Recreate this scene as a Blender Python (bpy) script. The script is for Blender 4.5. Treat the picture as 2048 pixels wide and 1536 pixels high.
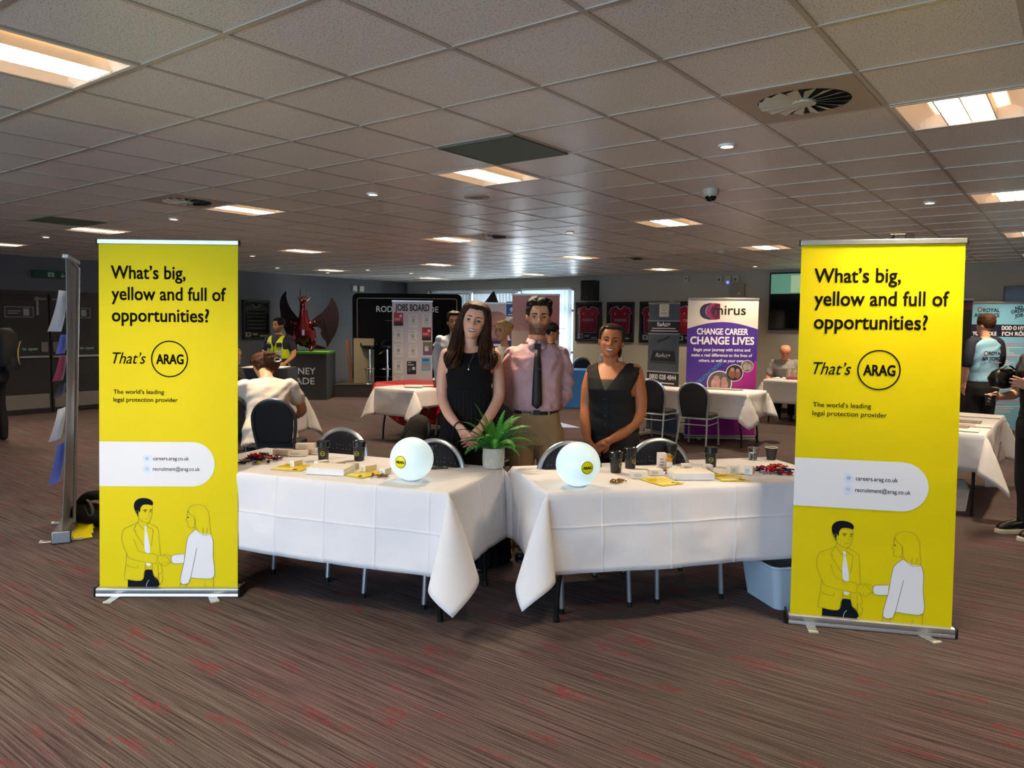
import bpy, bmesh, math, random
from math import sin, cos, pi, radians, sqrt, exp, atan2
from mathutils import Vector, Matrix, noise as mnoise

SC = bpy.context.scene
COL = SC.collection
for _o in list(bpy.data.objects):
    bpy.data.objects.remove(_o)
random.seed(7)

# ---------------------------------------------------------------- camera, world, light, exposure
EYE = 1.63
YAW, PITCH, ROLL = radians(36.955), radians(4.4936), radians(-0.591)
CEIL = 2.70
RIGHT = Vector((cos(YAW), sin(YAW), 0)); FWD = Vector((-sin(YAW), cos(YAW), 0)); UPV = Vector((0, 0, 1))
_view = FWD * cos(PITCH) - UPV * sin(PITCH)
_up = FWD * sin(PITCH) + UPV * cos(PITCH)
_cx = RIGHT * cos(ROLL) - _up * sin(ROLL)
_cy = RIGHT * sin(ROLL) + _up * cos(ROLL)
cam = bpy.data.cameras.new('camera'); cam.sensor_width = 36; cam.lens = 1522.8 / 2048 * 36
cam.clip_start = .05; cam.clip_end = 200
cam_o = bpy.data.objects.new('camera', cam); COL.objects.link(cam_o)
cam_o.matrix_world = Matrix(((_cx.x, _cy.x, -_view.x, 0), (_cx.y, _cy.y, -_view.y, 0), (_cx.z, _cy.z, -_view.z, EYE), (0, 0, 0, 1)))
SC.camera = cam_o
SC.view_settings.view_transform = 'Standard'; SC.view_settings.look = 'None'
SC.view_settings.gamma = 1; SC.view_settings.exposure = 0.0; SC.view_settings.use_curve_mapping = False
try:
    SC.cycles.use_denoising = True
    SC.cycles.max_bounces = 8; SC.cycles.diffuse_bounces = 4; SC.cycles.glossy_bounces = 3
    SC.cycles.transmission_bounces = 6; SC.cycles.transparent_max_bounces = 12
    SC.cycles.sample_clamp_indirect = 6; SC.cycles.caustics_reflective = False; SC.cycles.caustics_refractive = False
except Exception:
    pass
wd = bpy.data.worlds.new('sky'); SC.world = wd; wd.use_nodes = True
_bg = wd.node_tree.nodes['Background']; _bg.inputs[0].default_value = (.74, .88, 1, 1); _bg.inputs[1].default_value = 2.6

def daylight(name, loc, rot, sx, sy, watts, col):
    l = bpy.data.lights.new(name, 'AREA'); l.shape = 'RECTANGLE'; l.size = sx; l.size_y = sy; l.energy = watts; l.color = col
    o = bpy.data.objects.new(name, l); COL.objects.link(o); o.location = loc; o.rotation_euler = rot
    return o
WX, WY, EX, NY = -14.5, 14.6, 5.0, -5.0        # left wall, window wall, right wall, wall behind the camera
daylight('window_daylight', (-2.6, NY + .05, 1.4), (radians(90), 0, 0), 8.6, 2.2, 410, (.53, .75, 1))
daylight('window_daylight', (-11.5, WY + .5, 1.35), (radians(-90), 0, 0), 4.4, 2.3, 680, (.82, .92, 1))

# ---------------------------------------------------------------- helpers
def W(lat, fwd, z=0.0):
    p = RIGHT * lat + FWD * fwd
    return Vector((p.x, p.y, z))

def lin(h):
    h = h.lstrip('#'); out = []
    for i in (0, 2, 4):
        c = int(h[i:i + 2], 16) / 255
        out.append(c / 12.92 if c <= .04045 else ((c + .055) / 1.055) ** 2.4)
    return tuple(out)

MATS = {}
def mk(name, col, rough=.6, metal=0, spec=.5, em=0, emcol=None, nz=(6, .06), bump=None, trans=0, attr=None, ior=1.45, sheen=0, coat=0, sss=0):
    if name in MATS: return MATS[name]
    if isinstance(col, str): col = lin(col)
    m = bpy.data.materials.new(name); m.use_nodes = True; nt = m.node_tree; N = nt.nodes; L = nt.links
    b = N['Principled BSDF']; b.inputs['Roughness'].default_value = rough; b.inputs['Metallic'].default_value = metal
    b.inputs['Specular IOR Level'].default_value = spec; b.inputs['Base Color'].default_value = (*col, 1); b.inputs['IOR'].default_value = ior
    if trans: b.inputs['Transmission Weight'].default_value = trans
    if sheen: b.inputs['Sheen Weight'].default_value = sheen
    if coat: b.inputs['Coat Weight'].default_value = coat
    if em:
        b.inputs['Emission Color'].default_value = (*(emcol or col), 1); b.inputs['Emission Strength'].default_value = em
    tc = N.new('ShaderNodeTexCoord')
    if nz and not em:
        n = N.new('ShaderNodeTexNoise'); n.inputs['Scale'].default_value = nz[0]; n.inputs['Detail'].default_value = 3
        L.new(tc.outputs['Object'], n.inputs['Vector'])
        r = N.new('ShaderNodeMapRange'); r.inputs['To Min'].default_value = 1 - nz[1] * 2; r.inputs['To Max'].default_value = 1 + nz[1] * 2
        L.new(n.outputs['Fac'], r.inputs['Value'])
        mx = N.new('ShaderNodeVectorMath'); mx.operation = 'SCALE'; L.new(r.outputs[0], mx.inputs['Scale'])
        if attr:
            a = N.new('ShaderNodeAttribute'); a.attribute_name = attr; L.new(a.outputs['Color'], mx.inputs[0])
        else:
            mx.inputs[0].default_value = col
        L.new(mx.outputs[0], b.inputs['Base Color'])
    if bump:
        n2 = N.new('ShaderNodeTexNoise'); n2.inputs['Scale'].default_value = bump[0]; n2.inputs['Detail'].default_value = 4
        L.new(tc.outputs['Object'], n2.inputs['Vector'])
        bp = N.new('ShaderNodeBump'); bp.inputs['Strength'].default_value = bump[1]; bp.inputs['Distance'].default_value = bump[2] if len(bump) > 2 else .01
        L.new(n2.outputs['Fac'], bp.inputs['Height']); L.new(bp.outputs[0], b.inputs['Normal'])
    MATS[name] = m
    return m

TXT = {}
def text_geo(s, shear=0.0, sp=1.0):
    k = (s, shear, sp)
    if k not in TXT:
        c = bpy.data.curves.new('lettering', 'FONT'); c.body = s; c.size = 1; c.shear = shear; c.space_character = sp; c.resolution_u = 3
        o = bpy.data.objects.new('lettering', c); COL.objects.link(o)
        bpy.context.view_layer.update()
        dg = bpy.context.evaluated_depsgraph_get()
        me = bpy.data.meshes.new_from_object(o.evaluated_get(dg))
        vs = [(v.co.x, v.co.y) for v in me.vertices]; fs = [tuple(p.vertices) for p in me.polygons]
        bpy.data.objects.remove(o); bpy.data.curves.remove(c); bpy.data.meshes.remove(me)
        TXT[k] = (vs, fs)
    return TXT[k]
CAPH = None

class MB:
    """collects shapes into one mesh"""
    def __init__(s): s.v = []; s.f = []; s.mi = []; s.mats = []; s.M = Matrix.Identity(4); s.cols = None
    def mat(s, m):
        if m not in s.mats: s.mats.append(m)
        return s.mats.index(m)
    def add(s, vs, fs, m):
        o = len(s.v); k = s.mat(m)
        s.v += [s.M @ Vector(p) for p in vs]
        s.f += [tuple(i + o for i in f) for f in fs]; s.mi += [k] * len(fs)
        return s
    def box(s, x0, x1, y0, y1, z0, z1, m):
        return s.add([(x0, y0, z0), (x1, y0, z0), (x1, y1, z0), (x0, y1, z0), (x0, y0, z1), (x1, y0, z1), (x1, y1, z1), (x0, y1, z1)],
                     [(0, 3, 2, 1), (4, 5, 6, 7), (0, 1, 5, 4), (1, 2, 6, 5), (2, 3, 7, 6), (3, 0, 4, 7)], m)
    def tube(s, pts, r, m, n=8, closed=False, caps=True, flat=1.0, up=None):
        pts = [Vector(p) for p in pts]; K = len(pts); rs = r if isinstance(r, (list, tuple)) else [r] * K
        vs = []; fs = []; nrm = None
        for i, p in enumerate(pts):
            a = pts[(i - 1) % K] if (i > 0 or closed) else p
            b = pts[(i + 1) % K] if (i < K - 1 or closed) else p
            t = (b - a)
            t = t.normalized() if t.length > 1e-9 else Vector((0, 0, 1))
            if nrm is None:
                ref = Vector(up) if up else (Vector((0, 0, 1)) if abs(t.z) < .9 else Vector((1, 0, 0)))
                nrm = (ref - t * ref.dot(t)).normalized()
            else:
                nrm = (nrm - t * nrm.dot(t)); nrm = nrm.normalized() if nrm.length > 1e-6 else t.orthogonal().normalized()
            bi = t.cross(nrm)
            for k in range(n):
                a_ = 2 * pi * k / n
                vs.append(p + bi * cos(a_) * rs[i] + nrm * sin(a_) * rs[i] * flat)
        R = K if closed else K - 1
        for i in range(R):
            j = (i + 1) % K
            for k in range(n):
                fs.append((i * n + k, i * n + (k + 1) % n, j * n + (k + 1) % n, j * n + k))
        if caps and not closed:
            fs.append(tuple(range(n - 1, -1, -1))); fs.append(tuple((K - 1) * n + k for k in range(n)))
        return s.add(vs, fs, m)
    def cyl(s, p, q, r, m, r2=None, n=16): return s.tube([p, q], [r, r if r2 is None else r2], m, n)
    def lathe(s, prof, m, c=(0, 0, 0), n=28):
        c = Vector(c); vs = []; fs = []
        for r, z in prof:
            for k in range(n): vs.append((c.x + r * cos(2 * pi * k / n), c.y + r * sin(2 * pi * k / n), c.z + z))
        for i in range(len(prof) - 1):
            for k in range(n): fs.append((i * n + k, i * n + (k + 1) % n, (i + 1) * n + (k + 1) % n, (i + 1) * n + k))
        if prof[0][0] > 1e-6: fs.append(tuple(range(n - 1, -1, -1)))
        if prof[-1][0] > 1e-6: fs.append(tuple((len(prof) - 1) * n + k for k in range(n)))
        return s.add(vs, fs, m)
    def ell(s, c, r, m, nu=20, nv=12):
        c = Vector(c); r = (r, r, r) if not isinstance(r, (tuple, list)) else r
        vs = []; fs = []
        for i in range(nv + 1):
            a = -pi / 2 + pi * i / nv
            for k in range(nu): vs.append((c.x + r[0] * cos(a) * cos(2 * pi * k / nu), c.y + r[1] * cos(a) * sin(2 * pi * k / nu), c.z + r[2] * sin(a)))
        for i in range(nv):
            for k in range(nu): fs.append((i * nu + k, i * nu + (k + 1) % nu, (i + 1) * nu + (k + 1) % nu, (i + 1) * nu + k))
        return s.add(vs, fs, m)
    def flat(s, pts, m, y=0.0):
        """2-D outline (x, z) laid in the plane y, facing -y"""
        a = sum(pts[i][0] * pts[(i + 1) % len(pts)][1] - pts[(i + 1) % len(pts)][0] * pts[i][1] for i in range(len(pts)))
        if a < 0: pts = pts[::-1]
        return s.add([(p[0], y, p[1]) for p in pts], [tuple(range(len(pts)))], m)
    def rect(s, x0, x1, z0, z1, m, y=0.0): return s.flat([(x0, z0), (x1, z0), (x1, z1), (x0, z1)], m, y)
    def disc(s, x, z, r, m, y=0.0, n=32, rz=None): return s.flat([(x + r * cos(2 * pi * k / n), z + (rz or r) * sin(2 * pi * k / n)) for k in range(n)], m, y)
    def ring(s, x, z, r, w, m, y=0.0, n=48, a0=0, a1=2 * pi):
        vs = []; fs = []
        full = abs(a1 - a0 - 2 * pi) < 1e-6; K = n if full else n + 1
        for k in range(K):
            a = a0 + (a1 - a0) * k / n
            for q in (r - w / 2, r + w / 2): vs.append((x + q * cos(a), y, z + q * sin(a)))
        for k in range(n):
            j = (k + 1) % K; fs.append((2 * k, 2 * k + 1, 2 * j + 1, 2 * j)[::-1])
        return s.add(vs, fs, m)
    def stroke(s, pts, w, m, y=0.0, closed=False):
        vs = []; fs = []; K = len(pts)
        for i, p in enumerate(pts):
            a = pts[i - 1] if (i > 0 or closed) else p; b = pts[(i + 1) % K] if (i < K - 1 or closed) else p
            dx, dz = b[0] - a[0], b[1] - a[1]; l = sqrt(dx * dx + dz * dz) or 1
            nx, nz = -dz / l * w / 2, dx / l * w / 2
            vs += [(p[0] + nx, y, p[1] + nz), (p[0] - nx, y, p[1] - nz)]
        for i in range(K if closed else K - 1):
            j = (i + 1) % K; fs.append((2 * i, 2 * i + 1, 2 * j + 1, 2 * j))
        return s.add(vs, fs, m)
    def text(s, t, x, z, cap, m, y=0.0, width=None, align='l', bold=0.0, shear=0.0, sp=1.0, ang=0.0):
        """lettering in the plane y facing -y; x, z the baseline start, cap the capital height"""
        vs, fs = text_geo(t, shear, sp)
        if not vs: return s
        k = cap / .685
        x0 = min(v[0] for v in vs); x1 = max(v[0] for v in vs); w = (x1 - x0) * k
        kx = k * (width / w) if width else k
        if width: w = width
        ox = x - (w / 2 if align == 'c' else w if align == 'r' else 0)
        offs = [(0, 0)] if not bold else [(-bold, -bold), (bold, -bold), (-bold, bold), (bold, bold), (bold, 0), (-bold, 0)]
        ca, sa = cos(ang), sin(ang)
        for i, (dx, dz) in enumerate(offs):
            P = []
            for v in vs:
                lx = ox - x + (v[0] - x0) * kx + dx * cap; lz = v[1] * k + dz * cap
                P.append((x + lx * ca - lz * sa, y - i * .00004, z + lx * sa + lz * ca))
            s.add(P, [f for f in fs], m)
        return s
    def obj(s, name, parent=None, smooth=True, ang=35, bevel=0, col=None, subsurf=0):
        me = bpy.data.meshes.new(name); me.from_pydata([tuple(p) for p in s.v], [], s.f)
        for m in s.mats: me.materials.append(m)
        me.polygons.foreach_set('material_index', s.mi)
        if smooth:
            me.polygons.foreach_set('use_smooth', [True] * len(me.polygons))
            try: me.set_sharp_from_angle(angle=radians(ang))
            except Exception: pass
        me.update()
        o = bpy.data.objects.new(name, me); COL.objects.link(o)
        if parent is not None: o.parent = parent
        if bevel:
            b = o.modifiers.new('bevel', 'BEVEL'); b.width = bevel; b.segments = 2; b.limit_method = 'ANGLE'
        if subsurf:
            b = o.modifiers.new('sub', 'SUBSURF'); b.levels = b.render_levels = subsurf
        return o

def tag(o, label, cat, group=None, kind=None):
    if label: o['label'] = label
    if cat: o['category'] = cat
    if group: o['group'] = group
    if kind: o['kind'] = kind
    return o
def thing(name, label, cat, loc=(0, 0, 0), rz=0.0, group=None):
    o = bpy.data.objects.new(name, None); o.empty_display_size = .1; COL.objects.link(o)
    o.location = loc; o.rotation_euler = (0, 0, rz)
    return tag(o, label, cat, group)
def struct(o): o['kind'] = 'structure'; return o
def copy_tree(o, parent=None):
    c = o.copy(); COL.objects.link(c)
    if parent is not None: c.parent = parent
    for ch in list(o.children): copy_tree(ch, c)
    return c
def dup(o, loc, rz, label, group=None, scale=None):
    c = copy_tree(o); c.location = loc; c.rotation_euler = (0, 0, rz); c['label'] = label
    if group: c['group'] = group
    if scale: c.scale = scale
    return c
def bez(p0, p1, p2, p3, n=10):
    p0, p1, p2, p3 = map(Vector, (p0, p1, p2, p3)); out = []
    for i in range(n + 1):
        t = i / n; out.append(p0 * (1 - t) ** 3 + p1 * 3 * t * (1 - t) ** 2 + p2 * 3 * t * t * (1 - t) + p3 * t ** 3)
    return out
def smooth_path(pts, n=6):
    pts = [Vector(p) for p in pts]; out = []
    for i in range(len(pts) - 1):
        a = pts[max(i - 1, 0)]; b = pts[i]; c = pts[i + 1]; d = pts[min(i + 2, len(pts) - 1)]
        for k in range(n):
            t = k / n
            out.append(.5 * ((2 * b) + (c - a) * t + (2 * a - 5 * b + 4 * c - d) * t * t + (3 * b - a - 3 * c + d) * t ** 3))
    out.append(pts[-1]); return out
FACE = YAW       # rotation that turns a thing's own -y towards the camera side

# common materials
M_white = mk('white_paint', '#e9e6df', .55)
M_alu = mk('brushed_aluminium', '#c9ccd0', .33, .9, nz=(40, .05))
M_chrome = mk('chrome', '#d6d8da', .12, 1)
M_silver = mk('silver_tube', '#aab2bc', .3, .75)
M_black = mk('black_plastic', '#101011', .38)
M_blackmat = mk('matt_black', '#0d0d0e', .7)
M_ink = mk('black_ink', '#15140f', .5)
M_paper = mk('white_paper', '#e8e6e2', .6)

# ---------------------------------------------------------------- floor
def carpet_mat():
    m = bpy.data.materials.new('striped_carpet'); m.use_nodes = True; nt = m.node_tree; N = nt.nodes; L = nt.links
    b = N['Principled BSDF']; b.inputs['Roughness'].default_value = .95; b.inputs['Specular IOR Level'].default_value = .12
    tc = N.new('ShaderNodeTexCoord')
    def mapped(sx, sy, off=(0, 0, 0)):
        mp = N.new('ShaderNodeMapping'); mp.inputs['Scale'].default_value = (sx, sy, 1); mp.inputs['Location'].default_value = off
        L.new(tc.outputs['Object'], mp.inputs['Vector']); return mp.outputs[0]
    def noise(vec, scale, det=2, rough=.5):
        n = N.new('ShaderNodeTexNoise'); n.inputs['Scale'].default_value = scale; n.inputs['Detail'].default_value = det; n.inputs['Roughness'].default_value = rough
        L.new(vec, n.inputs['Vector']); return n.outputs['Fac']
    def ramp(fac, stops):
        r = N.new('ShaderNodeValToRGB'); L.new(fac, r.inputs['Fac'])
        e = r.color_ramp.elements; e[0].position, e[0].color = stops[0][0], (*stops[0][1], 1); e[1].position, e[1].color = stops[-1][0], (*stops[-1][1], 1)
        for p, c in stops[1:-1]:
            q = e.new(p); q.color = (*c, 1)
        return r.outputs['Color']
    def mix(fac, a, c):
        x = N.new('ShaderNodeMix'); x.data_type = 'RGBA'
        if isinstance(fac, float): x.inputs[0].default_value = fac
        else: L.new(fac, x.inputs[0])
        for s, v in ((6, a), (7, c)):
            if isinstance(v, tuple): x.inputs[s].default_value = (*v, 1)
            else: L.new(v, x.inputs[s])
        return x.outputs[2]
    lines = ramp(noise(mapped(1.5, 105), 1, 3, .65), [(.33, (.027, .020, .021)), (.44, (.066, .053, .052)), (.56, (.100, .084, .080)), (.70, (.148, .129, .121))])
    pile = ramp(noise(mapped(260, 260), 1, 2), [(.3, (.45, .45, .45)), (.72, (1.5, 1.5, 1.5))])
    mul = N.new('ShaderNodeMix'); mul.data_type = 'RGBA'; mul.blend_type = 'MULTIPLY'; mul.inputs[0].default_value = .8
    L.new(lines, mul.inputs[6]); L.new(pile, mul.inputs[7])
    blot = ramp(noise(mapped(3.0, 8.5, (3, 1, 0)), 1, 3, .6), [(.575, (0, 0, 0)), (.67, (.85, .85, .85))])
    brk = ramp(noise(mapped(22, 60), 1, 2), [(.40, (0, 0, 0)), (.58, (1, 1, 1))])
    mm = N.new('ShaderNodeMix'); mm.data_type = 'RGBA'; mm.blend_type = 'MULTIPLY'; mm.inputs[0].default_value = 1
    L.new(blot, mm.inputs[6]); L.new(brk, mm.inputs[7])
    tint = ramp(noise(mapped(.7, 1.1, (9, 4, 0)), 1, 2), [(.40, (.98, .97, 1.0)), (.62, (1.08, .92, 1.04))])
    mt = N.new('ShaderNodeMix'); mt.data_type = 'RGBA'; mt.blend_type = 'MULTIPLY'; mt.inputs[0].default_value = 1
    L.new(mul.outputs[2], mt.inputs[6]); L.new(tint, mt.inputs[7])
    L.new(mix(mm.outputs[2], mt.outputs[2], (.15, .028, .034)), b.inputs['Base Color'])
    bp = N.new('ShaderNodeBump'); bp.inputs['Strength'].default_value = .35; bp.inputs['Distance'].default_value = .004
    L.new(pile, bp.inputs['Height']); L.new(bp.outputs[0], b.inputs['Normal'])
    return m
mb = MB(); mb.box(WX - .2, EX + .2, NY - .2, WY + .2, -.1, 0, carpet_mat()); struct(mb.obj('floor', smooth=False))

# ---------------------------------------------------------------- walls
M_wallL = mk('charcoal_wall_paint', '#545356', .75, nz=(1.5, .04))
M_wallB = mk('grey_wall_paint', '#a5a296', .75, nz=(1.5, .04))
mb = MB(); mb.box(WX - .2, WX, NY - .2, WY + .2, 0, CEIL + .3, M_wallL); struct(mb.obj('wall_left', smooth=False))
WIN = (-13.75, -9.25, .12, 2.46)
mb = MB()
mb.box(WX, WIN[0], WY, WY + .2, 0, CEIL + .3, M_wallB); mb.box(WIN[1], EX + .2, WY, WY + .2, 0, CEIL + .3, M_wallB)
mb.box(WIN[0], WIN[1], WY, WY + .2, WIN[3], CEIL + .3, M_wallB); mb.box(WIN[0], WIN[1], WY, WY + .2, 0, WIN[2], M_wallB)
struct(mb.obj('wall_back', smooth=False))
mb = MB(); mb.box(EX, EX + .2, NY - .2, WY, 0, CEIL + .3, M_wallB); struct(mb.obj('wall_right', smooth=False))
mb = MB(); mb.box(WX, -7, NY - .2, NY, 0, CEIL + .3, M_wallB); mb.box(1.8, EX, NY - .2, NY, 0, CEIL + .3, M_wallB)
mb.box(-7, 1.8, NY - .2, NY, 2.55, CEIL + .3, M_wallB); mb.box(-7, 1.8, NY - .2, NY, 0, .25, M_wallB)
struct(mb.obj('wall_front', smooth=False))
M_base = mk('dark_skirting', '#1c1b1b', .5)
mb = MB(); mb.box(WX, WX + .015, NY, WY, 0, .1, M_base); struct(mb.obj('baseboard_left', smooth=False))
mb = MB(); mb.box(WIN[1], EX, WY - .015, WY, 0, .1, M_base); struct(mb.obj('baseboard_back', smooth=False))

def glass_mat():
    m = bpy.data.materials.new('window_glass'); m.use_nodes = True; nt = m.node_tree; N = nt.nodes; L = nt.links
    for n in list(N): N.remove(n)
    o = N.new('ShaderNodeOutputMaterial'); t = N.new('ShaderNodeBsdfTransparent'); g = N.new('ShaderNodeBsdfGlossy'); g.inputs['Roughness'].default_value = .02
    t.inputs['Color'].default_value = (.96, .98, .98, 1)
    f = N.new('ShaderNodeFresnel'); f.inputs['IOR'].default_value = 1.45; x = N.new('ShaderNodeMixShader')
    L.new(f.outputs[0], x.inputs[0]); L.new(t.outputs[0], x.inputs[1]); L.new(g.outputs[0], x.inputs[2]); L.new(x.outputs[0], o.inputs[0])
    return m
M_glass = glass_mat()
M_frame = mk('grey_window_frame', '#6d7680', .4, .3)
def window(n, x0, x1, y, z0, z1, muls, rails, inward):
    r = thing('window_%d' % n, None, None, ((x0 + x1) / 2, y, z0)); r['kind'] = 'structure'
    w = (x1 - x0) / 2; h = z1 - z0; mb = MB()
    mb.box(-w, -w + .06, -.04, .04, 0, h, M_frame); mb.box(w - .06, w, -.04, .04, 0, h, M_frame)
    mb.box(-w, w, -.04, .04, 0, .06, M_frame); mb.box(-w, w, -.04, .04, h - .06, h, M_frame)
    for q in muls: mb.box(q - .05 - (x0 + x1) / 2, q + .05 - (x0 + x1) / 2, -.045, .045, 0, h, M_frame)
    for q in rails: mb.box(-w, w, -.035, .035, q - z0 - .03, q - z0 + .03, M_frame)
    mb.obj('window_frame', r, smooth=False)
    mb = MB(); mb.box(-w + .03, w - .03, -.004, .004, .03, h - .03, M_glass); mb.obj('pane', r, smooth=False)
    return r
window(1, WIN[0], WIN[1], WY + .1, WIN[2], WIN[3], [-12.2, -10.75], [1.0, 1.95], -1)
window(2, -7, 1.8, NY - .12, .25, 2.55, [-4.8, -2.6, -.4], [1.0], 1)

# vertical blinds in front of the window wall
M_slat = mk('blind_fabric', '#b9bec2', .8, trans=0); 
def slat_mat(lo, hi, nm):
    m = bpy.data.materials.new(nm); m.use_nodes = True; nt = m.node_tree; N = nt.nodes; L = nt.links
    b = N['Principled BSDF']; b.inputs['Base Color'].default_value = (.62, .66, .68, 1); b.inputs['Roughness'].default_value = .85
    tr = N.new('ShaderNodeBsdfTranslucent'); tr.inputs['Color'].default_value = (.72, .86, .95, 1)
    n = N.new('ShaderNodeTexNoise'); n.inputs['Scale'].default_value = 60; x = N.new('ShaderNodeMixShader'); mr = N.new('ShaderNodeMapRange')
    mr.inputs['To Min'].default_value = lo; mr.inputs['To Max'].default_value = hi
    L.new(n.outputs['Fac'], mr.inputs['Value']); L.new(mr.outputs[0], x.inputs[0]); L.new(b.outputs[0], x.inputs[1]); L.new(tr.outputs[0], x.inputs[2])
    L.new(x.outputs[0], N['Material Output'].inputs['Surface']); return m
M_blind = slat_mat(.015, .03, 'grey_blind_fabric'); M_blind2 = slat_mat(.13, .19, 'pale_blind_fabric')
def blind(x0, x1, z0, z1, turn, label, step=.1, M_blind=M_blind):
    r = thing('vertical_blind', label, 'blind', ((x0 + x1) / 2, WY - .07, z0)); w = (x1 - x0) / 2
    mb = MB(); mb.box(-w, w, -.025, .068, z1 - z0, z1 - z0 + .045, M_white); mb.obj('head_rail', r, smooth=False)
    mb = MB(); x = -w + .05
    while x < w:
        c, s_ = cos(turn) * .045, sin(turn) * .045
        mb.add([(x - c, -s_, .02), (x + c, s_, .02), (x + c, s_, z1 - z0), (x - c, -s_, z1 - z0)], [(0, 1, 2, 3)], M_blind); x += step
    mb.obj('slats', r, smooth=False)
blind(-13.72, -12.25, .16, 2.36, radians(14), 'vertical blind at the window behind the black stage panel')
blind(-12.15, -10.82, .16, 2.36, radians(52), 'vertical blind at the middle window above the white photo banner')
blind(-10.68, -9.3, .16, 2.42, radians(35), 'bright vertical blind at the window beside the loudspeaker', M_blind=M_blind2)

# ---------------------------------------------------------------- ceiling
T = .6
def TX(t): return T * (t - .390)
def TY(t): return T * (t - .1837)
def ceiling_mat():
    m = bpy.data.materials.new('mineral_fibre_tile'); m.use_nodes = True; nt = m.node_tree; N = nt.nodes; L = nt.links
    b = N['Principled BSDF']; b.inputs['Roughness'].default_value = .34; b.inputs['Specular IOR Level'].default_value = .45
    tc = N.new('ShaderNodeTexCoord')
    n = N.new('ShaderNodeTexNoise'); n.inputs['Scale'].default_value = 140; n.inputs['Detail'].default_value = 2; L.new(tc.outputs['Object'], n.inputs['Vector'])
    r = N.new('ShaderNodeValToRGB'); L.new(n.outputs['Fac'], r.inputs['Fac'])
    r.color_ramp.elements[0].position = .355; r.color_ramp.elements[0].color = (.30, .27, .23, 1)
    r.color_ramp.elements[1].position = .415; r.color_ramp.elements[1].color = (.78, .73, .66, 1)
    n2 = N.new('ShaderNodeTexNoise'); n2.inputs['Scale'].default_value = 420; L.new(tc.outputs['Object'], n2.inputs['Vector'])
    mr = N.new('ShaderNodeMapRange'); mr.inputs['To Min'].default_value = .86; mr.inputs['To Max'].default_value = 1.1; L.new(n2.outputs['Fac'], mr.inputs['Value'])
    vm = N.new('ShaderNodeVectorMath'); vm.operation = 'SCALE'; L.new(r.outputs['Color'], vm.inputs[0]); L.new(mr.outputs[0], vm.inputs['Scale'])
    L.new(vm.outputs[0], b.inputs['Base Color'])
    bp = N.new('ShaderNodeBump'); bp.inputs['Strength'].default_value = .25; bp.inputs['Distance'].default_value = .003; L.new(n.outputs['Fac'], bp.inputs['Height']); L.new(bp.outputs[0], b.inputs['Normal'])
    return m
M_tile = ceiling_mat()
M_tbar = mk('ceiling_grid_metal', '#b5ada1', .3, .2, nz=None)
M_tgap = mk('tile_edge_shadow_gap', '#66615a', .8)
LIGHTS = [(-6, 2), (-6, 7), (-11, 7), (-16, 7), (-21, 7), (-1, 7), (-1, 12), (-6, 12), (-11, 12), (-16, 12), (-21, 12), (-1, 17), (-6, 17), (-11, 17), (-16, 17), (-21, 17),
          (-6, 22), (-11, 22), (-16, 22), (-21, 22), (-1, 2), (4, 2), (-1, -3), (-6, -3), (-11, 2), (4, 7), (4, 12), (4, 17), (-1, 22)]
DIFF = [(-2, 6), (-11, 6), (-10, 12), (-10, 18)]
RET = [(-5, 6), (-15, 6)]
HOLES = set(LIGHTS)
mb = MB()
ix0, ix1, iy0, iy1 = int(WX / T + .39) - 1, int(EX / T + .39) + 1, int(NY / T) - 1, int(WY / T + .19) + 1
xs = lambda i: min(max(TX(i), WX), EX); ys = lambda j: min(max(TY(j), NY), WY)
for i in range(ix0, ix1 + 1):
    for j in range(iy0, iy1 + 1):
        a, b, c, d = xs(i), xs(i + 1), ys(j), ys(j + 1)
        if b - a < .01 or d - c < .01 or (i, j) in HOLES: continue
        e = .007
        mb.add([(a + e, c + e, CEIL), (a + e, d - e, CEIL), (b - e, d - e, CEIL), (b - e, c + e, CEIL)], [(0, 1, 2, 3)], M_tile)
        mb.add([(a, c, CEIL + .012), (a, d, CEIL + .012), (b, d, CEIL + .012), (b, c, CEIL + .012)], [(0, 1, 2, 3)], M_tgap)
        for (p, q, r_, s_) in ((a + e, c + e, b - e, c + e), (a + e, d - e, b - e, d - e), (a + e, c + e, a + e, d - e), (b - e, c + e, b - e, d - e)):
            mb.add([(p, q, CEIL), (r_, s_, CEIL), (r_, s_, CEIL + .012), (p, q, CEIL + .012)], [(0, 1, 2, 3)], M_tile)
g = .011
for i in range(ix0 + 1, ix1 + 1):
    if WX < TX(i) < EX: mb.box(TX(i) - g, TX(i) + g, NY, WY, CEIL - .004, CEIL + .004, M_tbar)
for j in range(iy0 + 1, iy1 + 1):
    if NY < TY(j) < WY: mb.box(WX, EX, TY(j) - g, TY(j) + g, CEIL - .0042, CEIL + .0042, M_tbar)
mb.box(WX - .2, EX + .2, NY - .2, WY + .2, CEIL + .28, CEIL + .32, M_tgap)
struct(mb.obj('ceiling', smooth=False))

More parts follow.
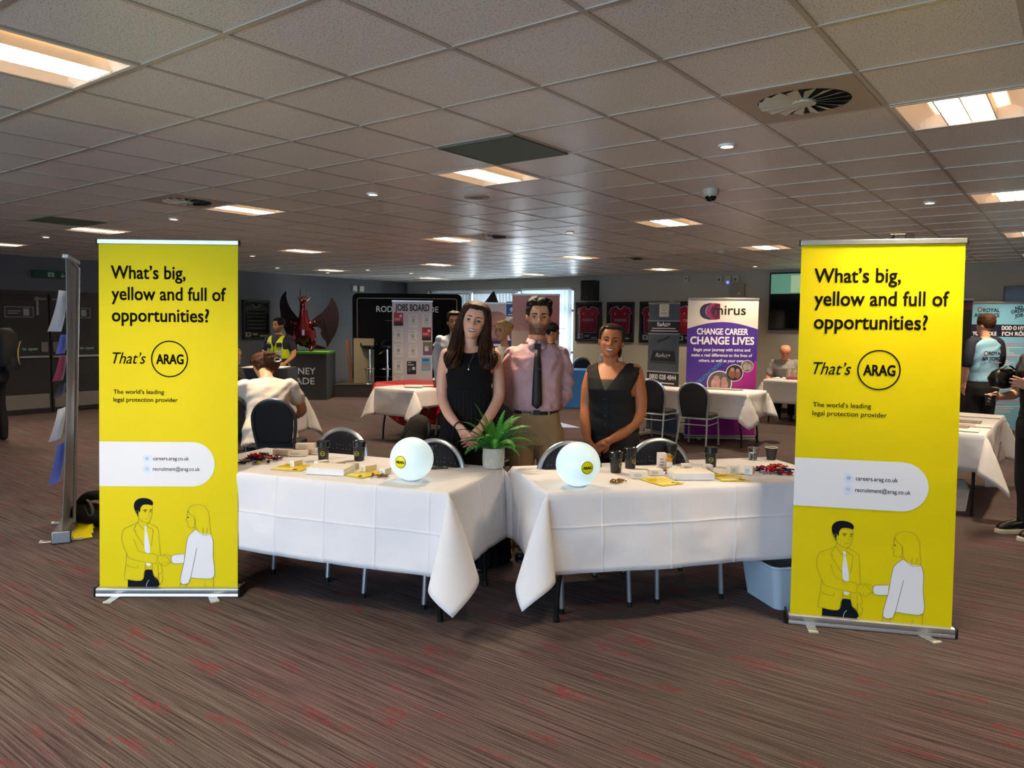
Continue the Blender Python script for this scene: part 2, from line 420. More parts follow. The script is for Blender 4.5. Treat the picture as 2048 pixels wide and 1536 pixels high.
# recessed ceiling lights
M_lamp = mk('lit_lamp_tube', (1, .80, .52), .5, em=480, emcol=(1, .78, .52), nz=None)
M_refl = mk('perforated_glowing_wing', (1, .76, .55), .5, em=.30, emcol=(1, .70, .46), nz=None)  # weak emission stands in for tube light on and through the wings
M_lvr = mk('louvre_metal', '#f0ead8', .25, .5, nz=None)
M_rim = mk('light_rim', '#e8ddc8', .4, nz=None)
def make_light():
    t = thing('ceiling_light', '', 'ceiling light', (0, 0, CEIL))
    h = .288; D = .085
    mb = MB()
    for s_ in (-1, 1):
        mb.box(min(s_ * h, s_ * (h - .02)), max(s_ * h, s_ * (h - .02)), -h, h, -.006, .004, M_rim)
        mb.box(-h, h, min(s_ * h, s_ * (h - .02)), max(s_ * h, s_ * (h - .02)), -.006, .004, M_rim)
    mb.box(-h, h, -h, h, D + .01, D + .02, M_rim)
    for s_ in (-1, 1): mb.box(-h, h, min(s_ * h, s_ * (h + .006)), max(s_ * h, s_ * (h + .006)), 0, D + .01, M_rim); mb.box(min(s_ * h, s_ * (h + .006)), max(s_ * h, s_ * (h + .006)), -h, h, 0, D + .01, M_rim)
    mb.obj('frame', t, smooth=False)
    for s_ in (-1, 1):
        mb = MB(); pts = []
        for k in range(7):
            q = k / 6; pts.append((s_ * (.268 - .158 * q), .062 * sin(q * pi * .55)))
        for k in range(6):
            (xa, za), (xb, zb) = pts[k], pts[k + 1]
            f = (0, 1, 2, 3) if s_ > 0 else (3, 2, 1, 0)
            mb.add([(xa, -.235, za), (xa, .235, za), (xb, .235, zb), (xb, -.235, zb)], [f], M_refl)
        for e in (-1, 1):
            for k in range(6):
                (xa, za), (xb, zb) = pts[k], pts[k + 1]
                mb.add([(xa, e * .235, za), (xb, e * .235, zb), (xb * .98, e * .268, 0), (xa, e * .268, 0)], [(0, 1, 2, 3)], M_refl)
        mb.obj('reflector_wing', t)
    mb = MB()
    for x in (-.108, 0, .108): mb.box(x - .003, x + .003, -.265, .265, -.004, .05, M_lvr)
    for k in range(12): y = -.265 + .53 * k / 11; mb.box(-.108, .108, y - .002, y + .002, -.002, .028, M_lvr)
    mb.obj('louvre', t, smooth=False)
    for x in (-.054, .054):
        mb = MB(); mb.add([(x - .03, -.255, .045), (x - .03, .255, .045), (x + .03, .255, .045), (x + .03, -.255, .045)], [(0, 1, 2, 3)], M_lamp); mb.obj('lamp_tube', t, smooth=False)
    return t
LL = ['recessed louvre ceiling light cut by the top left edge of the picture', 'recessed ceiling light beside the dark square air grille above the long haired woman',
      'recessed ceiling light beside the round vent above the left yellow banner', 'recessed ceiling light above the top left corner of the left yellow banner',
      'recessed ceiling light at the far left edge near the exit sign', 'large recessed ceiling light at the right edge below the round spiral vent',
      'second recessed ceiling light down the right edge of the picture', 'recessed ceiling light in the row just beyond the black dome camera',
      'recessed ceiling light touching the small glare-lit round vent', 'recessed ceiling light past the top right corner of the left yellow banner',
      'recessed ceiling light over the dragon statue, row before the black stage panel', 'third recessed ceiling light down the right edge, above the blue recruitment banner',
      'recessed ceiling light between the smoke detector and the right yellow banner', 'recessed ceiling light amid the window glare, over the standing man',
      'recessed ceiling light over the jobs board', 'recessed ceiling light over the left end of the stage panel',
      'recessed ceiling light in the last row, next to the framed red jerseys', 'recessed ceiling light in the last row, over the bright blinds',
      'recessed ceiling light in the last row, over the black stage panel', 'recessed ceiling light in the far corner above the stage riser',
      'recessed ceiling light overhead near the camera, centre', 'recessed ceiling light overhead near the camera, toward the right wall', 'recessed ceiling light behind the camera by the window',
      'recessed ceiling light behind the camera, second from the window wall', 'recessed ceiling light overhead left of the camera', 'recessed ceiling light right of the right edge, above the white leaflet table', 'recessed ceiling light past the right edge, before the sky blue banner', 'recessed ceiling light past the right edge, beyond the sky blue banner', 'recessed ceiling light in the last row above the sky blue banner']
L0 = None
for (i, j), lb in zip(LIGHTS, LL):
    p = (TX(i + .5), TY(j + .5), CEIL)
    if L0 is None: L0 = make_light(); L0.location = p; L0['label'] = lb; L0['group'] = 'recessed ceiling lights'
    else: dup(L0, p, 0, lb)

M_vent = mk('vent_plate', '#a8988a', .5, nz=None); M_vane = mk('vent_vane', '#c4c2b2', .4); M_dark = mk('duct_dark', '#0b0b0a', .9)
def make_diff():
    t = thing('round_vent', '', 'air vent', (0, 0, CEIL), group='round swirl vents in the ceiling')
    mb = MB(); h = .286; n = 40; R = .21
    vs = []; fs = []
    for k in range(n):
        a = 2 * pi * k / n; c, s_ = cos(a), sin(a); q = h / max(abs(c), abs(s_))
        vs += [(c * R, s_ * R, -.004), (c * q, s_ * q, -.004)]
    for k in range(n): j = (k + 1) % n; fs.append((2 * k, 2 * j, 2 * j + 1, 2 * k + 1))
    mb.add(vs, fs, M_vent); mb.obj('plate', t, smooth=False)
    mb = MB(); mb.add([(R * cos(2 * pi * k / n), R * sin(2 * pi * k / n), -.0015) for k in range(n)], [tuple(range(n - 1, -1, -1))], M_dark); mb.obj('duct', t, smooth=False)
    for k in range(16):
        mb = MB(); a = 2 * pi * k / 16; d = Vector((cos(a), sin(a), 0)); e = Vector((-sin(a), cos(a), 0))
        p = [d * .05 - e * .012, d * .205 - e * .02, d * .205 + e * .03, d * .05 + e * .008]
        mb.add([tuple(p[0]) [:2] + (-.012,), tuple(p[1])[:2] + (-.014,), tuple(p[2])[:2] + (-.002,), tuple(p[3])[:2] + (-.002,)], [(0, 1, 2, 3)], M_vane); mb.obj('vane', t, smooth=False)
    mb = MB(); mb.lathe([(.055, -.015), (.055, -.002)], M_vane, n=20); mb.ring(0, 0, 0, 0, M_vane) if False else None; mb.obj('hub', t)
    return t
D0 = None
for (i, j), lb in zip(DIFF, ['large round spiral vent at the upper right of the ceiling', 'round vent above the left yellow banner, by a ceiling light', 'small round vent ringed by window glare in mid ceiling', 'small dim round vent above the framed red jerseys']):
    p = (TX(i + .5), TY(j + .5), CEIL)
    if D0 is None: D0 = make_diff(); D0.location = p; D0['label'] = lb
    else: dup(D0, p, 0, lb)
M_gr = mk('green_grey_grille', '#5d6350', .6, nz=None)
for (i, j), lb in zip(RET, ['square dark air grille of fine bars above the long haired woman', 'square dark air grille at the left, above the exit doors']):
    t = thing('air_grille', lb, 'air grille', (TX(i + .5), TY(j + .5), CEIL), group='square return air grilles')
    mb = MB(); mb.box(-.286, .286, -.286, .286, -.003, -.001, M_dark); mb.obj('backing', t, smooth=False)
    mb = MB()
    for k in range(44): y = -.27 + .54 * k / 43; mb.box(-.27, .27, y - .0035, y + .0035, -.010, -.003, M_gr)
    for k in range(12): x = -.27 + .54 * k / 11; mb.box(x - .003, x + .003, -.27, .27, -.008, -.003, M_gr)
    o_ = mb.obj('grille_bars', t, smooth=False)
    mb = MB()
    for s_ in (-1, 1): mb.box(-.288, .288, s_ * .279 - .008, s_ * .279 + .008, -.012, -.002, M_gr); mb.box(s_ * .279 - .008, s_ * .279 + .008, -.288, .288, -.012, -.002, M_gr)
    mb.obj('frame', t, smooth=False)
M_dl = mk('lit_downlight', (1, .86, .62), .4, em=9, emcol=(1, .85, .6), nz=None)
DL = [(-2.55, 7.58, 'downlight nearest the round spiral vent'), (-7.62, 7.58, 'downlight left of the ceiling speaker'), (-1.49, 12.48, 'downlight above the right yellow banner'), (-12.5, 7.41, 'downlight above the middle of the left yellow banner'),
      (-7.69, 12.73, 'downlight in the window glare above the standing man'), (-17.69, 7.41, 'downlight at the far left beyond the doors'), (-17.81, 12.6, 'downlight just past the left yellow banner'), (-21.5, 18.2, 'downlight over the gap between dragon and stage panel'),
      (-7.54, 22.6, 'downlight above the small grey control panel'), (-21.07, 15.76, 'downlight above the framed striped shirt'), (-19.07, 17.9, 'downlight above the stage stools'), (-19.01, 19.9, 'downlight over the jobs board')]
d0 = None
for tx, ty, lb in DL:
    p = (TX(tx), TY(ty), CEIL)
    if d0 is None:
        d0 = thing('downlight', lb, 'downlight', p, group='small round ceiling downlights')
        mb = MB(); mb.lathe([(.035, .0), (.037, -.012), (.05, -.012), (.052, 0)], M_white, n=24); mb.obj('trim_ring', d0)
        mb = MB(); mb.lathe([(.036, -.004), (.02, -.009), (0.0001, -.010)], M_dl, n=20); mb.obj('lamp', d0)
    else: dup(d0, p, 0, lb)
t = thing('dome_camera', 'black and cream security dome camera hanging from the ceiling', 'security camera', (TX(-3.63), TY(9.8), CEIL))
M_cream = mk('cream_plastic', '#b9b8a4', .45)
mb = MB(); mb.lathe([(.062, 0), (.064, -.02), (.058, -.045), (.046, -.058)], M_cream); mb.obj('housing', t)
mb = MB(); mb.lathe([(.044, -.058), (.042, -.075), (.028, -.094), (.0001, -.10)], mk('smoked_dome', '#08090b', .08)); mb.obj('dome', t)
t = thing('ceiling_speaker', 'round flush ceiling speaker near the middle ceiling light', 'ceiling speaker', (TX(-6.6), TY(8.6), CEIL))
mb = MB(); mb.lathe([(.11, 0), (.108, -.007), (.095, -.009)], M_vent, n=32); mb.obj('rim', t)
mb = MB(); mb.lathe([(.095, -.005), (.05, -.010), (.0001, -.011)], mk('speaker_mesh', '#8d8376', .7, nz=(300, .2)), n=32); mb.obj('mesh_cover', t)
t = thing('smoke_detector', 'small white smoke detector on the ceiling left of the right banner', 'smoke detector', (TX(-6.61), TY(17.66), CEIL))
mb = MB(); mb.lathe([(.06, 0), (.06, -.015), (.045, -.03)], M_cream); mb.obj('base', t)
mb = MB(); mb.lathe([(.035, -.03), (.035, -.045), (.0001, -.05)], M_cream); mb.obj('sensor', t)
# ================================================================ yellow roll-up banners
M_yel = mk('yellow_banner_print', '#dfcb00', .58, spec=.2, nz=(3, .015), bump=(3.2, .18, .03))
M_yelrim = mk('yellow_line_print', '#8f8a1e', .5, nz=None)
M_wprint = mk('white_banner_print', '#e6e6ea', .62, spec=.15, nz=None)
M_lblue = mk('pale_blue_print', '#d3e0f3', .5, nz=None)
M_inkb = mk('printed_black', '#100e08', .85, spec=.05, nz=None)
M_greyink = mk('printed_grey', '#5a5a60', .5, nz=None)
M_navy = mk('printed_dark_navy', '#141821', .85, spec=.05, nz=None)

def rollup_base(t, w, h=.056, d=.10, m=M_alu, feet=((-.3, .0), (.24, .5))):
    """extruded casing with end caps and swing-out feet"""
    mb = MB(); prof = [(-d * .5, .004), (-d * .5, h * .35), (-d * .47, h * .42), (-d * .5, h * .5), (-d * .46, h * .9), (-d * .32, h), (d * .3, h), (d * .5, h * .6), (d * .5, .004)]
    n = len(prof); vs = [(x, y, z) for x in (-w / 2, w / 2) for y, z in prof]
    mb.add(vs, [(k, (k + 1) % n, n + (k + 1) % n, n + k) for k in range(n)] + [tuple(range(n - 1, -1, -1)), tuple(range(n, 2 * n))], m)
    mb.obj('casing', t, ang=50)
    for s_ in (-1, 1):
        mb = MB(); mb.box(min(s_ * w / 2, s_ * (w / 2 + .014)), max(s_ * w / 2, s_ * (w / 2 + .014)), -d * .52, d * .55, .002, h * 1.12, M_black); mb.obj('end_cap', t, bevel=.006)
    for fx, a in feet:
        mb = MB(); mb.M = Matrix.Translation((fx, 0, 0)) @ Matrix.Rotation(a, 4, 'Z')
        mb.box(-.024, .024, -.14, .13, .0, .006, M_alu); mb.box(-.025, .025, -.15, -.13, 0, .010, M_cream); mb.obj('foot', t, bevel=.002)

def Bmap(px, py):
    q = (py - 484) / (1177 - 484); xl = 176 + 17 * q; xr = 460 + 13 * q
    return (px - xl) / (xr - xl) * .81 - .405, (1177 - py) / (1177 - 484) * 2.03
def R1(x, y): return Bmap(x / 2.0208, 480 + y / 2.0208)           # first study view of the print
def Z1(x, y): return Bmap(180 + x / 5.907, 960 + y / 5.907)       # close view of the drawing
def yellow_print(mb):
    S = .81 / 284
    def tx(s, x0, x1, yb, cap, m=M_inkb, bold=.02, shear=0):
        a = R1(x0, yb); b = R1(x1, yb)
        mb.text(s, a[0], a[1], cap / 2.0208 * 2.03 / 693, m, -.0016, width=b[0] - a[0], bold=bold, shear=shear)
    tx('What\u2019s big,', 410, 715, 150, 52); tx('yellow and full of', 415, 884, 236, 52); tx('opportunities?', 418, 816, 323, 52)
    tx('That\u2019s', 424, 560, 494, 45, M_inkb, .004, .32)
    c = R1(657, 474); mb.ring(c[0], c[1], 74 / 2.0208 * S, .0072, M_inkb, -.0016)
    tx('ARAG', 604, 714, 494, 38, M_inkb, .035)
    tx('The world\u2019s leading', 430, 637, 617, 17, M_inkb, .012); tx('legal protection provider', 430, 694, 649, 17, M_inkb, .012)
    # white lozenge with contact lines
    a = R1(390, 994); b = R1(757, 812); r = (b[1] - a[1]) / 2
    pts = [(-.405, a[1]), (b[0], a[1])] + [(b[0] + r * cos(k), a[1] + r + r * sin(k)) for k in [(-pi / 2 + pi * i / 20) for i in range(21)]] + [(-.405, b[1])]
    mb.flat(pts, M_wprint, -.0012)
    for yy, s, x1 in ((880, 'careers.arag.co.uk', 745), (923, 'recruitment@arag.co.uk', 791)):
        c = R1(573, yy); mb.disc(c[0], c[1], 17 / 2.02 * S, M_lblue, -.0016)
        tx(s, 598, x1, yy + 7, 15, M_inkb, .012)
    c = R1(573, 880); mb.ring(c[0], c[1], .009, .0012, M_greyink, -.002, 24); mb.ring(c[0], c[1], .0045, .001, M_greyink, -.002, 20); mb.rect(c[0] - .009, c[0] + .009, c[1] - .0006, c[1] + .0006, M_greyink, -.002)
    c = R1(573, 923); mb.stroke([(c[0] - .009, c[1] - .006), (c[0] + .009, c[1] - .006), (c[0] + .009, c[1] + .006), (c[0] - .009, c[1] + .006)], .0013, M_greyink, -.002, True)
    mb.stroke([(c[0] - .009, c[1] + .006), (c[0], c[1]), (c[0] + .009, c[1] + .006)], .0013, M_greyink, -.002)
    # line drawing: two people shaking hands
    P = lambda L: [Z1(*p) for p in L]
    def line(L, w=.0022, closed=False, m=M_yelrim, y=-.0026):
        mb.stroke([(p.x, p.z) for p in smooth_path([(x, 0, z) for x, z in P(L)], 4)] if len(L) > 2 else P(L), w, m, y, closed)
    def fill(L, m, y=-.0014): mb.flat([(p.x, p.z) for p in smooth_path([(x, 0, z) for x, z in P(L)], 3)], m, y)
    fill([(413, 1185), (500, 1203), (560, 1203), (595, 1175), (612, 1078), (700, 1072), (718, 1140), (765, 1178), (770, 1276), (413, 1276)], M_navy)
    line([(636, 1274), (645, 1225), (668, 1192)], .002, m=M_wprint)
    fill([(518, 440), (490, 385), (468, 330), (470, 268), (515, 222), (590, 210), (660, 228), (692, 262), (686, 298), (640, 288), (575, 292), (545, 330), (540, 380), (522, 360)], M_navy)
    line([(518, 362), (495, 370), (505, 405), (522, 415)])
    line([(525, 415), (530, 455), (575, 490), (630, 505), (665, 475), (685, 390), (686, 300)])
    line([(577, 360), (600, 352), (625, 357)], .004, m=M_navy); line([(655, 355), (672, 350), (688, 354)], .004, m=M_navy)
    for x in (602, 668): c = Z1(x, 372); mb.disc(c[0], c[1], .0035, M_navy, -.0028, 10)
    line([(645, 380), (655, 420), (640, 428)], .0016); line([(605, 455), (635, 460), (655, 445)], .0018)
    line([(525, 455), (510, 500), (400, 555), (345, 590), (326, 690), (350, 790), (390, 870), (430, 935), (600, 975), (725, 993)])
    line([(470, 700), (500, 770), (530, 840), (620, 868), (755, 893), (750, 990), (725, 993)])
    line([(388, 880), (384, 1000), (370, 1170), (420, 1190), (540, 1203), (595, 1180), (612, 1080), (616, 990)])
    line([(505, 500), (470, 590), (500, 600), (485, 620), (600, 790)]); line([(510, 490), (580, 580), (595, 560)]); line([(640, 505), (628, 545), (690, 580), (700, 610), (685, 780)])
    line([(645, 505), (740, 555), (765, 600), (785, 800), (795, 900)]); line([(410, 1005), (415, 1030), (525, 1045), (525, 1010)])
    line([(700, 1000), (705, 1080), (740, 1165), (775, 1170), (765, 1000)]); line([(800, 1000), (825, 1100), (780, 1120), (785, 1200), (800, 1245), (830, 1180), (815, 1130)])
    fill([(592, 560), (610, 545), (628, 560), (620, 590), (605, 600)], M_wprint, -.0018)
    fill([(603, 600), (622, 592), (655, 720), (672, 865), (615, 862), (598, 740)], M_wprint, -.0018)
    fill([(622, 985), (682, 995), (680, 1015), (655, 1026), (630, 1010)], M_wprint, -.0018)
    line([(620, 1040), (695, 1040)]); line([(620, 1065), (697, 1068)])
    line([(760, 905), (820, 890), (870, 888), (932, 905)]); line([(770, 975), (800, 1005), (850, 1020), (900, 990), (932, 960)]); line([(815, 920), (850, 900), (890, 940), (925, 985)])
    for k in range(4): line([(790 + 30 * k, 985 - 4 * k), (805 + 30 * k, 1008 - 6 * k)], .0018)
    fill([(1205, 590), (1130, 660), (1105, 760), (1085, 950), (1040, 1215), (1140, 1230), (1165, 1165), (1290, 1175), (1445, 1150), (1428, 900), (1425, 730), (1395, 645), (1310, 640)], M_wprint)
    fill([(1082, 878), (1000, 890), (935, 900), (945, 990), (1080, 990)], M_wprint)
    line([(1205, 590), (1130, 660), (1105, 760), (1085, 950), (1040, 1215), (1140, 1230), (1195, 1000), (1228, 810)], m=M_greyink); line([(1165, 1165), (1290, 1175), (1445, 1150), (1428, 900), (1425, 730), (1395, 645)], m=M_greyink)
    line([(1082, 878), (935, 900), (945, 990), (1080, 990)], m=M_greyink)
    line([(1110, 360), (1105, 440), (1092, 480), (1115, 490), (1118, 550), (1170, 565), (1195, 550), (1205, 590)]); line([(1110, 400), (1130, 320), (1210, 285), (1310, 305), (1365, 390), (1375, 500), (1390, 600), (1385, 640), (1300, 650), (1230, 590), (1205, 520), (1195, 440), (1140, 400), (1115, 350)])
    line([(1190, 450), (1200, 500), (1190, 540)]); line([(1350, 560), (1345, 640)]); line([(1300, 560), (1300, 640)])
    c = Z1(1121, 440); mb.disc(c[0], c[1], .004, M_navy, -.0028, 10)
    line([(1050, 1230), (1033, 1274)]); line([(1115, 1232), (1112, 1274)]); line([(1440, 1160), (1438, 1274)]); line([(1342, 1230), (1335, 1274)])

def banner_panel(mb, w, h, m, y0=0.0, back=M_paper, seg=1):
    """the hanging sheet with a little thickness"""
    mb.rect(-w / 2, w / 2, 0, h, m, y0)
    mb.add([(-w / 2, y0 + .0012, 0), (w / 2, y0 + .0012, 0), (w / 2, y0 + .0012, h), (-w / 2, y0 + .0012, h)], [(3, 2, 1, 0)], back)
    for x in (-w / 2, w / 2): mb.add([(x, y0, 0), (x, y0 + .0012, 0), (x, y0 + .0012, h), (x, y0, h)], [(0, 1, 2, 3)], m)
def rollup(name, label, cat, loc, rz, w, h, m, draw, lean=0.0, base_h=.056, feet=((-.3, .0), (.24, .5)), group=None, rail=M_alu, casing=M_alu):
    t = thing(name, label, cat, loc, rz, group)
    rollup_base(t, w + .02, base_h, m=casing, feet=feet)
    Mx = Matrix.Translation((0, -.02, base_h - .004)) @ Matrix.Rotation(-lean, 4, 'X')
    mb = MB(); mb.M = Mx; banner_panel(mb, w, h, m)
    if draw: draw(mb)
    mb.obj('printed_sheet', t, smooth=False)
    mb = MB(); mb.M = Mx; mb.box(-w / 2 - .006, w / 2 + .006, -.010, .012, h - .004, h + .024, rail)
    for s_ in (-1, 1): mb.box(min(s_ * (w / 2 + .006), s_ * (w / 2 + .012)), max(s_ * (w / 2 + .006), s_ * (w / 2 + .012)), -.011, .013, h - .006, h + .026, M_black)
    mb.obj('top_rail', t, bevel=.003)
    mb = MB(); mb.M = Mx; mb.cyl((0, .03, .0), (0, .014, h), .009, M_alu, n=10); mb.obj('support_pole', t)
    return t
yb = rollup('rollup_banner', 'yellow roll-up banner at the left, its base level, in front of the left white table', 'banner stand', W(-2.025, 4.43), FACE + radians(1.4), .81, 2.03, M_yel, yellow_print, lean=radians(3.2))
yb2 = dup(yb, W(1.95, 4.03), FACE - radians(13), 'yellow roll-up banner at the right, turned slightly, in front of the right white table')
# the pins of the right banner's frame above its rail
t = thing('clip_on_spotlight', 'black clip-on lamp bracket above the top rail of the right yellow banner', 'clip lamp', W(2.0, 4.03, 0), FACE - radians(13))
mb = MB(); mb.tube([(.02, .14, 2.06), (.02, .155, 2.115), (.02, .10, 2.13)], .006, M_black); mb.obj('bracket', t)
mb = MB(); mb.tube([(.0, .13, 2.132), (.09, .12, 2.130)], .005, M_black); mb.box(.075, .115, .11, .13, 2.112, 2.136, M_black); mb.obj('lamp_head', t)

# ================================================================ draped tables
M_cloth = mk('white_tablecloth', '#dfdee2', .8, spec=.25, nz=(4, .015), bump=(9, .3, .012), sheen=.1)
M_top = mk('table_board', '#8a7f73', .6)
M_legblk = mk('black_table_leg', '#121214', .35, .3)
def cloth_mesh(a, b, d, z, seed, creases_s=(), creases_t=(), res=.028, m=None, flare=.03, drops=None, r=.012, ripple=1.0, m2=None, fl=.20):
    """a square cloth lying on a board of half size a x b and falling d over the edge all round"""
    rnd = random.Random(seed)
    dx0, dx1, dy0, dy1 = drops or (d, d, d, d)
    def axis(h, e0, e1, cr):
        L = set()
        n = int((2 * h + e0 + e1) / res)
        for k in range(n + 1): L.add(round(-h - e0 + (2 * h + e0 + e1) * k / n, 4))
        for q in (-h, h, -h + .006, h - .006): L.add(round(q, 4))
        for c in cr:
            for q in (-.012, -.006, -.003, 0, .003, .006, .012): L.add(round(c + q, 4))
        return sorted(L)
    S = axis(a, dx0, dx1, creases_s); U = axis(b, dy0, dy1, creases_t)
    ph = [rnd.uniform(0, 6.28) for _ in range(8)]
    vs = []
    for t_ in U:
        for s_ in S:
            os_ = max(abs(s_) - a, 0); ot = max(abs(t_) - b, 0); sx = 1 if s_ > 0 else -1; sy = 1 if t_ > 0 else -1
            cr = 0
            for c in creases_s: cr += .0035 * exp(-((s_ - c) / .005) ** 2)
            for c in creases_t: cr += .0028 * exp(-((t_ - c) / .005) ** 2)
            nv = mnoise.noise((s_ * 5 + seed, t_ * 5, seed * .7)) * .006 + mnoise.noise((s_ * 17, t_ * 17 + seed, 3.1)) * .002
            if os_ == 0 and ot == 0:
                p = (s_, t_, z + cr * .3 + nv * .15)
            elif ot == 0 or os_ == 0:
                o = os_ or ot
                along = t_ if os_ else s_
                q = min(o / .25, 1)
                w = (flare * q * (.35 + .65 * min(o / d, 1)) + ripple * .012 * q * sin(along * 5.3 + ph[0]) + ripple * .006 * q * sin(along * 11 + ph[1])) * .8 + cr + nv * (1 + 1.2 * q)
                edge = r * (1 - exp(-o / r))
                zz = z - max(o - r * .5, 0) * .995
                p = (sx * (a + edge + w), t_, zz) if os_ else (s_, sy * (b + edge + w), zz)
            else:
                R = sqrt(os_ * os_ + ot * ot); phi = atan2(ot, os_)
                k = .34 * sin(2 * phi); lat = -fl * sin(4 * phi + .4 * sin(ph[2])) * ripple
                hx = R * (k * cos(phi) * 1.0 + lat * -sin(phi)); hy = R * (k * sin(phi) + lat * cos(phi))
                q = min(R / .25, 1)
                ew = (flare * q * .6 + r)
                hx += ew * cos(phi) ** .6 if cos(phi) > 0 else 0; hy += ew * sin(phi) ** .6
                hor = min(sqrt(hx * hx + hy * hy), R * .6)
                p = (sx * (a + hx), sy * (b + hy), z - sqrt(max(R * R - hor * hor, 1e-6)) * .985)
            vs.append((p[0], p[1], max(p[2], .004)))
    n = len(S); fs = []
    for i in range(len(U) - 1):
        for k in range(n - 1): fs.append((i * n + k, i * n + k + 1, (i + 1) * n + k + 1, (i + 1) * n + k))
    mb = MB(); mb.add(vs, fs, m or M_cloth); return mb
def folding_table(label, loc, rz, a, b, z=.735, group=None, legs=M_legblk):
    t = thing('folding_table', label, 'table', loc, rz, group)
    mb = MB(); mb.box(-a, a, -b, b, z - .035, z - .003, M_top); mb.obj('table_top', t, bevel=.008)
    for sx in (-1, 1):
        x = sx * (a - .22)
        for sy in (-1, 1):
            mb = MB(); y = sy * (b - .09)
            mb.tube(smooth_path([(x - sx * .03, y - sy * .02, z - .04), (x - sx * .0, y, z - .16), (x + sx * .09, y + sy * .01, z - .36), (x + sx * .13, y + sy * .015, .2), (x + sx * .14, y + sy * .018, .012)], 5), .0135, legs, 10)
            lg = mb.obj('leg', t)
            mb = MB(); mb.cyl((x + sx * .14, y + sy * .018, 0), (x + sx * .14, y + sy * .018, .03), .017, M_black, n=10); mb.obj('foot_cap', lg)
        mb = MB(); mb.tube([(x + sx * .02, -b + .09, z - .2), (x + sx * .02, b - .09, z - .2)], .011, legs, 8); mb.obj('cross_bar', t)
    return t
TZ = .742
def table_set(label, clabel, corner, ax, rz, a, b, d, seed, cs, ct, group='white draped event tables', z=.735, m=None, drops=None, **kw):
    folding_table(label, corner, rz, a, b, z, 'folding tables under cloths')
    mb = cloth_mesh(a, b, d, z + .004, seed, cs, ct, m=m, drops=drops, **kw)
    o = mb.obj('tablecloth', ang=80); o.location = corner; o.rotation_euler = (0, 0, rz)
    s_ = o.modifiers.new('thickness', 'SOLIDIFY'); s_.thickness = .0012; s_.offset = -1
    tag(o, clabel, 'tablecloth', group); return o
# left table: right front corner (-2.62, 2.97), long side running back to the left
LAX = Vector((.962, .272, 0)).normalized(); LAY = Vector((-.272, .962, 0)).normalized(); LRZ = atan2(LAX.y, LAX.x)
LC = Vector((-2.64, 2.97, 0)) - LAX * .915 + LAY * .39
table_set('long folding table under the white cloth that carries the fern', 'white cloth on the left table, bluish daylight on its front', LC, None, LRZ, .905, .385, .47, 3,
          (-.52, -.19, .14, .47, .80), (-.62, .0, .30), drops=(.44, .44, .47, .40))
RAX = Vector((.629, .778, 0)).normalized(); RAY = Vector((-.778, .629, 0)).normalized(); RRZ = atan2(RAX.y, RAX.x)
RC = Vector((-2.24, 3.29, 0)) + RAX * .915 + RAY * .39
table_set('long folding table under the white cloth that carries the clear cup', 'white cloth on the right table, greyish front with pressed creases', RC, None, RRZ, .905, .385, .47, 11,
          (-.60, -.20, .20, .60), (-.58, .15), drops=(.44, .44, .45, .40), fl=.11)

# ================================================================ banquet chairs
def chair_fabric():
    m = bpy.data.materials.new('speckled_black_upholstery'); m.use_nodes = True; nt = m.node_tree; N = nt.nodes; L = nt.links
    b = N['Principled BSDF']; b.inputs['Roughness'].default_value = .85; b.inputs['Specular IOR Level'].default_value = .2
    tc = N.new('ShaderNodeTexCoord'); v = N.new('ShaderNodeTexVoronoi'); v.inputs['Scale'].default_value = 38; v.inputs['Randomness'].default_value = .25
    L.new(tc.outputs['Object'], v.inputs['Vector'])
    r = N.new('ShaderNodeValToRGB'); L.new(v.outputs['Distance'], r.inputs['Fac'])
    r.color_ramp.elements[0].position = .10; r.color_ramp.elements[0].color = (.17, .17, .18, 1); r.color_ramp.elements[1].position = .16; r.color_ramp.elements[1].color = (.012, .013, .019, 1)
    L.new(r.outputs['Color'], b.inputs['Base Color']); return m
M_fab = chair_fabric()
M_fabp = mk('plain_black_upholstery', '#17191f', .8)
def rrect(w, h, r, n=6, cx=0, cy=0):
    out = []
    for (sx, sy, a0) in ((1, 1, 0), (-1, 1, 90), (-1, -1, 180), (1, -1, 270)):
        for k in range(n + 1):
            a = radians(a0 + 90 * k / n); out.append((cx + sx * (w / 2 - r) + r * cos(a), cy + sy * (h / 2 - r) + r * sin(a)))
    return out
def pad(mb, outline, thick, m, ease=.3):
    """cushion: outline (x, y) puffed along z"""
    n = len(outline); cx = sum(p[0] for p in outline) / n; cy = sum(p[1] for p in outline) / n
    vs = []; fs = []; rings = [(1.0, 0.0), (1.0, .45), (.97, .75), (.88, .95), (.6, 1.0)]
    for k, (sc, h) in enumerate(rings): vs += [(cx + (x - cx) * sc, cy + (y - cy) * sc, thick * h) for x, y in outline]
    for i in range(len(rings) - 1):
        for k in range(n): fs.append((i * n + k, i * n + (k + 1) % n, (i + 1) * n + (k + 1) % n, (i + 1) * n + k))
    fs.append(tuple((len(rings) - 1) * n + k for k in range(n))); fs.append(tuple(range(n - 1, -1, -1)))
    return mb.add(vs, fs, m)
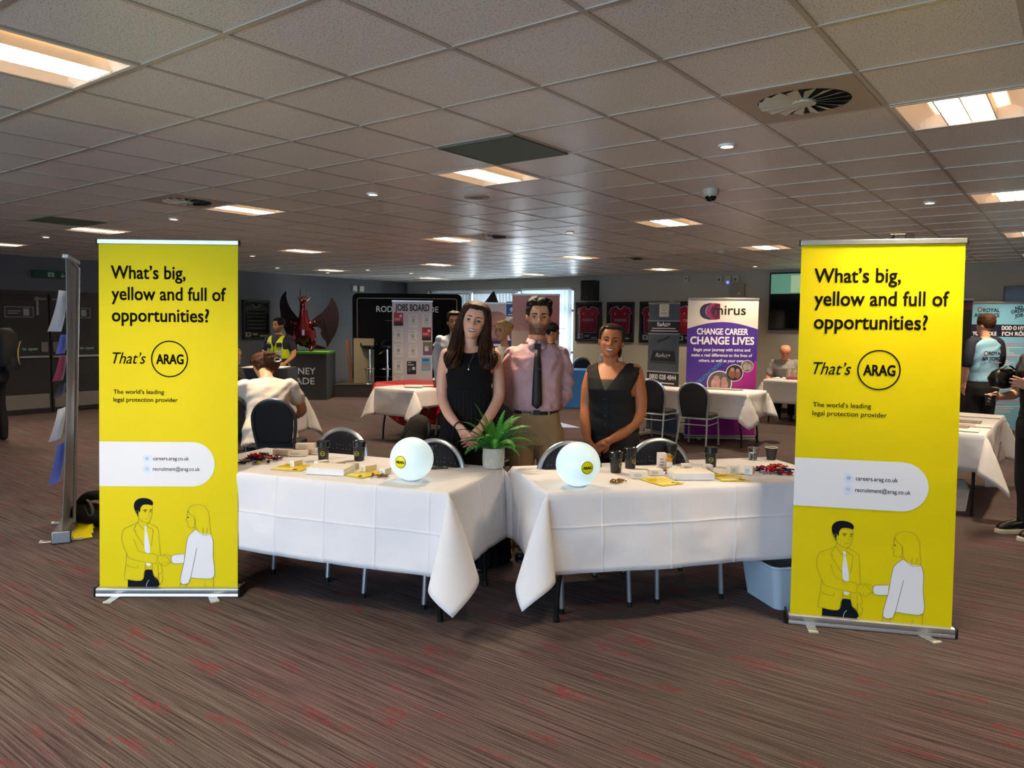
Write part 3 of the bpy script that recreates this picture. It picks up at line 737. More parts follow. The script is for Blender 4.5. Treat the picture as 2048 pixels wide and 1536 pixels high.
def make_chair(label, fab, metal=M_silver, group=None):
    """seat faces -y; back at +y"""
    t = thing('banquet_chair', label, 'chair', group=group)
    mb = MB(); mb.M = Matrix.Translation((0, -.02, .425)); pad(mb, rrect(.42, .42, .08), .05, fab); mb.obj('seat', t)
    mb = MB()
    lean = radians(9)
    Mb = Matrix.Translation((0, .19, .44)) @ Matrix.Rotation(-lean, 4, 'X')
    H = .46; w = .41
    arc = [(-.175, 0), (-.20, .16)] + [(w / 2 * cos(a) * 1.0, .26 + .195 * sin(a)) for a in [pi - pi * k / 14 for k in range(15)]] + [(.20, .16), (.175, 0)]
    inner = [(x * .9, .03 + z * .915) for x, z in arc]
    mbp = MB(); mbp.M = Mb @ Matrix.Rotation(radians(90), 4, 'X') @ Matrix.Translation((0, 0, -.006)); pad(mbp, [(x, z) for x, z in inner], .035, fab); bk = mbp.obj('backrest', t)
    mbp = MB(); mbp.M = Mb @ Matrix.Translation((0, .006, 0)) @ Matrix.Rotation(radians(-90), 4, 'X') @ Matrix.Scale(-1, 4, (0, 1, 0)); pad(mbp, [(x, z) for x, z in inner][::-1], .02, fab)
    mbp.obj('back_cover', bk)
    mb = MB(); mb.M = Mb
    full = [Vector((x, 0, z)) for x, z in arc]
    mb.tube(smooth_path(full, 3), .0145, metal, 8, flat=1.15); mb.obj('back_frame', t)
    for s_ in (-1, 1):
        mb = MB(); p0 = Mb @ Vector((s_ * .175, 0, 0))
        mb.tube(smooth_path([p0, (s_ * .19, .235, .28), (s_ * .205, .30, .012)], 5), [.0135] * 11, metal, 8); lg = mb.obj('leg', t)
        mb = MB(); mb.cyl((s_ * .205, .30, 0), (s_ * .205, .30, .03), .015, M_black, n=8); mb.obj('foot_cap', lg)
        mb = MB(); mb.tube(smooth_path([(s_ * .20, -.19, .41), (s_ * .205, -.21, .25), (s_ * .208, -.235, .012)], 5), .0135, metal, 8); lg = mb.obj('leg', t)
        mb = MB(); mb.cyl((s_ * .208, -.235, 0), (s_ * .208, -.235, .03), .015, M_black, n=8); mb.obj('foot_cap', lg)
    mb = MB(); mb.tube([(x, y, .415) for x, y in rrect(.41, .42, .06, 4, 0, -.015)], .013, metal, 8, closed=True); mb.obj('seat_frame', t)
    mb = MB(); mb.tube([(-.2, .21, .335), (.2, .21, .335)], .009, metal, 8)
    for s_ in (-1, 1): mb.tube([(s_ * .198, .215, .335), (s_ * .205, -.21, .335)], .008, metal, 8)
    mb.obj('stretcher', t)
    return t
ch0 = make_chair('black speckled chair behind the left table, left of the glowing globe', M_fab, group='chairs tucked behind the two white tables')
def chair_at(mid, axx, axy, yoff=.235):
    p = mid + axy * yoff; return Vector((p.x, p.y, 0))
ch0.location = chair_at(Vector((-3.935, 2.995, 0)), LAX, LAY); ch0.rotation_euler = (0, 0, LRZ)
dup(ch0, chair_at(Vector((-3.13, 3.05, 0)), LAX, LAY), LRZ - .06, 'black speckled chair in front of the woman in the long black dress')
dup(ch0, chair_at(Vector((-2.165, 3.69, 0)), RAX, RAY), RRZ + .03, 'black speckled chair behind the right table\u2019s glowing globe')
dup(ch0, chair_at(Vector((-1.80, 4.17, 0)), RAX, RAY), RRZ, 'black speckled chair in front of the woman in the waistcoat')

# ================================================================ things on the two tables
# glowing globes
def globe_mat(n):
    m = bpy.data.materials.new(n); m.use_nodes = True; b = m.node_tree.nodes['Principled BSDF']
    b.inputs['Base Color'].default_value = (.62, .70, .70, 1); b.inputs['Roughness'].default_value = .35
    b.inputs['Emission Color'].default_value = (.72, .96, 1, 1); b.inputs['Emission Strength'].default_value = .62
    tx = m.node_tree.nodes.new('ShaderNodeTexNoise'); tx.inputs['Scale'].default_value = 2; r = m.node_tree.nodes.new('ShaderNodeMapRange'); r.inputs['To Min'].default_value = .47; r.inputs['To Max'].default_value = .55
    m.node_tree.links.new(tx.outputs['Fac'], r.inputs['Value']); m.node_tree.links.new(r.outputs[0], b.inputs['Emission Strength']); return m
M_globe = globe_mat('lit_white_globe')
M_yst = mk('yellow_sticker', '#f4e900', .4, nz=None)
def globe(label, loc, r, face, up=.0):
    t = thing('glowing_globe', label, 'globe lamp', loc, face, 'glowing white globes')
    mb = MB(); k = [(r * cos(a), r + r * sin(a)) for a in [-pi / 2 + .35 + (pi - .35) * i / 30 for i in range(31)]]; z0 = k[0][1]
    mb.lathe([(x if i < 30 else .0001, z - z0 + .004) for i, (x, z) in enumerate(k)], M_globe, n=48); mb.obj('globe', t, ang=60)
    mb = MB(); mb.lathe([(r * .33, 0), (r * .35, .006)], M_white); mb.obj('base', t)
    mb = MB(); c = Vector((0, 0, r - z0 + .004))
    def onball(x, z, e):   # sticker hugging the ball
        v = Vector((x, -sqrt(max(r * r - x * x - z * z, 1e-6)), z)); return c + v * ((r + e) / r)
    n = 32; rs = r * .285
    vs = [onball(0, 0, .0012)]; fs = []
    for q in (1, 2, 3):
        for kk in range(n): vs.append(onball(rs * q / 3 * cos(2 * pi * kk / n), rs * q / 3 * sin(2 * pi * kk / n), .0012))
    for kk in range(n): fs.append((0, 1 + kk, 1 + (kk + 1) % n))
    for q in (0, 1):
        for kk in range(n): fs.append((1 + q * n + kk, 1 + (q + 1) * n + kk, 1 + (q + 1) * n + (kk + 1) % n, 1 + q * n + (kk + 1) % n))
    mb.add(vs, fs, M_yst)
    vs2 = []; fs2 = []
    for kk in range(n):
        for q in (rs * .90, rs * .97): vs2.append(onball(q * cos(2 * pi * kk / n), q * sin(2 * pi * kk / n), .002))
    for kk in range(n): j = (kk + 1) % n; fs2.append((2 * kk, 2 * kk + 1, 2 * j + 1, 2 * j))
    mb.add(vs2, fs2, M_inkb)
    vt, ft = text_geo('ARAG'); x0 = min(v[0] for v in vt); x1 = max(v[0] for v in vt); kx = rs * 1.42 / (x1 - x0)
    for off in (-.0012, 0, .0012): mb.add([onball((v[0] - (x0 + x1) / 2) * kx + off, (v[1] - .34) * kx * 1.1, .0024) for v in vt], ft, M_inkb)
    st = mb.obj('sticker', t); st.rotation_euler = (0, 0, up)
    return t
globe('glowing white globe lamp on the left table, sticker near its left side', W(-.565, 4.28, TZ), .123, FACE, -radians(24))
globe('glowing white globe lamp on the right table, sticker on its right half', W(.37, 4.17, TZ), .123, FACE, radians(20))

# fern in a pot
M_pot = mk('grey_cement_pot', '#b9b6ad', .85, nz=(30, .08), bump=(90, .3, .004))
M_fern = mk('fern_green', '#3f8f2a', .5, spec=.4, nz=(25, .30))
M_fern2 = mk('dark_fern_green', '#1f5f33', .5, spec=.4, nz=(25, .25))
M_soil = mk('potting_soil', '#1d1712', .9)
t = thing('potted_fern', 'green fern in a grey diamond-patterned pot at the corner of the left table', 'potted plant', W(-.11, 4.66, TZ), FACE)
mb = MB(); R = .066; Hp = .127
mb.lathe([(.0001, 0), (R * .86, 0), (R * .95, .006), (R, .03), (R, Hp), (R - .007, Hp), (R - .009, Hp - .02), (.0001, Hp - .02)], M_pot, n=40)
M_potline = mk('pale_pot_relief', '#d5d2c8', .85, nz=(30, .05))
for dr in (-1, 1):
    for k in range(9):
        mb.tube([((R + .0006) * cos(2 * pi * k / 9 + dr * .75 * q / 10), (R + .0006) * sin(2 * pi * k / 9 + dr * .75 * q / 10), .012 + (Hp - .02) * q / 10) for q in range(11)], .0013, M_potline, 5)
mb.obj('pot', t)
mb = MB(); mb.ell((0, 0, Hp - .014), (R - .01, R - .01, .008), M_soil); mb.obj('soil', t)
def frond(mb, az, el0, length, droop, width, m, bare=.12, roll=0):
    d = Vector((cos(az), sin(az), 0)); p = Vector((cos(az) * .022, sin(az) * .022, Hp - .01)); n = 34; pts = [p.copy()]; el = el0
    for i in range(n):
        st_ = length / n; p = p + (d * cos(el) + Vector((0, 0, 1)) * sin(el)) * st_; el -= droop / n * (.4 + 1.2 * i / n); pts.append(p.copy())
    mb.tube(pts, [.0016 * (1 - .8 * i / n) for i in range(n + 1)], m, 5)
    for i in range(int(n * bare), n + 1):
        q = i / n; w = width * min(1, (q - bare) * 5 + .25) * (1 - q ** 2.2) ** .8 + .004
        tan = (pts[min(i + 1, n)] - pts[max(i - 1, 0)]).normalized(); side = tan.cross(Vector((0, 0, 1)))
        side = side.normalized() if side.length > .05 else Vector((-d.y, d.x, 0))
        upn = side.cross(tan).normalized(); side = (side * cos(roll) + upn * sin(roll)).normalized(); upn = side.cross(tan).normalized()
        b_ = tan * (length / n) * .30
        for s_ in (-1, 1):
            a = pts[i]; j = 1 + .12 * sin(i * 2.1 + az * 5); e = side * s_ * w * j + tan * w * .30 - upn * w * .28; h = side * s_ * w * .55 + tan * w * .10 + upn * w * .05
            f = [(0, 1, 2, 5), (1, 3, 4, 2)] if False else [(0, 1, 3, 4, 2, 5)]
            mb.add([a - b_, a + h - b_ * .95, a + h + b_ * .95, a + e - b_ * .25, a + e + b_ * .25, a + b_], [(0, 1, 3, 4, 2, 5)] if s_ > 0 else [(5, 2, 4, 3, 1, 0)], m)
rf = random.Random(4)
FR = [(2.5, 1.42, .30, .8, .020), (2.2, 1.2, .25, 1.2, .024), (2.9, 1.0, .26, 1.5, .024), (3.4, .9, .23, 1.8, .026), (2.0, 1.35, .24, 1.0, .022), (.5, 1.1, .27, 1.6, .028), (.1, .95, .29, 1.8, .030), (-.3, .8, .27, 1.7, .030), (1.2, 1.3, .27, .9, .024), (.8, 1.15, .29, 1.2, .028),
      (.3, .62, .24, 1.3, .026), (-.05, 1.2, .27, 1.6, .028), (-.9, .95, .22, 2.1, .028), (-1.5, 1.1, .21, 2.4, .028), (-2.1, .85, .21, 2.1, .026), (-2.6, .55, .19, 1.7, .024), (1.7, 1.25, .22, 1.1, .024), (-1.2, 1.32, .21, 1.7, .024), (-.55, 1.22, .25, 1.7, .028), (4.2, 1.1, .22, 2.0, .026),
      (.2, .35, .22, 1.2, .026), (-.7, .5, .2, 1.6, .026), (2.7, .7, .2, 1.6, .024), (3.2, 1.25, .24, 1.2, .022), (-1.8, 1.3, .2, 1.9, .024), (.65, 1.35, .24, 1.0, .024), (-2.4, 1.2, .2, 1.8, .024)]
for k, (az, el, ln, dr, wd) in enumerate(FR):
    mb = MB(); frond(mb, az, el, ln * 1.04, dr, wd, M_fern if k % 4 != 2 else M_fern2, roll=rf.uniform(-.5, .5)); mb.obj('frond', t)

# black cups with yellow logo
M_cup = mk('black_cup_plastic', '#16181a', .25, coat=.3)
M_cupring = mk('yellow_cup_logo', '#d8d32a', .45, nz=None)
def make_cup():
    t = thing('reusable_cup', '', 'cup', group='black reusable cups with a round yellow logo')
    mb = MB(); mb.lathe([(.0001, 0), (.031, 0), (.033, .004), (.0365, .075), (.0368, .082), (.041, .086), (.0405, .112)], M_cup, n=32); mb.obj('cup_body', t)
    mb = MB(); mb.lathe([(.0425, .110), (.0425, .121), (.038, .124), (.034, .121), (.0001, .120)], M_cup, n=32); mb.obj('lid', t)
    mb = MB(); rr = .0372
    def cy(x, z): return ((rr) * sin(x / rr), -(rr) * cos(x / rr), z + .046)
    vs = []; fs = []; n = 28
    for k in range(n):
        for q in (.0125, .0145): vs.append(cy(q * cos(2 * pi * k / n), q * sin(2 * pi * k / n)))
    for k in range(n): j = (k + 1) % n; fs.append((2 * k, 2 * k + 1, 2 * j + 1, 2 * j))
    mb.add(vs, fs, M_cupring)
    vt, ft = text_geo('ARAG'); x0 = min(v[0] for v in vt); x1 = max(v[0] for v in vt); kx = .019 / (x1 - x0)
    mb.add([cy((v[0] - (x0 + x1) / 2) * kx, (v[1] - .34) * kx * 1.2) for v in vt], ft, M_cupring); mb.obj('logo', t)
    return t
c0 = make_cup(); c0.scale = (1.0, 1.0, 1.02)
CUPS = [(-1.215, 4.87, .1, 'black cup with round yellow logo on the left table, first from the boxes pile'), (-.985, 4.88, -.25, 'black cup with round yellow logo before the left table\u2019s first chair'), (-.49, 4.76, .8, 'black cup half hidden behind the left glowing globe'),
        (.635, 4.56, .75, 'black cup nearest the right glowing globe, its logo turned aside'), (.745, 4.71, .55, 'second black cup from the right glowing globe'), (1.03, 4.87, -.1, 'black cup behind the amber bottle'), (1.27, 4.79, -.25, 'black cup beside the right yellow leaflet, nearest the clear cup')]
for k, (la, fw, a, lb) in enumerate(CUPS):
    if k == 0: c0.location = W(la, fw, TZ); c0.rotation_euler = (0, 0, FACE + a); c0['label'] = lb
    else: dup(c0, W(la, fw, TZ), FACE + a, lb)
# clear plastic cup and paper cup
M_clear = mk('clear_plastic', (.95, .97, .98), .05, trans=1, ior=1.3, nz=None)
t = thing('clear_cup', 'clear plastic tumbler at the back of the right table', 'cup', W(1.62, 5.05, TZ), FACE)
mb = MB(); mb.lathe([(.0001, .001), (.026, .001), (.036, .078), (.039, .080), (.0375, .081), (.0345, .078), (.0248, .003), (.0001, .003)], M_clear, n=28); mb.obj('tumbler', t)
mb = MB(); mb.lathe([(.0001, .0035), (.025, .0035), (.0305, .045), (.0001, .045)], mk('clear_water', (.93, .97, .98), .02, trans=1, ior=1.33, nz=None), n=24); mb.obj('water', t)
t = thing('paper_cup', 'dark brown paper cup at the back corner of the right table', 'cup', W(1.745, 5.06, TZ), FACE)
mb = MB(); mb.lathe([(.028, .0), (.040, .082)], mk('brown_paper_cup', '#2b2722', .6), n=28); mb.obj('cup_wall', t)
mb = MB(); mb.lathe([(.040, .080), (.0415, .083), (.040, .085), (.0385, .083), (.037, .075), (.0001, .072)], mk('cream_cup_rim', '#e5d6bb', .6), n=28); mb.obj('rolled_rim', t)

# small white boxes
M_card = mk('white_carton', '#efe9df', .6); M_kraft = mk('carton_side', '#d9c8b0', .65); M_tiny = mk('grey_small_print', '#8c8880', .6, nz=None)
def carton(label, la, fw, a, sx, sy, sz, group='small white product boxes', up=0.0, m=None):
    t = thing('product_box', label, 'box', W(la, fw, TZ + up), FACE + a, group)
    mb = MB(); mb.box(-sx / 2, sx / 2, -sy / 2, sy / 2, 0, sz, m or M_card)
    for k in range(3): mb.rect(-sx * .34, sx * (.1 + .08 * (k % 2)), sz * (.62 - .17 * k), sz * (.68 - .17 * k), M_tiny, -sy / 2 - .0006)
    mb.obj('carton', t, smooth=False)
    mb = MB(); mb.box(sx / 2 - .002, sx / 2 + .0008, -sy * .46, sy * .46, sz * .08, sz * .94, M_kraft); mb.obj('end_flap', t, smooth=False)
for a in [(-1.33, 4.66, -.5, .032, .075, .035, 'small white box on the left table, first of the row behind the booklet pile'), (-1.17, 4.65, -.7, .038, .085, .036, 'small white box, second in the row on the left table'), (-1.06, 4.62, -.6, .034, .085, .038, 'small white box, third in the row on the left table'),
          (-.965, 4.57, -.7, .036, .075, .038, 'small white box, fourth in the row on the left table'), (-.855, 4.52, -.75, .045, .085, .038, 'small white box, fifth in the row on the left table'), (-.74, 4.43, -.4, .035, .07, .036, 'small white box touching the left glowing globe')]:
    carton(a[6], *a[:6])
for a in [(.745, 4.40, .12, .095, .05, .04, 'white printed box beside the gold wrapped sweets'), (.86, 4.50, .2, .085, .05, .034, 'white box behind the printed box, nearer the black cups'), (.97, 4.50, .3, .03, .05, .04, 'small pale box left of the amber bottle'), (.885, 4.66, .1, .05, .04, .105, 'tall white box standing behind the amber bottle'),
          (1.075, 4.62, .1, .055, .05, .045, 'pale cream box in front of the black cup behind the amber bottle'), (1.20, 4.60, .15, .05, .05, .046, 'frosted pale box in the middle of the right table'), (1.345, 4.57, .15, .055, .05, .046, 'frosted pale box left of the cup near the right leaflet'), (1.44, 4.55, -.5, .05, .06, .048, 'tilted white box behind the right yellow leaflet')]:
    la = a[0] if a[0] != .885 else .93
    carton(a[6], la, *a[1:6])
t = thing('amber_bottle', 'tall amber bottle standing among boxes on the right table', 'bottle', W(.965, 4.61, TZ), FACE)
mb = MB(); mb.box(-.018, .018, -.018, .018, 0, .085, mk('amber_glass', '#d9922c', .15, nz=None)); mb.obj('bottle_body', t, bevel=.005)
mb = MB(); mb.box(-.012, .012, -.012, .012, .083, .108, mk('amber_cap', '#b8822e', .3)); mb.obj('cap', t, bevel=.003)
mb = MB(); mb.box(-.0185, .0185, -.0186, -.018, .03, .06, M_paper); mb.obj('paper_label', t, smooth=False)
# pile of slim cartons at the back of the left table
for k, (la, fw, a, up, lb) in enumerate([(-1.53, 5.06, -.2, 0, 'slim cream carton at the left of the carton pile, back of the left table'), (-1.42, 5.02, .1, 0, 'slim cream carton at the middle of the carton pile'), (-1.31, 5.1, -.15, 0, 'slim cream carton at the right of the carton pile'), (-1.39, 5.1, .05, .036, 'slim cream carton lying on top of the carton pile')]):
    carton(lb, la, fw, a, .125, .06, .035, 'slim cartons in a pile on the left table', up, M_kraft)
# booklets
M_ybk = mk('yellow_leaflet_cover', '#f1d800', .3, coat=.4, nz=(8, .03)); M_ybk2 = mk('pale_yellow_print', '#f6eda0', .4, nz=None); M_ydk = mk('ochre_print', '#b69a10', .5, nz=None)
def leaflet(label, la, fw, a, w, l, th=.003):
    t = thing('yellow_leaflet', label, 'leaflet', W(la, fw, TZ), FACE + a, 'yellow leaflets')
    mb = MB(); mb.box(-w / 2, w / 2, -l / 2, l / 2, 0, th, M_ybk)
    def top(x0, x1, y0, y1, m, e=.0006): mb.add([(x0, y0, th + e), (x1, y0, th + e), (x1, y1, th + e), (x0, y1, th + e)], [(0, 1, 2, 3)], m)
    top(-w * .42, w * .1, l * .28, l * .32, M_ydk); top(-w * .42, w * .3, l * .19, l * .23, M_ydk); top(-w * .42, -w * .05, l * .10, l * .14, M_ydk)
    top(-w * .45, w * .2, -l * .42, -l * .22, M_ybk2); top(w * .12, w * .28, -l * .34, -l * .28, M_inkb, .001); top(w * .2, w * .38, -l * .45, -l * .40, M_inkb, .001)
    mb.obj('cover', t, smooth=False)
leaflet('yellow leaflet at the left of the left table, by the heap of wrapped sweets', -1.33, 4.60, -.25, .20, .19)
leaflet('yellow leaflet next to the left glowing globe, corner towards the table edge', -.86, 4.42, -.6, .15, .20)
leaflet('yellow leaflet beside the gold sweets on the right table', .86, 4.30, .5, .15, .21)
leaflet('yellow leaflet at the right of the white booklet pile on the right table', 1.285, 4.43, .12, .17, .20)
def booklets(label, la, fw, a, w, l, n):
    for k in range(n):
        t = thing('white_booklet', '%s white booklet in the pile on the %s table' % (('bottom', 'second', 'third', 'fourth', 'fifth', 'sixth')[k] if k < n - 1 else 'topmost', label), 'booklet', W(la + .002 * (k % 2), fw, TZ + .0075 * k), FACE + a + .015 * ((k * 7) % 3 - 1), 'white booklets piled on the %s table' % label)
        mb = MB(); mb.box(-w / 2, w / 2, -l / 2, l / 2, 0, .0072, M_paper); mb.obj('booklet_block', t, smooth=False)
        mb = MB(); mb.box(-w / 2, w / 2, -l / 2, l / 2, .0070, .0074, M_card); mb.obj('cover', t, smooth=False)
booklets('left', -1.07, 4.47, -.2, .235, .17, 5)
booklets('right', 1.055, 4.43, .08, .235, .16, 5)
# pens
for la, fw, a, lb in [(-.46, 4.63, .15, 'black pen beside the left glowing globe'), (-.43, 4.60, .32, 'black pen next to the other pen by the left globe'), (.99, 4.54, .35, 'black pen behind the booklet pile on the right table')]:
    t = thing('pen', lb, 'pen', W(la, fw, TZ + .0055), FACE + a, 'black pens')
    mb = MB(); mb.cyl((-.065, 0, 0), (.045, 0, 0), .005, M_black, n=10); mb.obj('barrel', t)
    mb = MB(); mb.cyl((.045, 0, 0), (.068, 0, 0), .005, M_alu, .001, n=10); mb.obj('tip', t)
# wrapped sweets
def sweet(label, p, a, m, s=.017, group=''):
    t = thing('wrapped_sweet', label, 'sweet', p, a, group)
    mb = MB(); mb.ell((0, 0, 0), (s, s * .55, s * .5), m, 10, 7)
    for d_ in (-1, 1):
        vs = [(d_ * s * .85, 0, 0)]; nn = 7
        for k in range(nn): q = -1 + 2 * k / (nn - 1); vs.append((d_ * s * 1.75, q * s * .6, (s * .28 if k % 2 else -s * .28)))
        mb.add(vs, [(0, k, k + 1) for k in range(1, nn)], m)
    mb.obj('wrapper', t, ang=25)
SW = [mk('red_foil', '#b5152b', .25, .5, nz=(60, .2)), mk('purple_foil', '#3a2a5c', .25, .5, nz=(60, .2)), mk('navy_foil', '#1f2547', .25, .5, nz=(60, .2)), mk('orange_foil', '#d4581f', .25, .5, nz=(60, .2)), mk('lilac_foil', '#8b7490', .25, .5, nz=(60, .2)), mk('olive_foil', '#b3a51f', .25, .5, nz=(60, .2)), mk('brown_foil', '#6a4038', .25, .5, nz=(60, .2))]
M_goldf = mk('gold_foil', '#a9783a', .22, .7, nz=(60, .2))
rs_ = random.Random(21)
def heap(where, la, fw, rx, ry, n, layers, cols, desc):
    k = 0
    for ly in range(layers):
        for i in range(n[ly]):
            sc = 1 - .33 * ly
            x = la + rs_.uniform(-rx, rx) * sc; y = fw + rs_.uniform(-ry, ry) * sc
            m = cols[min(int(rs_.random() * len(cols)), len(cols) - 1)] if ly < 1 else rs_.choice([SW[0], SW[0], SW[3], SW[1]])
            sweet('foil wrapped sweet in the %s' % desc, W(x, y, TZ + .011 + ly * .016), rs_.uniform(0, 6.3), m, .019, 'wrapped sweets in the ' + desc); k += 1
heap('left', -1.60, 4.80, .13, .11, (20, 12, 5), 3, [SW[1], SW[2], SW[4], SW[6], SW[5], SW[2]], 'heap at the left end of the left table')
heap('right', 1.60, 4.60, .13, .09, (18, 10, 4), 3, [SW[1], SW[2], SW[2], SW[4], SW[0]], 'heap beside the right yellow banner')
for k in range(6): sweet('gold wrapped sweet in the cluster by the left glowing globe', W(-.76 + rs_.uniform(-.045, .045), 4.34 + rs_.uniform(-.035, .035), TZ + .009 + .004 * (k % 2)), rs_.uniform(0, 6), M_goldf, .016, 'gold sweets by the left globe')
for k in range(7): sweet('gold wrapped sweet in the cluster by the right glowing globe', W(.62 + rs_.uniform(-.055, .055), 4.25 + rs_.uniform(-.03, .03), TZ + .009 + .004 * (k % 2)), rs_.uniform(0, 6), M_goldf, .016, 'gold sweets by the right globe')

# storage tub under the right table
M_tub = mk('pale_blue_plastic_tub', '#a9bdcf', .35, nz=(2, .02))
t = thing('storage_tub', 'pale blue plastic storage tub on the floor under the right table', 'storage tub', W(1.74, 4.50), RRZ)
mb = MB(); n0 = rrect(.50, .34, .04); n1 = rrect(.58, .40, .045); n = len(n0)
vs = [(x, y, 0) for x, y in n0] + [(x, y, .26) for x, y in n1] + [(x * .97, y * .97, .26) for x, y in n1] + [(x * .97, y * .97, .01) for x, y in n0]
fs = [tuple(range(n - 1, -1, -1)), tuple(range(3 * n, 4 * n))] + [(r * n + k, r * n + (k + 1) % n, (r + 1) * n + (k + 1) % n, (r + 1) * n + k) for r in range(3) for k in range(n)]
mb.add(vs, fs, M_tub); mb.obj('tub', t, ang=50)
mb = MB(); mb.tube([(x * 1.01, y * 1.01, .255) for x, y in n1], .009, M_tub, 6, closed=True); mb.obj('rim', t)

# ================================================================ portable banner seen edge-on, with its bag
SB1 = Vector((-5.96, 2.42, 0)); SB0 = W(-3.545, 6.06); sd = (SB1 - SB0); sl = sd.length; sd.normalize()
t = thing('notice_banner', 'silver roll-up banner seen edge-on at the far left, papers stuck on its front', 'banner stand', (SB0 + SB1) / 2, atan2(sd.y, sd.x))
rollup_base(t, sl + .15, .085, .12, feet=((-.29, 0), (.29, 0)))
mb = MB(); mb.box(sl / 2 + .078, sl / 2 + .092, -.06, .062, .004, .092, mk('grey_end_plate', '#9aa0a6', .4, .5)); mb.obj('end_plate', t, bevel=.01)
M_sbk = mk('grey_banner_back', '#8d8f92', .35, .35)
Hs = 2.0; Mx = Matrix.Translation((0, .0, .08)) @ Matrix.Rotation(radians(-2.5), 4, 'X')
mb = MB(); mb.M = Mx; w_ = sl + .1
prof = [(-.0 + .018 * sin(k / 10 * pi), k / 10) for k in range(11)]
for k in range(10):
    y0, z0 = prof[k][0], prof[k][1] * Hs; y1, z1 = prof[k + 1][0], prof[k + 1][1] * Hs
    mb.add([(-w_ / 2, y0, z0), (w_ / 2, y0, z0), (w_ / 2, y1, z1), (-w_ / 2, y1, z1)], [(0, 1, 2, 3)], M_wprint)
    mb.add([(-w_ / 2, y0 + .004, z0), (w_ / 2, y0 + .004, z0), (w_ / 2, y1 + .004, z1), (-w_ / 2, y1 + .004, z1)], [(3, 2, 1, 0)], M_sbk)
    for x in (-w_ / 2, w_ / 2): mb.add([(x, y0, z0), (x, y0 + .004, z0), (x, y1 + .004, z1), (x, y1, z1)], [(0, 1, 2, 3)], M_sbk)
mb.obj('printed_sheet', t)
mb = MB(); mb.M = Mx; mb.box(-w_ / 2 - .005, w_ / 2 + .005, -.02, .02, Hs - .01, Hs + .02, M_alu); mb.obj('top_rail', t, bevel=.004)
mb = MB(); mb.M = Mx; mb.tube([(.05, .05, .0), (.05, .05, Hs * .97), (.05, .015, Hs * .99)], .012, M_alu, 10); mb.obj('support_pole', t)
def stuck(label, x, z, w, h, m, curl, tilt=0):
    o = thing('stuck_sheet', label, 'sheet of paper', t.location, t.rotation_euler[2], 'sheets stuck on the edge-on banner')
    mb = MB(); mb.M = Mx; n = 6; K = 5; vs = []
    for k in range(n + 1):
        q = k / n
        for i_ in range(K + 1):
            u = i_ / K; vs.append((x + w * u * (1 - .05 * u), -.010 - curl * .6 * (1 - q) ** 2 - (curl * .7 + .02) * u ** 2 * (1 - .5 * q), z + h * q))
    fs = [(k * (K + 1) + i_, k * (K + 1) + i_ + 1, (k + 1) * (K + 1) + i_ + 1, (k + 1) * (K + 1) + i_) for k in range(n) for i_ in range(K)]
    mb.add(vs, fs, m)
    mb.obj('sheet', o)
M_pk = mk('pink_red_print', '#b2415f', .6); M_pb = mk('periwinkle_print', '#6d7fd0', .6); M_dkp = mk('dark_print', '#2d2a3c', .6)
xs_ = w_ / 2 - .215
stuck('white sheet curling off the top of the edge-on banner', xs_, 1.46, .21, .30, M_paper, .06)
stuck('mauve printed sheet, second down the edge-on banner', xs_, 1.30, .21, .14, M_pb, .02)
stuck('red printed sheet half way up the edge-on banner', xs_, 1.10, .21, .18, M_pk, .035)
stuck('dark printed sheet below the red one on the edge-on banner', xs_, .98, .21, .10, M_dkp, .03)
stuck('white sheet with a dark picture, low on the edge-on banner', xs_, .66, .21, .24, M_paper, .05)
stuck('blue sheet at the bottom of the edge-on banner', xs_, .34, .21, .30, M_pb, .05)
for k, (x, y, a, lb) in enumerate([(.24, .13, .3, 'yellow sheet on the floor nearest the edge-on banner\u2019s end'), (.10, .13, .1, 'yellow sheet on the floor, middle of three by the edge-on banner'), (-.05, .12, .25, 'yellow sheet on the floor, last of three by the edge-on banner')]):
    o = thing('floor_sheet', lb, 'sheet of paper', (SB0 + SB1) / 2 + sd * x + Vector((sd.y, -sd.x, 0)) * -y, atan2(sd.y, sd.x) + a, 'yellow sheets on the floor')
    mb = MB(); mb.add([(-.06, -.07, .02), (.05, -.07, .002), (.05, .05, .002), (-.06, .05, .05)], [(0, 1, 2, 3)], M_yst); mb.obj('sheet', o)
# carrying bag behind it
bagp = W(-3.30, 5.95)
t = thing('carrying_bag', 'black fabric carrying bag heaped on the floor behind the edge-on banner', 'bag', bagp, FACE)
mb = MB()
mb.tube(smooth_path([(-.17, .02, .10), (-.05, 0, .10), (.12, -.02, .085), (.30, -.03, .07), (.40, -.03, .06)], 5), [.07, .09, .10, .10, .1, .1, .1, .095, .09, .09, .09, .085, .08, .08, .075, .07, .07, .06, .05, .03, .02], M_blackmat, 12, flat=.8); mb.obj('bag_body', t, ang=60)
mb = MB(); mb.tube(smooth_path([(-.15, .05, .14), (-.08, .03, .22), (.03, .02, .24), (.10, .03, .20)], 5), [.03] + [.055] * 14 + [.03], M_blackmat, 10, flat=.7); mb.obj('bag_flap', t, ang=60)
mb = MB(); mb.tube(smooth_path([(-.03, -.06, .22), (.02, -.10, .20), (.045, -.115, .13), (.01, -.115, .11), (-.03, -.10, .18)], 6), .012, mk('grey_webbing', '#56534f', .8), 6, flat=.4); mb.obj('strap', t)
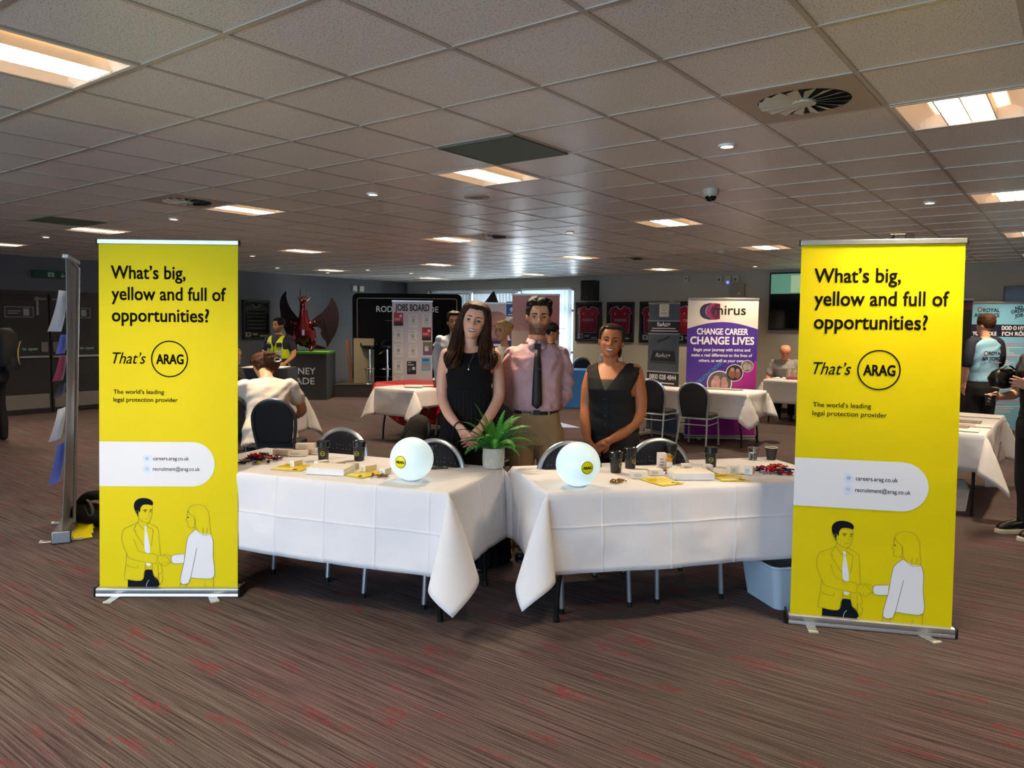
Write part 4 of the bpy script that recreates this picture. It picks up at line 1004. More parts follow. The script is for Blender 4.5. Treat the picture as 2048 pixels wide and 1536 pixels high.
# ================================================================ people: builders
import numpy as np
HP = [(.0, .022, -.072, -.045), (.03, .033, -.083, -.030), (.09, .043, -.087, -.012), (.16, .050, -.087, .010), (.24, .0565, -.087, .034), (.33, .0625, -.0865, .058), (.42, .0675, -.0855, .075), (.50, .0700, -.0845, .085),
      (.58, .0725, -.0865, .092), (.66, .0745, -.0865, .096), (.74, .0745, -.0825, .097), (.82, .0705, -.0735, .092), (.89, .0610, -.059, .080), (.95, .0450, -.038, .060), (.985, .026, -.014, .036), (1.0, .008, .004, .016)]
HH = .235
def hprof(q):
    q = min(max(q, 0), 1)
    for i in range(len(HP) - 1):
        if q <= HP[i + 1][0]:
            a, b = HP[i], HP[i + 1]; t = (q - a[0]) / (b[0] - a[0]); return tuple(a[k] + (b[k] - a[k]) * t for k in (1, 2, 3))
    return HP[-1][1:]
def feats(smile=0.0, fem=False):
    j = .72 if fem else .95
    F = [(0, .545, .006, .009, .030), (0, .475, .011, .0085, .026), (0, .405, .0150 * j, .0095, .019), (0, .385, .008 * j, .0125, .012), (.0145, .382, .0085 * j, .0075, .009), (-.0145, .382, .0085 * j, .0075, .009), (0, .335, -.004, .014, .010),
         (.030, .512, -.0105, .0175, .018), (-.030, .512, -.0105, .0175, .018), (.030, .595, .0035 * j, .020, .010), (-.030, .595, .0035 * j, .020, .010),
         (.043, .40, .005 + .004 * smile, .017, .022), (-.043, .40, .005 + .004 * smile, .017, .022), (0, .268, .0055, .021, .010), (0, .205, .0055, .018, .010), (0, .165, -.0035, .020, .008), (0, .075, .0065 * j, .017, .016),
         (.034, .29, -.002 - .003 * smile, .006, .03), (-.034, .29, -.002 - .003 * smile, .006, .03)]
    return F
def disp(F, x, z):
    return sum(a * exp(-((x - x0) / sx) ** 2 - ((z - z0 * HH) / sz) ** 2) for x0, z0, a, sx, sz in F)
YC = .006
def hsurf(F, x, z):
    """front surface y of the head at (x, z)"""
    w, f, b = hprof(z / HH); n = 2.25; k = min(abs(x) / w, .999)
    return YC - (YC - f) * (1 - k ** n) ** (1 / n) - disp(F, x, z)
def head_shape(mb, F, mat, jaw=1.0):
    N = 80; vs = []; fs = []; Q = [0] + [i / 64 for i in range(1, 64)] + [1.0]; n = 2.25
    for q in Q:
        w, f, b = hprof(q)
        if q < .5: w *= 1 + (jaw - 1) * (1 - q / .5)
        for k in range(N):
            a = 2 * pi * k / N; c, s_ = cos(a), sin(a)
            x = w * (1 if s_ > 0 else -1) * abs(s_) ** (2 / n)
            y = YC - (YC - f) * abs(c) ** (2 / n) if c > 0 else YC + (b - YC) * abs(c) ** (2 / n)
            if c > 0: y -= disp(F, x, q * HH) * min(1, c * 2.2)
            vs.append((x, y, q * HH))
    R = len(Q)
    for i in range(R - 1):
        for k in range(N): fs.append((i * N + k, i * N + (k + 1) % N, (i + 1) * N + (k + 1) % N, (i + 1) * N + k))
    fs = [f[::-1] for f in fs]
    fs.append(tuple(range(N))); fs.append(tuple((R - 1) * N + k for k in range(N - 1, -1, -1)))
    mb.add(vs, fs, mat)
    for s_ in (-1, 1):
        M0 = mb.M; mb.M = M0 @ Matrix.Translation((s_ * .0735, .012, .465 * HH)) @ Matrix.Rotation(s_ * .35, 4, 'Z')
        mb.ell((0, 0, 0), (.007, .017, .030), mat, 14, 10); mb.M = M0
def loft(mb, rings, m, n=40, e=2.4):
    """closed body volume from level rings (z, half width, half depth, x, y)"""
    vs = []; fs = []; R = len(rings)
    for z, w, d, x, y in rings:
        for k in range(n):
            a = 2 * pi * k / n; c, s_ = cos(a), sin(a)
            vs.append((x + w * (1 if c > 0 else -1) * abs(c) ** (2 / e), y + d * (1 if s_ > 0 else -1) * abs(s_) ** (2 / e), z))
    for i in range(R - 1):
        for k in range(n): fs.append((i * n + k, i * n + (k + 1) % n, (i + 1) * n + (k + 1) % n, (i + 1) * n + k))
    if rings[0][0] > rings[-1][0]: fs = [f[::-1] for f in fs]; caps = [tuple(range(n)), tuple((R - 1) * n + k for k in range(n - 1, -1, -1))]
    else: caps = [tuple(range(n - 1, -1, -1)), tuple((R - 1) * n + k for k in range(n))]
    return mb.add(vs, fs + caps, m)
def limb(mb, pts, rad, m, n=16, flat=1.0, up=None, sm=4):
    P = [Vector(p) for p in pts]; S = smooth_path(P, sm); rr = []
    for i in range(len(S)):
        q = i / sm; k = min(int(q), len(rad) - 2); t = q - k; t = t * t * (3 - 2 * t); rr.append(rad[k] * (1 - t) + rad[k + 1] * t)
    mb.tube(S, rr, m, n, flat=flat, up=up)
    mb.ell(S[0], rr[0] * .98, m, 12, 8); mb.ell(S[-1], rr[-1] * .98, m, 12, 8)
def hand(mb, wrist, d, nrm, side, m, curl=.35, k=1.0, spread=.12, thumb=.6):
    """wrist point, direction of the fingers, back-of-hand normal; side +1 puts the thumb along nrm x d"""
    wrist = Vector(wrist); d = Vector(d).normalized(); nrm = Vector(nrm); nrm = (nrm - d * nrm.dot(d)).normalized(); t = nrm.cross(d) * side
    kn = wrist + d * .088 * k
    for q in (-.027, -.009, .009, .027):
        mb.tube([wrist + t * q * .62 * k - d * .01, wrist + t * q * .85 * k + d * .045 * k, kn + t * q * k], [.0135 * k, .0145 * k, .0115 * k], m, 10); mb.ell(kn + t * q * k, .0115 * k, m, 10, 8)
    mb.ell(wrist + d * .045 * k - nrm * .004, (.030 * k, .030 * k, .022 * k), m, 14, 10)
    for i, (q, L) in enumerate(((.029, .066), (.0097, .076), (-.0097, .070), (-.028, .055))):
        p = kn + t * q * k; a = curl * .55; dd = (d + t * (q * spread / .02)).normalized(); pts = [p]; rr = [.0100 * k]
        for s_, l in enumerate((.42, .32, .26)):
            v = dd * cos(a) - nrm * sin(a); p = p + v * L * l * k; pts.append(p); rr.append((.0092 - .0008 * s_) * k); a += curl * (.9 if s_ == 0 else .6)
        mb.tube(pts, rr, m, 10); mb.ell(pts[-1], rr[-1], m, 10, 8)
    p = wrist + t * .024 * k + d * .022 * k; v = (d * .62 + t * thumb - nrm * .35).normalized(); pts = [wrist + t * .012 * k + d * .008 * k, p, p + v * .034 * k, p + (v * .6 + d * .5).normalized() * .060 * k - nrm * .006]
    mb.tube(pts, [.014 * k, .0135 * k, .0110 * k, .0085 * k], m, 10); mb.ell(pts[-1], .0085 * k, m, 10, 8)
def remeshed(mb, vox, it=2, fac=.5):
    o = mb.obj('tmp_volume', smooth=False)
    r = o.modifiers.new('r', 'REMESH'); r.mode = 'VOXEL'; r.voxel_size = vox; r.use_smooth_shade = True
    if it: s_ = o.modifiers.new('s', 'SMOOTH'); s_.factor = fac; s_.iterations = it
    bpy.context.view_layer.update(); dg = bpy.context.evaluated_depsgraph_get()
    me = bpy.data.meshes.new_from_object(o.evaluated_get(dg)); old = o.data
    bpy.data.objects.remove(o); bpy.data.meshes.remove(old); return me
def coords(me):
    a = np.empty(len(me.vertices) * 3, np.float32); me.vertices.foreach_get('co', a); return a.reshape(-1, 3)
def normals(me):
    a = np.empty(len(me.vertices) * 3, np.float32); me.vertices.foreach_get('normal', a); return a.reshape(-1, 3)
def setco(me, a): me.vertices.foreach_set('co', np.ascontiguousarray(a, np.float32).ravel()); me.update()
def cut(me, keep):
    """keep(array of points) -> bool; drops the rest"""
    k = keep(coords(me)); bm = bmesh.new(); bm.from_mesh(me); bm.verts.ensure_lookup_table()
    bmesh.ops.delete(bm, geom=[v for v in bm.verts if not k[v.index]], context='VERTS')
    for _ in range(14):
        mv = []
        for v in bm.verts:
            be = [e for e in v.link_edges if e.is_boundary]
            if len(be) == 2: mv.append((v, (be[0].other_vert(v).co + be[1].other_vert(v).co) * .25 + v.co * .5))
        for v, c in mv: v.co = c
    bm.to_mesh(me); bm.free(); me.update()
def ripple(me, fn, amp):
    c = coords(me); n = normals(me); d = np.array([fn(Vector(p)) for p in c.tolist()], np.float32)
    setco(me, c + n * (d * amp)[:, None])
def place(me, name, parent, mat):
    me.materials.clear(); me.materials.append(mat); me.polygons.foreach_set('use_smooth', [True] * len(me.polygons)); me.polygons.foreach_set('material_index', [0] * len(me.polygons))
    o = bpy.data.objects.new(name, me); me.name = name; COL.objects.link(o); o.parent = parent; return o
def skin_mat(name, col):
    m = mk(name, col, .5, spec=.35, nz=(25, .03), attr='tint'); b = m.node_tree.nodes['Principled BSDF']
    b.inputs['Subsurface Weight'].default_value = .12; b.inputs['Subsurface Radius'].default_value = (.012, .005, .003); b.inputs['Subsurface Scale'].default_value = 1.0
    return m
def paint(me, base, Mh=None, F=None, beard=None, blush=.5, scalp=None, lip=None):
    """skin colouring: cheeks, beard shadow, scalp under hair"""
    c = coords(me); col = np.tile(np.array([*base, 1.0], np.float32), (len(c), 1))
    if Mh is not None:
        inv = np.array(Mh.inverted()); p = c @ inv[:3, :3].T + inv[:3, 3]
        x, y, z = p[:, 0], p[:, 1], p[:, 2] / HH
        front = 1 / (1 + np.exp((y + .02) / .008)); inh = ((np.abs(x) < .1) & (np.abs(y) < .13) & (z > -.02) & (z < 1.1)).astype(np.float32)
        ck = np.exp(-((np.abs(x) - .042) / .018) ** 2 - ((z - .38) / .085) ** 2) + .7 * np.exp(-(x / .012) ** 2 - ((z - .39) / .05) ** 2)
        w = (np.clip(ck, 0, 1) * front * inh * blush * .35)[:, None]
        col[:, :3] = col[:, :3] * (1 - w) + np.array([base[0] * 1.05, base[1] * .62, base[2] * .60]) * w
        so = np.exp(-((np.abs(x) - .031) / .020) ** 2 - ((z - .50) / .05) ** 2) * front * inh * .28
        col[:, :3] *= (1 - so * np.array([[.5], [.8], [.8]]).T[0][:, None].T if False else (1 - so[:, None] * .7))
        if beard is not None:
            bc, st = beard
            m = 1 / (1 + np.exp((z - (.30 + .9 * np.clip(np.abs(x) - .035, 0, .1) * 9 * .35)) / .025)) * (z > -.06)
            mouth = np.exp(-(x / .026) ** 4 - ((z - .235) / .035) ** 4); m = m * (1 - mouth * .85)
            side = np.exp(-((np.abs(x) - .066) / .012) ** 2) / (1 + np.exp((z - .47) / .03)) / (1 + np.exp((y - .006) / .006)); m = np.maximum(m, side * .75)
            mo = np.exp(-(x / .030) ** 4 - ((z - .305) / .022) ** 2); m = np.maximum(m, mo * .9) * (y < .02) * inh
            w = np.clip(m * st, 0, 1)[:, None]; col[:, :3] = col[:, :3] * (1 - w) + np.array(bc) * w
    at = me.color_attributes.new('tint', 'FLOAT_COLOR', 'POINT'); at.data.foreach_set('color', col.ravel())
M_sclera = mk('eye_white', '#968c84', .6, nz=None); M_pupil = mk('pupil', '#050505', .35, nz=None); M_lash = mk('lash_dark', '#1a110d', .7, nz=None); M_teeth = mk('teeth', '#eee8de', .3, nz=None)
M_mouthin = mk('mouth_inside', '#3a1512', .6, nz=None)
def face(parent, Mh, F, iris, browm, lipm, smile=0.0, teeth=False, lid=1.0, brow_w=.0045, fine=True, brow_z=.60):
    mi = mk('iris_' + iris.strip('#'), iris, .55, spec=.2, nz=None)
    for s_ in (-1, 1):
        x0, z0 = s_ * .0305, .508 * HH; ys = hsurf(F, x0, z0)
        mb = MB(); mb.M = Mh @ Matrix.Translation((x0, ys + .0062, z0)) @ Matrix.Rotation(radians(90), 4, 'X')
        rx, rz, ry = .0132, .0066 * lid, .0108; nu = 20; nv = 16; vs = []; fs = []; ms = []
        for i in range(nv + 1):
            th = pi * i / nv
            for k in range(nu): vs.append((rx * sin(th) * cos(2 * pi * k / nu), rz * sin(th) * sin(2 * pi * k / nu), ry * cos(th)))
        mb.add(vs, [(i * nu + k, (i + 1) * nu + k, (i + 1) * nu + (k + 1) % nu, i * nu + (k + 1) % nu) for i in range(nv) for k in range(nu)], M_sclera)
        def on(x, z, e): return (x, z, ry * sqrt(max(1 - (x / rx) ** 2 - (z / rz) ** 2, .0)) + e)
        for r, mm, e in ((.0066, mi, .0004), (.0036, M_pupil, .0008)):
            n = 18; vv = [on(0, 0, e)]; ff = []
            for q in (1, 2, 3, 4):
                for k in range(n):
                    px_, pz_ = r * q / 4 * cos(2 * pi * k / n), r * q / 4 * sin(2 * pi * k / n); vv.append(on(px_, min(max(pz_, -rz * .97), rz * .97), e))
            ff += [(0, 1 + k, 1 + (k + 1) % n) for k in range(n)]
            for q in range(3): ff += [(1 + q * n + k, 1 + (q + 1) * n + k, 1 + (q + 1) * n + (k + 1) % n, 1 + q * n + (k + 1) % n) for k in range(n)]
            mb.add(vv, ff, mm)
        o = mb.obj('eye', parent, ang=60)
        mb = MB(); mb.M = Mh; pts = []
        for k in range(9):
            a = pi * k / 8; x = x0 + .0115 * cos(a); z = z0 + .0062 * lid * sin(a) ** .8 + .0006; pts.append((x, hsurf(F, x, z) - .0022 - .0012 * sin(a), z))
        mb.tube(pts, [.0007, .0013, .0018, .0020, .0021, .0020, .0018, .0013, .0007], M_lash, 6); mb.obj('upper_lashes', o)
        mb = MB(); mb.M = Mh; pts = []
        for k in range(9):
            q = k / 8; x = s_ * (.0125 + .036 * q); z = brow_z * HH + .0055 * sin(q * pi * .85) - .004 * q * q; pts.append(Vector((x, hsurf(F, x, z) - .0008, z)))
        mb.tube(pts, [brow_w * (.75 + .5 * sin(pi * min(q / 8 + .15, 1))) * (1 - .55 * q / 8) for q in range(9)], browm, 8, flat=1.0); mb.obj('eyebrow', parent)
    # mouth: lips and teeth hug the face
    zc = .237 * HH; hw = .0215 + .005 * smile
    def zs(x): return zc + smile * .0075 * (abs(x) / hw) ** 2 - .001
    def strip(lo, hi, m, e, mb, n=18, k=1.0):
        vs = []; fs = []
        for i in range(n + 1):
            x = hw * k * (-1 + 2 * i / n); a, b = lo(x), hi(x); mid = (a + b) / 2
            for z, ee in ((a, e * .4), (mid, e), (b, e * .4)): vs.append((x, hsurf(F, x, z) - ee, z))
        for i in range(n):
            for q in (0, 1): fs.append((i * 3 + q, i * 3 + q + 1, (i + 1) * 3 + q + 1, (i + 1) * 3 + q)[::-1])
        mb.add(vs, fs, m)
    op = .0075 * smile if teeth else 0.0006
    cap = lambda x: (1 - (abs(x) / hw) ** 2.2)
    mb = MB(); mb.M = Mh
    if teeth: strip(lambda x: zs(x) - op * cap(x), lambda x: zs(x) + op * .75 * cap(x), M_mouthin, .0016, mb)
    strip(lambda x: zs(x) + op * .7 * cap(x), lambda x: zs(x) + op * .7 * cap(x) + (.0048 + .001 * (1 - exp(-(x / .005) ** 2))) * cap(x) ** .7, lipm, .0030, mb)
    strip(lambda x: zs(x) - op * cap(x) - .0072 * cap(x) ** .8, lambda x: zs(x) - op * cap(x), lipm, .0032, mb)
    if not teeth: strip(lambda x: zs(x) - .0008, lambda x: zs(x) + .0008, M_mouthin, .0034, mb, k=1.08)
    lp = mb.obj('lips', parent, ang=70)
    if teeth:
        mb = MB(); mb.M = Mh; strip(lambda x: zs(x) - op * .55 * cap(x), lambda x: zs(x) + op * .66 * cap(x), M_teeth, .0024, mb, k=.86); mb.obj('teeth', lp)
def hair_cap(parent, Mh, F, m, line, thick, name='hair', nse=(45, .3), seed=0, vol=None):
    """line(angle from the front, 0..pi) -> hairline height; thick(angle, q) -> thickness"""
    N = 120; R = 90; n = 2.25; grid = []; lift = []
    for i in range(R + 1):
        q = .05 + .95 * i / R; w, f, b = hprof(q)
        for k in range(N):
            a = 2 * pi * k / N; c, s_ = cos(a), sin(a); aa = abs(a if a <= pi else 2 * pi - a)
            x = w * (1 if s_ > 0 else -1) * abs(s_) ** (2 / n); y = YC - (YC - f) * abs(c) ** (2 / n) if c > 0 else YC + (b - YC) * abs(c) ** (2 / n)
            z = q * HH
            if c > 0: y -= disp(F, x, z) * min(1, c * 2.2)
            v = Vector((x, y - .01, (z - .62 * HH) * 1.0)); nn = v.normalized()
            nz_ = mnoise.noise(Vector((x, y, z)) * nse[0] + Vector((seed, 0, 0)))
            d = q - line(aa) + .02 * mnoise.noise(Vector((x, y, z)) * 90)
            t_ = min(max(d / .055, 0), 1)
            T_ = thick(aa, q) * (t_ ** .6) * (1 + nse[1] * nz_)
            p = Vector((x, y, z)) + nn * (T_ + (.0015 if d > 0 else -.004))
            if vol and d > 0: p = vol(p, aa, q, t_)
            grid.append(p); lift.append(d)
    fs = []
    for i in range(R):
        for k in range(N):
            ids = (i * N + k, i * N + (k + 1) % N, (i + 1) * N + (k + 1) % N, (i + 1) * N + k)
            if max(lift[q] for q in ids) > 0: fs.append(ids[::-1])
    fs.append(tuple(R * N + k for k in range(N - 1, -1, -1)))
    mb = MB(); mb.M = Mh; mb.add(grid, fs, m); return mb.obj(name, parent, ang=75)
def hair_mat(name, a, b, scale=(60, 60, 6)):
    m = bpy.data.materials.new(name); m.use_nodes = True; nt = m.node_tree; N = nt.nodes; L = nt.links; p = N['Principled BSDF']
    p.inputs['Roughness'].default_value = .55; p.inputs['Specular IOR Level'].default_value = .14
    tc = N.new('ShaderNodeTexCoord'); mp = N.new('ShaderNodeMapping'); mp.inputs['Scale'].default_value = scale; n = N.new('ShaderNodeTexNoise'); n.inputs['Scale'].default_value = 2; n.inputs['Detail'].default_value = 3
    r = N.new('ShaderNodeValToRGB'); r.color_ramp.elements[0].position = .35; r.color_ramp.elements[0].color = (*lin(a), 1); r.color_ramp.elements[1].position = .68; r.color_ramp.elements[1].color = (*lin(b), 1)
    L.new(tc.outputs['Object'], mp.inputs['Vector']); L.new(mp.outputs[0], n.inputs['Vector']); L.new(n.outputs['Fac'], r.inputs['Fac']); L.new(r.outputs['Color'], p.inputs['Base Color'])
    bp = N.new('ShaderNodeBump'); bp.inputs['Strength'].default_value = .5; bp.inputs['Distance'].default_value = .004; L.new(n.outputs['Fac'], bp.inputs['Height']); L.new(bp.outputs[0], p.inputs['Normal'])
    return m
def headM(chin, yaw=0, pitch=0, roll=0, s=1.0, wide=1.11):
    """chin point; yaw turns the face to the picture's right, roll tilts the crown to the right"""
    return Matrix.Translation(chin) @ Matrix.Rotation(yaw, 4, 'Z') @ Matrix.Rotation(roll, 4, 'Y') @ Matrix.Rotation(pitch, 4, 'X') @ Matrix.Diagonal((s * wide, s, s, 1)) @ Matrix.Translation((0, .045, 0))
def legs(mb, m, hipz, hw, r=(.085, .058, .05, .036), foot=None, knee_y=-.01, ankle=.08, feet=True, dx=.02):
    for s_ in (-1, 1):
        limb(mb, [(s_ * hw, 0, hipz), (s_ * (hw + dx * .4), knee_y, hipz * .53), (s_ * (hw + dx * .8), .02, hipz * .33), (s_ * (hw + dx), .02, ankle)], r, m)
        if feet: limb(mb, [(s_ * (hw + dx), .03, .045), (s_ * (hw + dx + .01), -.06, .04), (s_ * (hw + dx + .02), -.15, .03)], (.038, .04, .028), m, flat=.8)
def shoes(parent, m, hw, yaw=.1, L=.27, white=None):
    for s_ in (-1, 1):
        mb = MB(); mb.M = Matrix.Translation((s_ * hw, .05, 0)) @ Matrix.Rotation(-s_ * yaw, 4, 'Z')
        mb.tube(smooth_path([(0, .06, .05), (0, 0, .06), (0, -.09, .045), (0, -.17, .036), (0, -.21, .03)], 3), [.03, .04, .044, .045, .045, .045, .045, .045, .046, .046, .044, .04, .02], m, 12, flat=.85)
        o = mb.obj('shoe', parent, ang=60)
        mb = MB(); mb.M = Matrix.Translation((s_ * hw, .05, 0)) @ Matrix.Rotation(-s_ * yaw, 4, 'Z'); pad(mb, [(x, y - .07) for x, y in rrect(.09, .29, .044)], .022, white or M_black); mb.obj('sole', o)

# ================================================================ the three people behind the tables
# --- woman in the long black dress
SK1 = lin('#e0a78c'); M_sk1 = skin_mat('fair_skin', SK1)
M_dress = mk('black_dress_cloth', '#0b0b0e', .85, spec=.2, nz=(8, .1), bump=(120, .2, .002))
M_hair1 = hair_mat('brown_hair', '#1d110b', '#412716')
M_lip1 = mk('pink_lips', '#b1605a', .4, nz=None)
t = thing('person', 'smiling woman with long brown hair in a sleeveless black dress, hands joined, by the fern', 'person', W(-.285, 5.08), FACE + .02)
F = feats(1.0, True)
Mh = headM(Vector((.006, -.055, 1.532)), yaw=-.04, pitch=-.04, roll=.20, s=1.0, wide=1.10)
mb = MB()
M0 = mb.M; mb.M = Mh; head_shape(mb, F, M_sk1, .93); mb.M = M0
limb(mb, [(0, .02, 1.41), (.004, .015, 1.48), (.014, .0, 1.60)], (.060, .047, .048), M_sk1)
def up1(z): return z if z < .95 else .95 + (z - .95) * 1.09
TOR1 = [(.84, .150, .105, 0, .02), (.93, .150, .105, 0, .02), (1.02, .140, .096, 0, .012), (1.10, .130, .088, 0, .005), (1.18, .134, .095, 0, -.004), (1.27, .146, .115, 0, -.018), (1.33, .158, .100, 0, -.004), (1.385, .165, .072, 0, .012), (1.42, .120, .052, 0, .02), (1.44, .06, .045, 0, .02)]
TOR1 = [(up1(r[0]), *r[1:]) for r in TOR1]
loft(mb, TOR1, M_sk1)
limb(mb, [(-.150, .015, 1.418), (-.172, .02, 1.31), (-.180, .0, 1.150), (-.132, -.105, 1.04), (-.050, -.185, .955)], (.050, .046, .040, .035, .024), M_sk1)
limb(mb, [(.156, .015, 1.42), (.182, .02, 1.31), (.196, .0, 1.150), (.145, -.10, 1.04), (.075, -.18, .95)], (.050, .046, .040, .035, .024), M_sk1)
hand(mb, (-.050, -.185, .955), (.62, -.25, -.75), (-.5, -.75, -.1), -1, M_sk1, .35, .98)
hand(mb, (.075, -.18, .95), (-.62, -.2, -.72), (.5, -.75, -.1), 1, M_sk1, .3, .98)
legs(mb, M_sk1, .86, .07, feet=False)
me = remeshed(mb, .0036, 2); paint(me, SK1, Mh, F, blush=1.0); place(me, 'body', t, M_sk1)
face(t, Mh, F, '#4a3020', mk('brow_brown', '#3a2416', .8, nz=None), M_lip1, 1.0, True, lid=.92, brow_w=.0032)
# dress: bodice and gathered skirt
mb = MB()
loft(mb, [(up1(r[0]), *r[1:]) for r in [(1.05, .150, .112, 0, .005), (1.15, .146, .108, 0, -.002), (1.19, .147, .110, 0, -.006), (1.27, .158, .129, 0, -.018), (1.33, .166, .112, 0, -.004), (1.39, .158, .082, 0, .012), (1.425, .122, .066, 0, .02), (1.455, .07, .06, 0, .02)]], M_dress)
me = remeshed(mb, .005, 2)
def keep_b(c):
    x, y, z = c[:, 0], c[:, 1], c[:, 2]
    neck = (z > 1.437 + 3.2 * np.abs(x) ** 2 * (y < .02) + (y >= .02) * .02) & (np.abs(x) < .085)
    arm = (np.abs(x) > .122 + .02 * (z < 1.34) + np.clip(1.31 - z, 0, .1) * 1.5) & (z > 1.265)
    return (z > 1.16) & ~neck & ~arm
cut(me, keep_b); d0_ = place(me, 'dress_bodice', t, M_dress); s_ = d0_.modifiers.new('cloth', 'SOLIDIFY'); s_.thickness = .003
mb = MB(); loft(mb, [(.03, .29, .22, 0, .02), (.5, .25, .19, 0, .02), (.85, .205, .155, 0, .03), (1.0, .168, .126, 0, .02), (1.10, .150, .110, 0, .008), (1.20, .150, .114, 0, -.004), (1.215, .147, .110, 0, -.004)], M_dress, 60, 2.1)
me = remeshed(mb, .008, 1)
ripple(me, lambda p: (.5 + .5 * sin(atan2(p.y, p.x) * 26 + 3 * mnoise.noise(p * 4))) * min(max((1.20 - p.z) / .12, 0), 1) + 1.2 * mnoise.noise(Vector((p.x * 6, p.y * 6, p.z * 2))) * min(max((1.1 - p.z) / .3, 0), 1), .011)
place(me, 'dress_skirt', t, M_dress)
# hair: cap plus long locks
hc = hair_cap(t, Mh, F, M_hair1, lambda a: .83 - .30 * min(max((a - .55) / .5, 0), 1) - .38 * min(max((a - 1.3) / .5, 0), 1), lambda a, q: .014 + .006 * min(max((q - .7) / .15, 0), 1), nse=(18, .12))
rh = random.Random(5)
mb = MB()
def curtain(path, rad, flat_, n, r0, seed, wave=.006):
    """a thick lock of hair: core plus strands running along it"""
    S = smooth_path(path, 8); K = len(S); m = len(path) - 1
    def rr(i): q = i / 8; k = min(int(q), m - 1); tt = q - k; return rad[k] * (1 - tt) + rad[k + 1] * tt
    mb.tube(S, [rr(i) * .9 for i in range(K)], M_hair1, 18, flat=flat_, up=(0, 1, 0))
    for k in range(n):
        ph = rh.uniform(0, 2 * pi); w1 = rh.uniform(0, 6.3); fr = rh.uniform(.30, .42); cut_ = K - rh.randint(0, 5); P = []
        for i in range(cut_):
            tan = (S[min(i + 1, K - 1)] - S[max(i - 1, 0)]).normalized(); sd_ = tan.cross(Vector((0, 1, 0))).normalized(); fw_ = sd_.cross(tan)
            a = ph + .25 * sin(i * .12 + w1); lo = min(1, max(0, (i / K - .42) / .4))
            P.append(S[i] + sd_ * cos(a) * rr(i) + fw_ * sin(a) * rr(i) * flat_ + (sd_ * sin(i * fr + w1) + fw_ * cos(i * fr + w1)) * wave * lo)
        nn = len(P); q0 = rh.uniform(.75, 1.25) * r0
        mb.tube(P, [q0 * (.6 + .4 * min(1, i / 8)) * (1 if i < nn - 7 else max(.15, (nn - i) / 7)) for i in range(nn)], M_hair1, 6, flat=.7)
top = lambda x, y, q: Mh @ Vector((x, y, q * HH))
for s_ in (-1, 1):
    ox = .010
    curtain([top(s_ * .012, -.054, .945), top(s_ * .050, -.052, .85), top(s_ * .074, -.026, .50), top(s_ * .080, -.012, .12), (s_ * .096 + ox, -.060, 1.445), (s_ * .112 + ox, -.108, 1.385), (s_ * .108 + ox, -.125, 1.335)], [.008, .014, .017, .028, .042, .046, .030], .62, 85, .0068, 1, .010)
    curtain([top(s_ * .010, -.01, 1.015), top(s_ * .056, .015, .88), top(s_ * .078, .02, .5), top(s_ * .085, .03, .12), (s_ * .108 + ox, .0, 1.45), (s_ * .125 + ox, -.05, 1.40), (s_ * .125 + ox, -.085, 1.355)], [.012, .022, .024, .034, .044, .044, .026], .7, 80, .0070, 2, .010)
curtain([top(0, .05, .99), top(0, .105, .75), top(0, .115, .35), (.012, .105, 1.47), (.012, .13, 1.36), (.012, .13, 1.28)], [.04, .062, .075, .09, .10, .06], .45, 70, .009, 3, .006)
mb.obj('long_hair', t, ang=80)
# necklace and bracelet
mb = MB()
mb.tube(smooth_path([(-.045, -.045, 1.475), (-.03, -.082, 1.43), (-.006, -.122, 1.37), (.0, -.136, 1.345), (.006, -.122, 1.37), (.03, -.082, 1.43), (.045, -.045, 1.475)], 5), .0011, M_chrome, 5); mb.ell((0, -.146, 1.335), (.006, .004, .009), M_chrome, 10, 8); mb.obj('necklace', t)
mb = MB(); c = Vector((-.064, -.170, .972)); ax = Vector((.5, -.55, -.55)).normalized(); e1 = ax.orthogonal().normalized(); e2 = ax.cross(e1)
mb.tube([c + e1 * .031 * cos(2 * pi * k / 20) + e2 * .031 * sin(2 * pi * k / 20) for k in range(20)], .0055, mk('brown_bead_bracelet', '#3a2a22', .4), 8, closed=True); mb.obj('bracelet', t)
shoes(t, M_black, .1)

# --- man in pink shirt and tie
SK2 = lin('#c98f6b'); M_sk2 = skin_mat('tan_skin', SK2)
M_shirt = mk('dusty_pink_shirt', '#b58f92', .7, spec=.3, nz=(10, .04), bump=(16, .45, .03), sheen=.15)
M_chino = mk('khaki_trousers', '#8d7555', .8, nz=(10, .04), bump=(7, .2, .02))
M_tie = mk('black_tie_cloth', '#0d0e12', .6, nz=(60, .1))
M_hair2 = hair_mat('dark_short_hair', '#0c0908', '#1f1611', (90, 90, 90))
t = thing('person', 'bearded man in a pink shirt and black tie standing with hands behind his back', 'person', W(.17, 5.28), FACE)
F = feats(.35, False)
Mh = headM(Vector((.008, -.045, 1.562)), yaw=.0, pitch=-.02, roll=.03, s=.985, wide=1.14)
mb = MB(); mb.M = Mh; head_shape(mb, F, M_sk2, 1.06); mb.M = Matrix.Identity(4)
limb(mb, [(0, .02, 1.43), (0, .015, 1.52), (.002, .005, 1.62)], (.066, .060, .058), M_sk2)
loft(mb, [(.92, .150, .105, 0, .02), (1.05, .142, .100, 0, .01), (1.2, .148, .104, 0, 0), (1.34, .158, .106, 0, -.005), (1.43, .155, .078, 0, .01), (1.48, .11, .06, 0, .02), (1.5, .06, .05, 0, .02)], M_sk2)
for s_ in (-1, 1):
    limb(mb, [(s_ * .165, .02, 1.405), (s_ * .190, .045, 1.28), (s_ * .190, .075, 1.13), (s_ * .12, .145, 1.05), (s_ * .03, .165, .99)], (.044, .043, .038, .035, .027), M_sk2)
    hand(mb, (s_ * .03, .165, 1.0), (-s_ * .6, .15, -.75), (0, 1, .1), -s_, M_sk2, .4, 1.05)
legs(mb, M_sk2, .93, .09, feet=False)
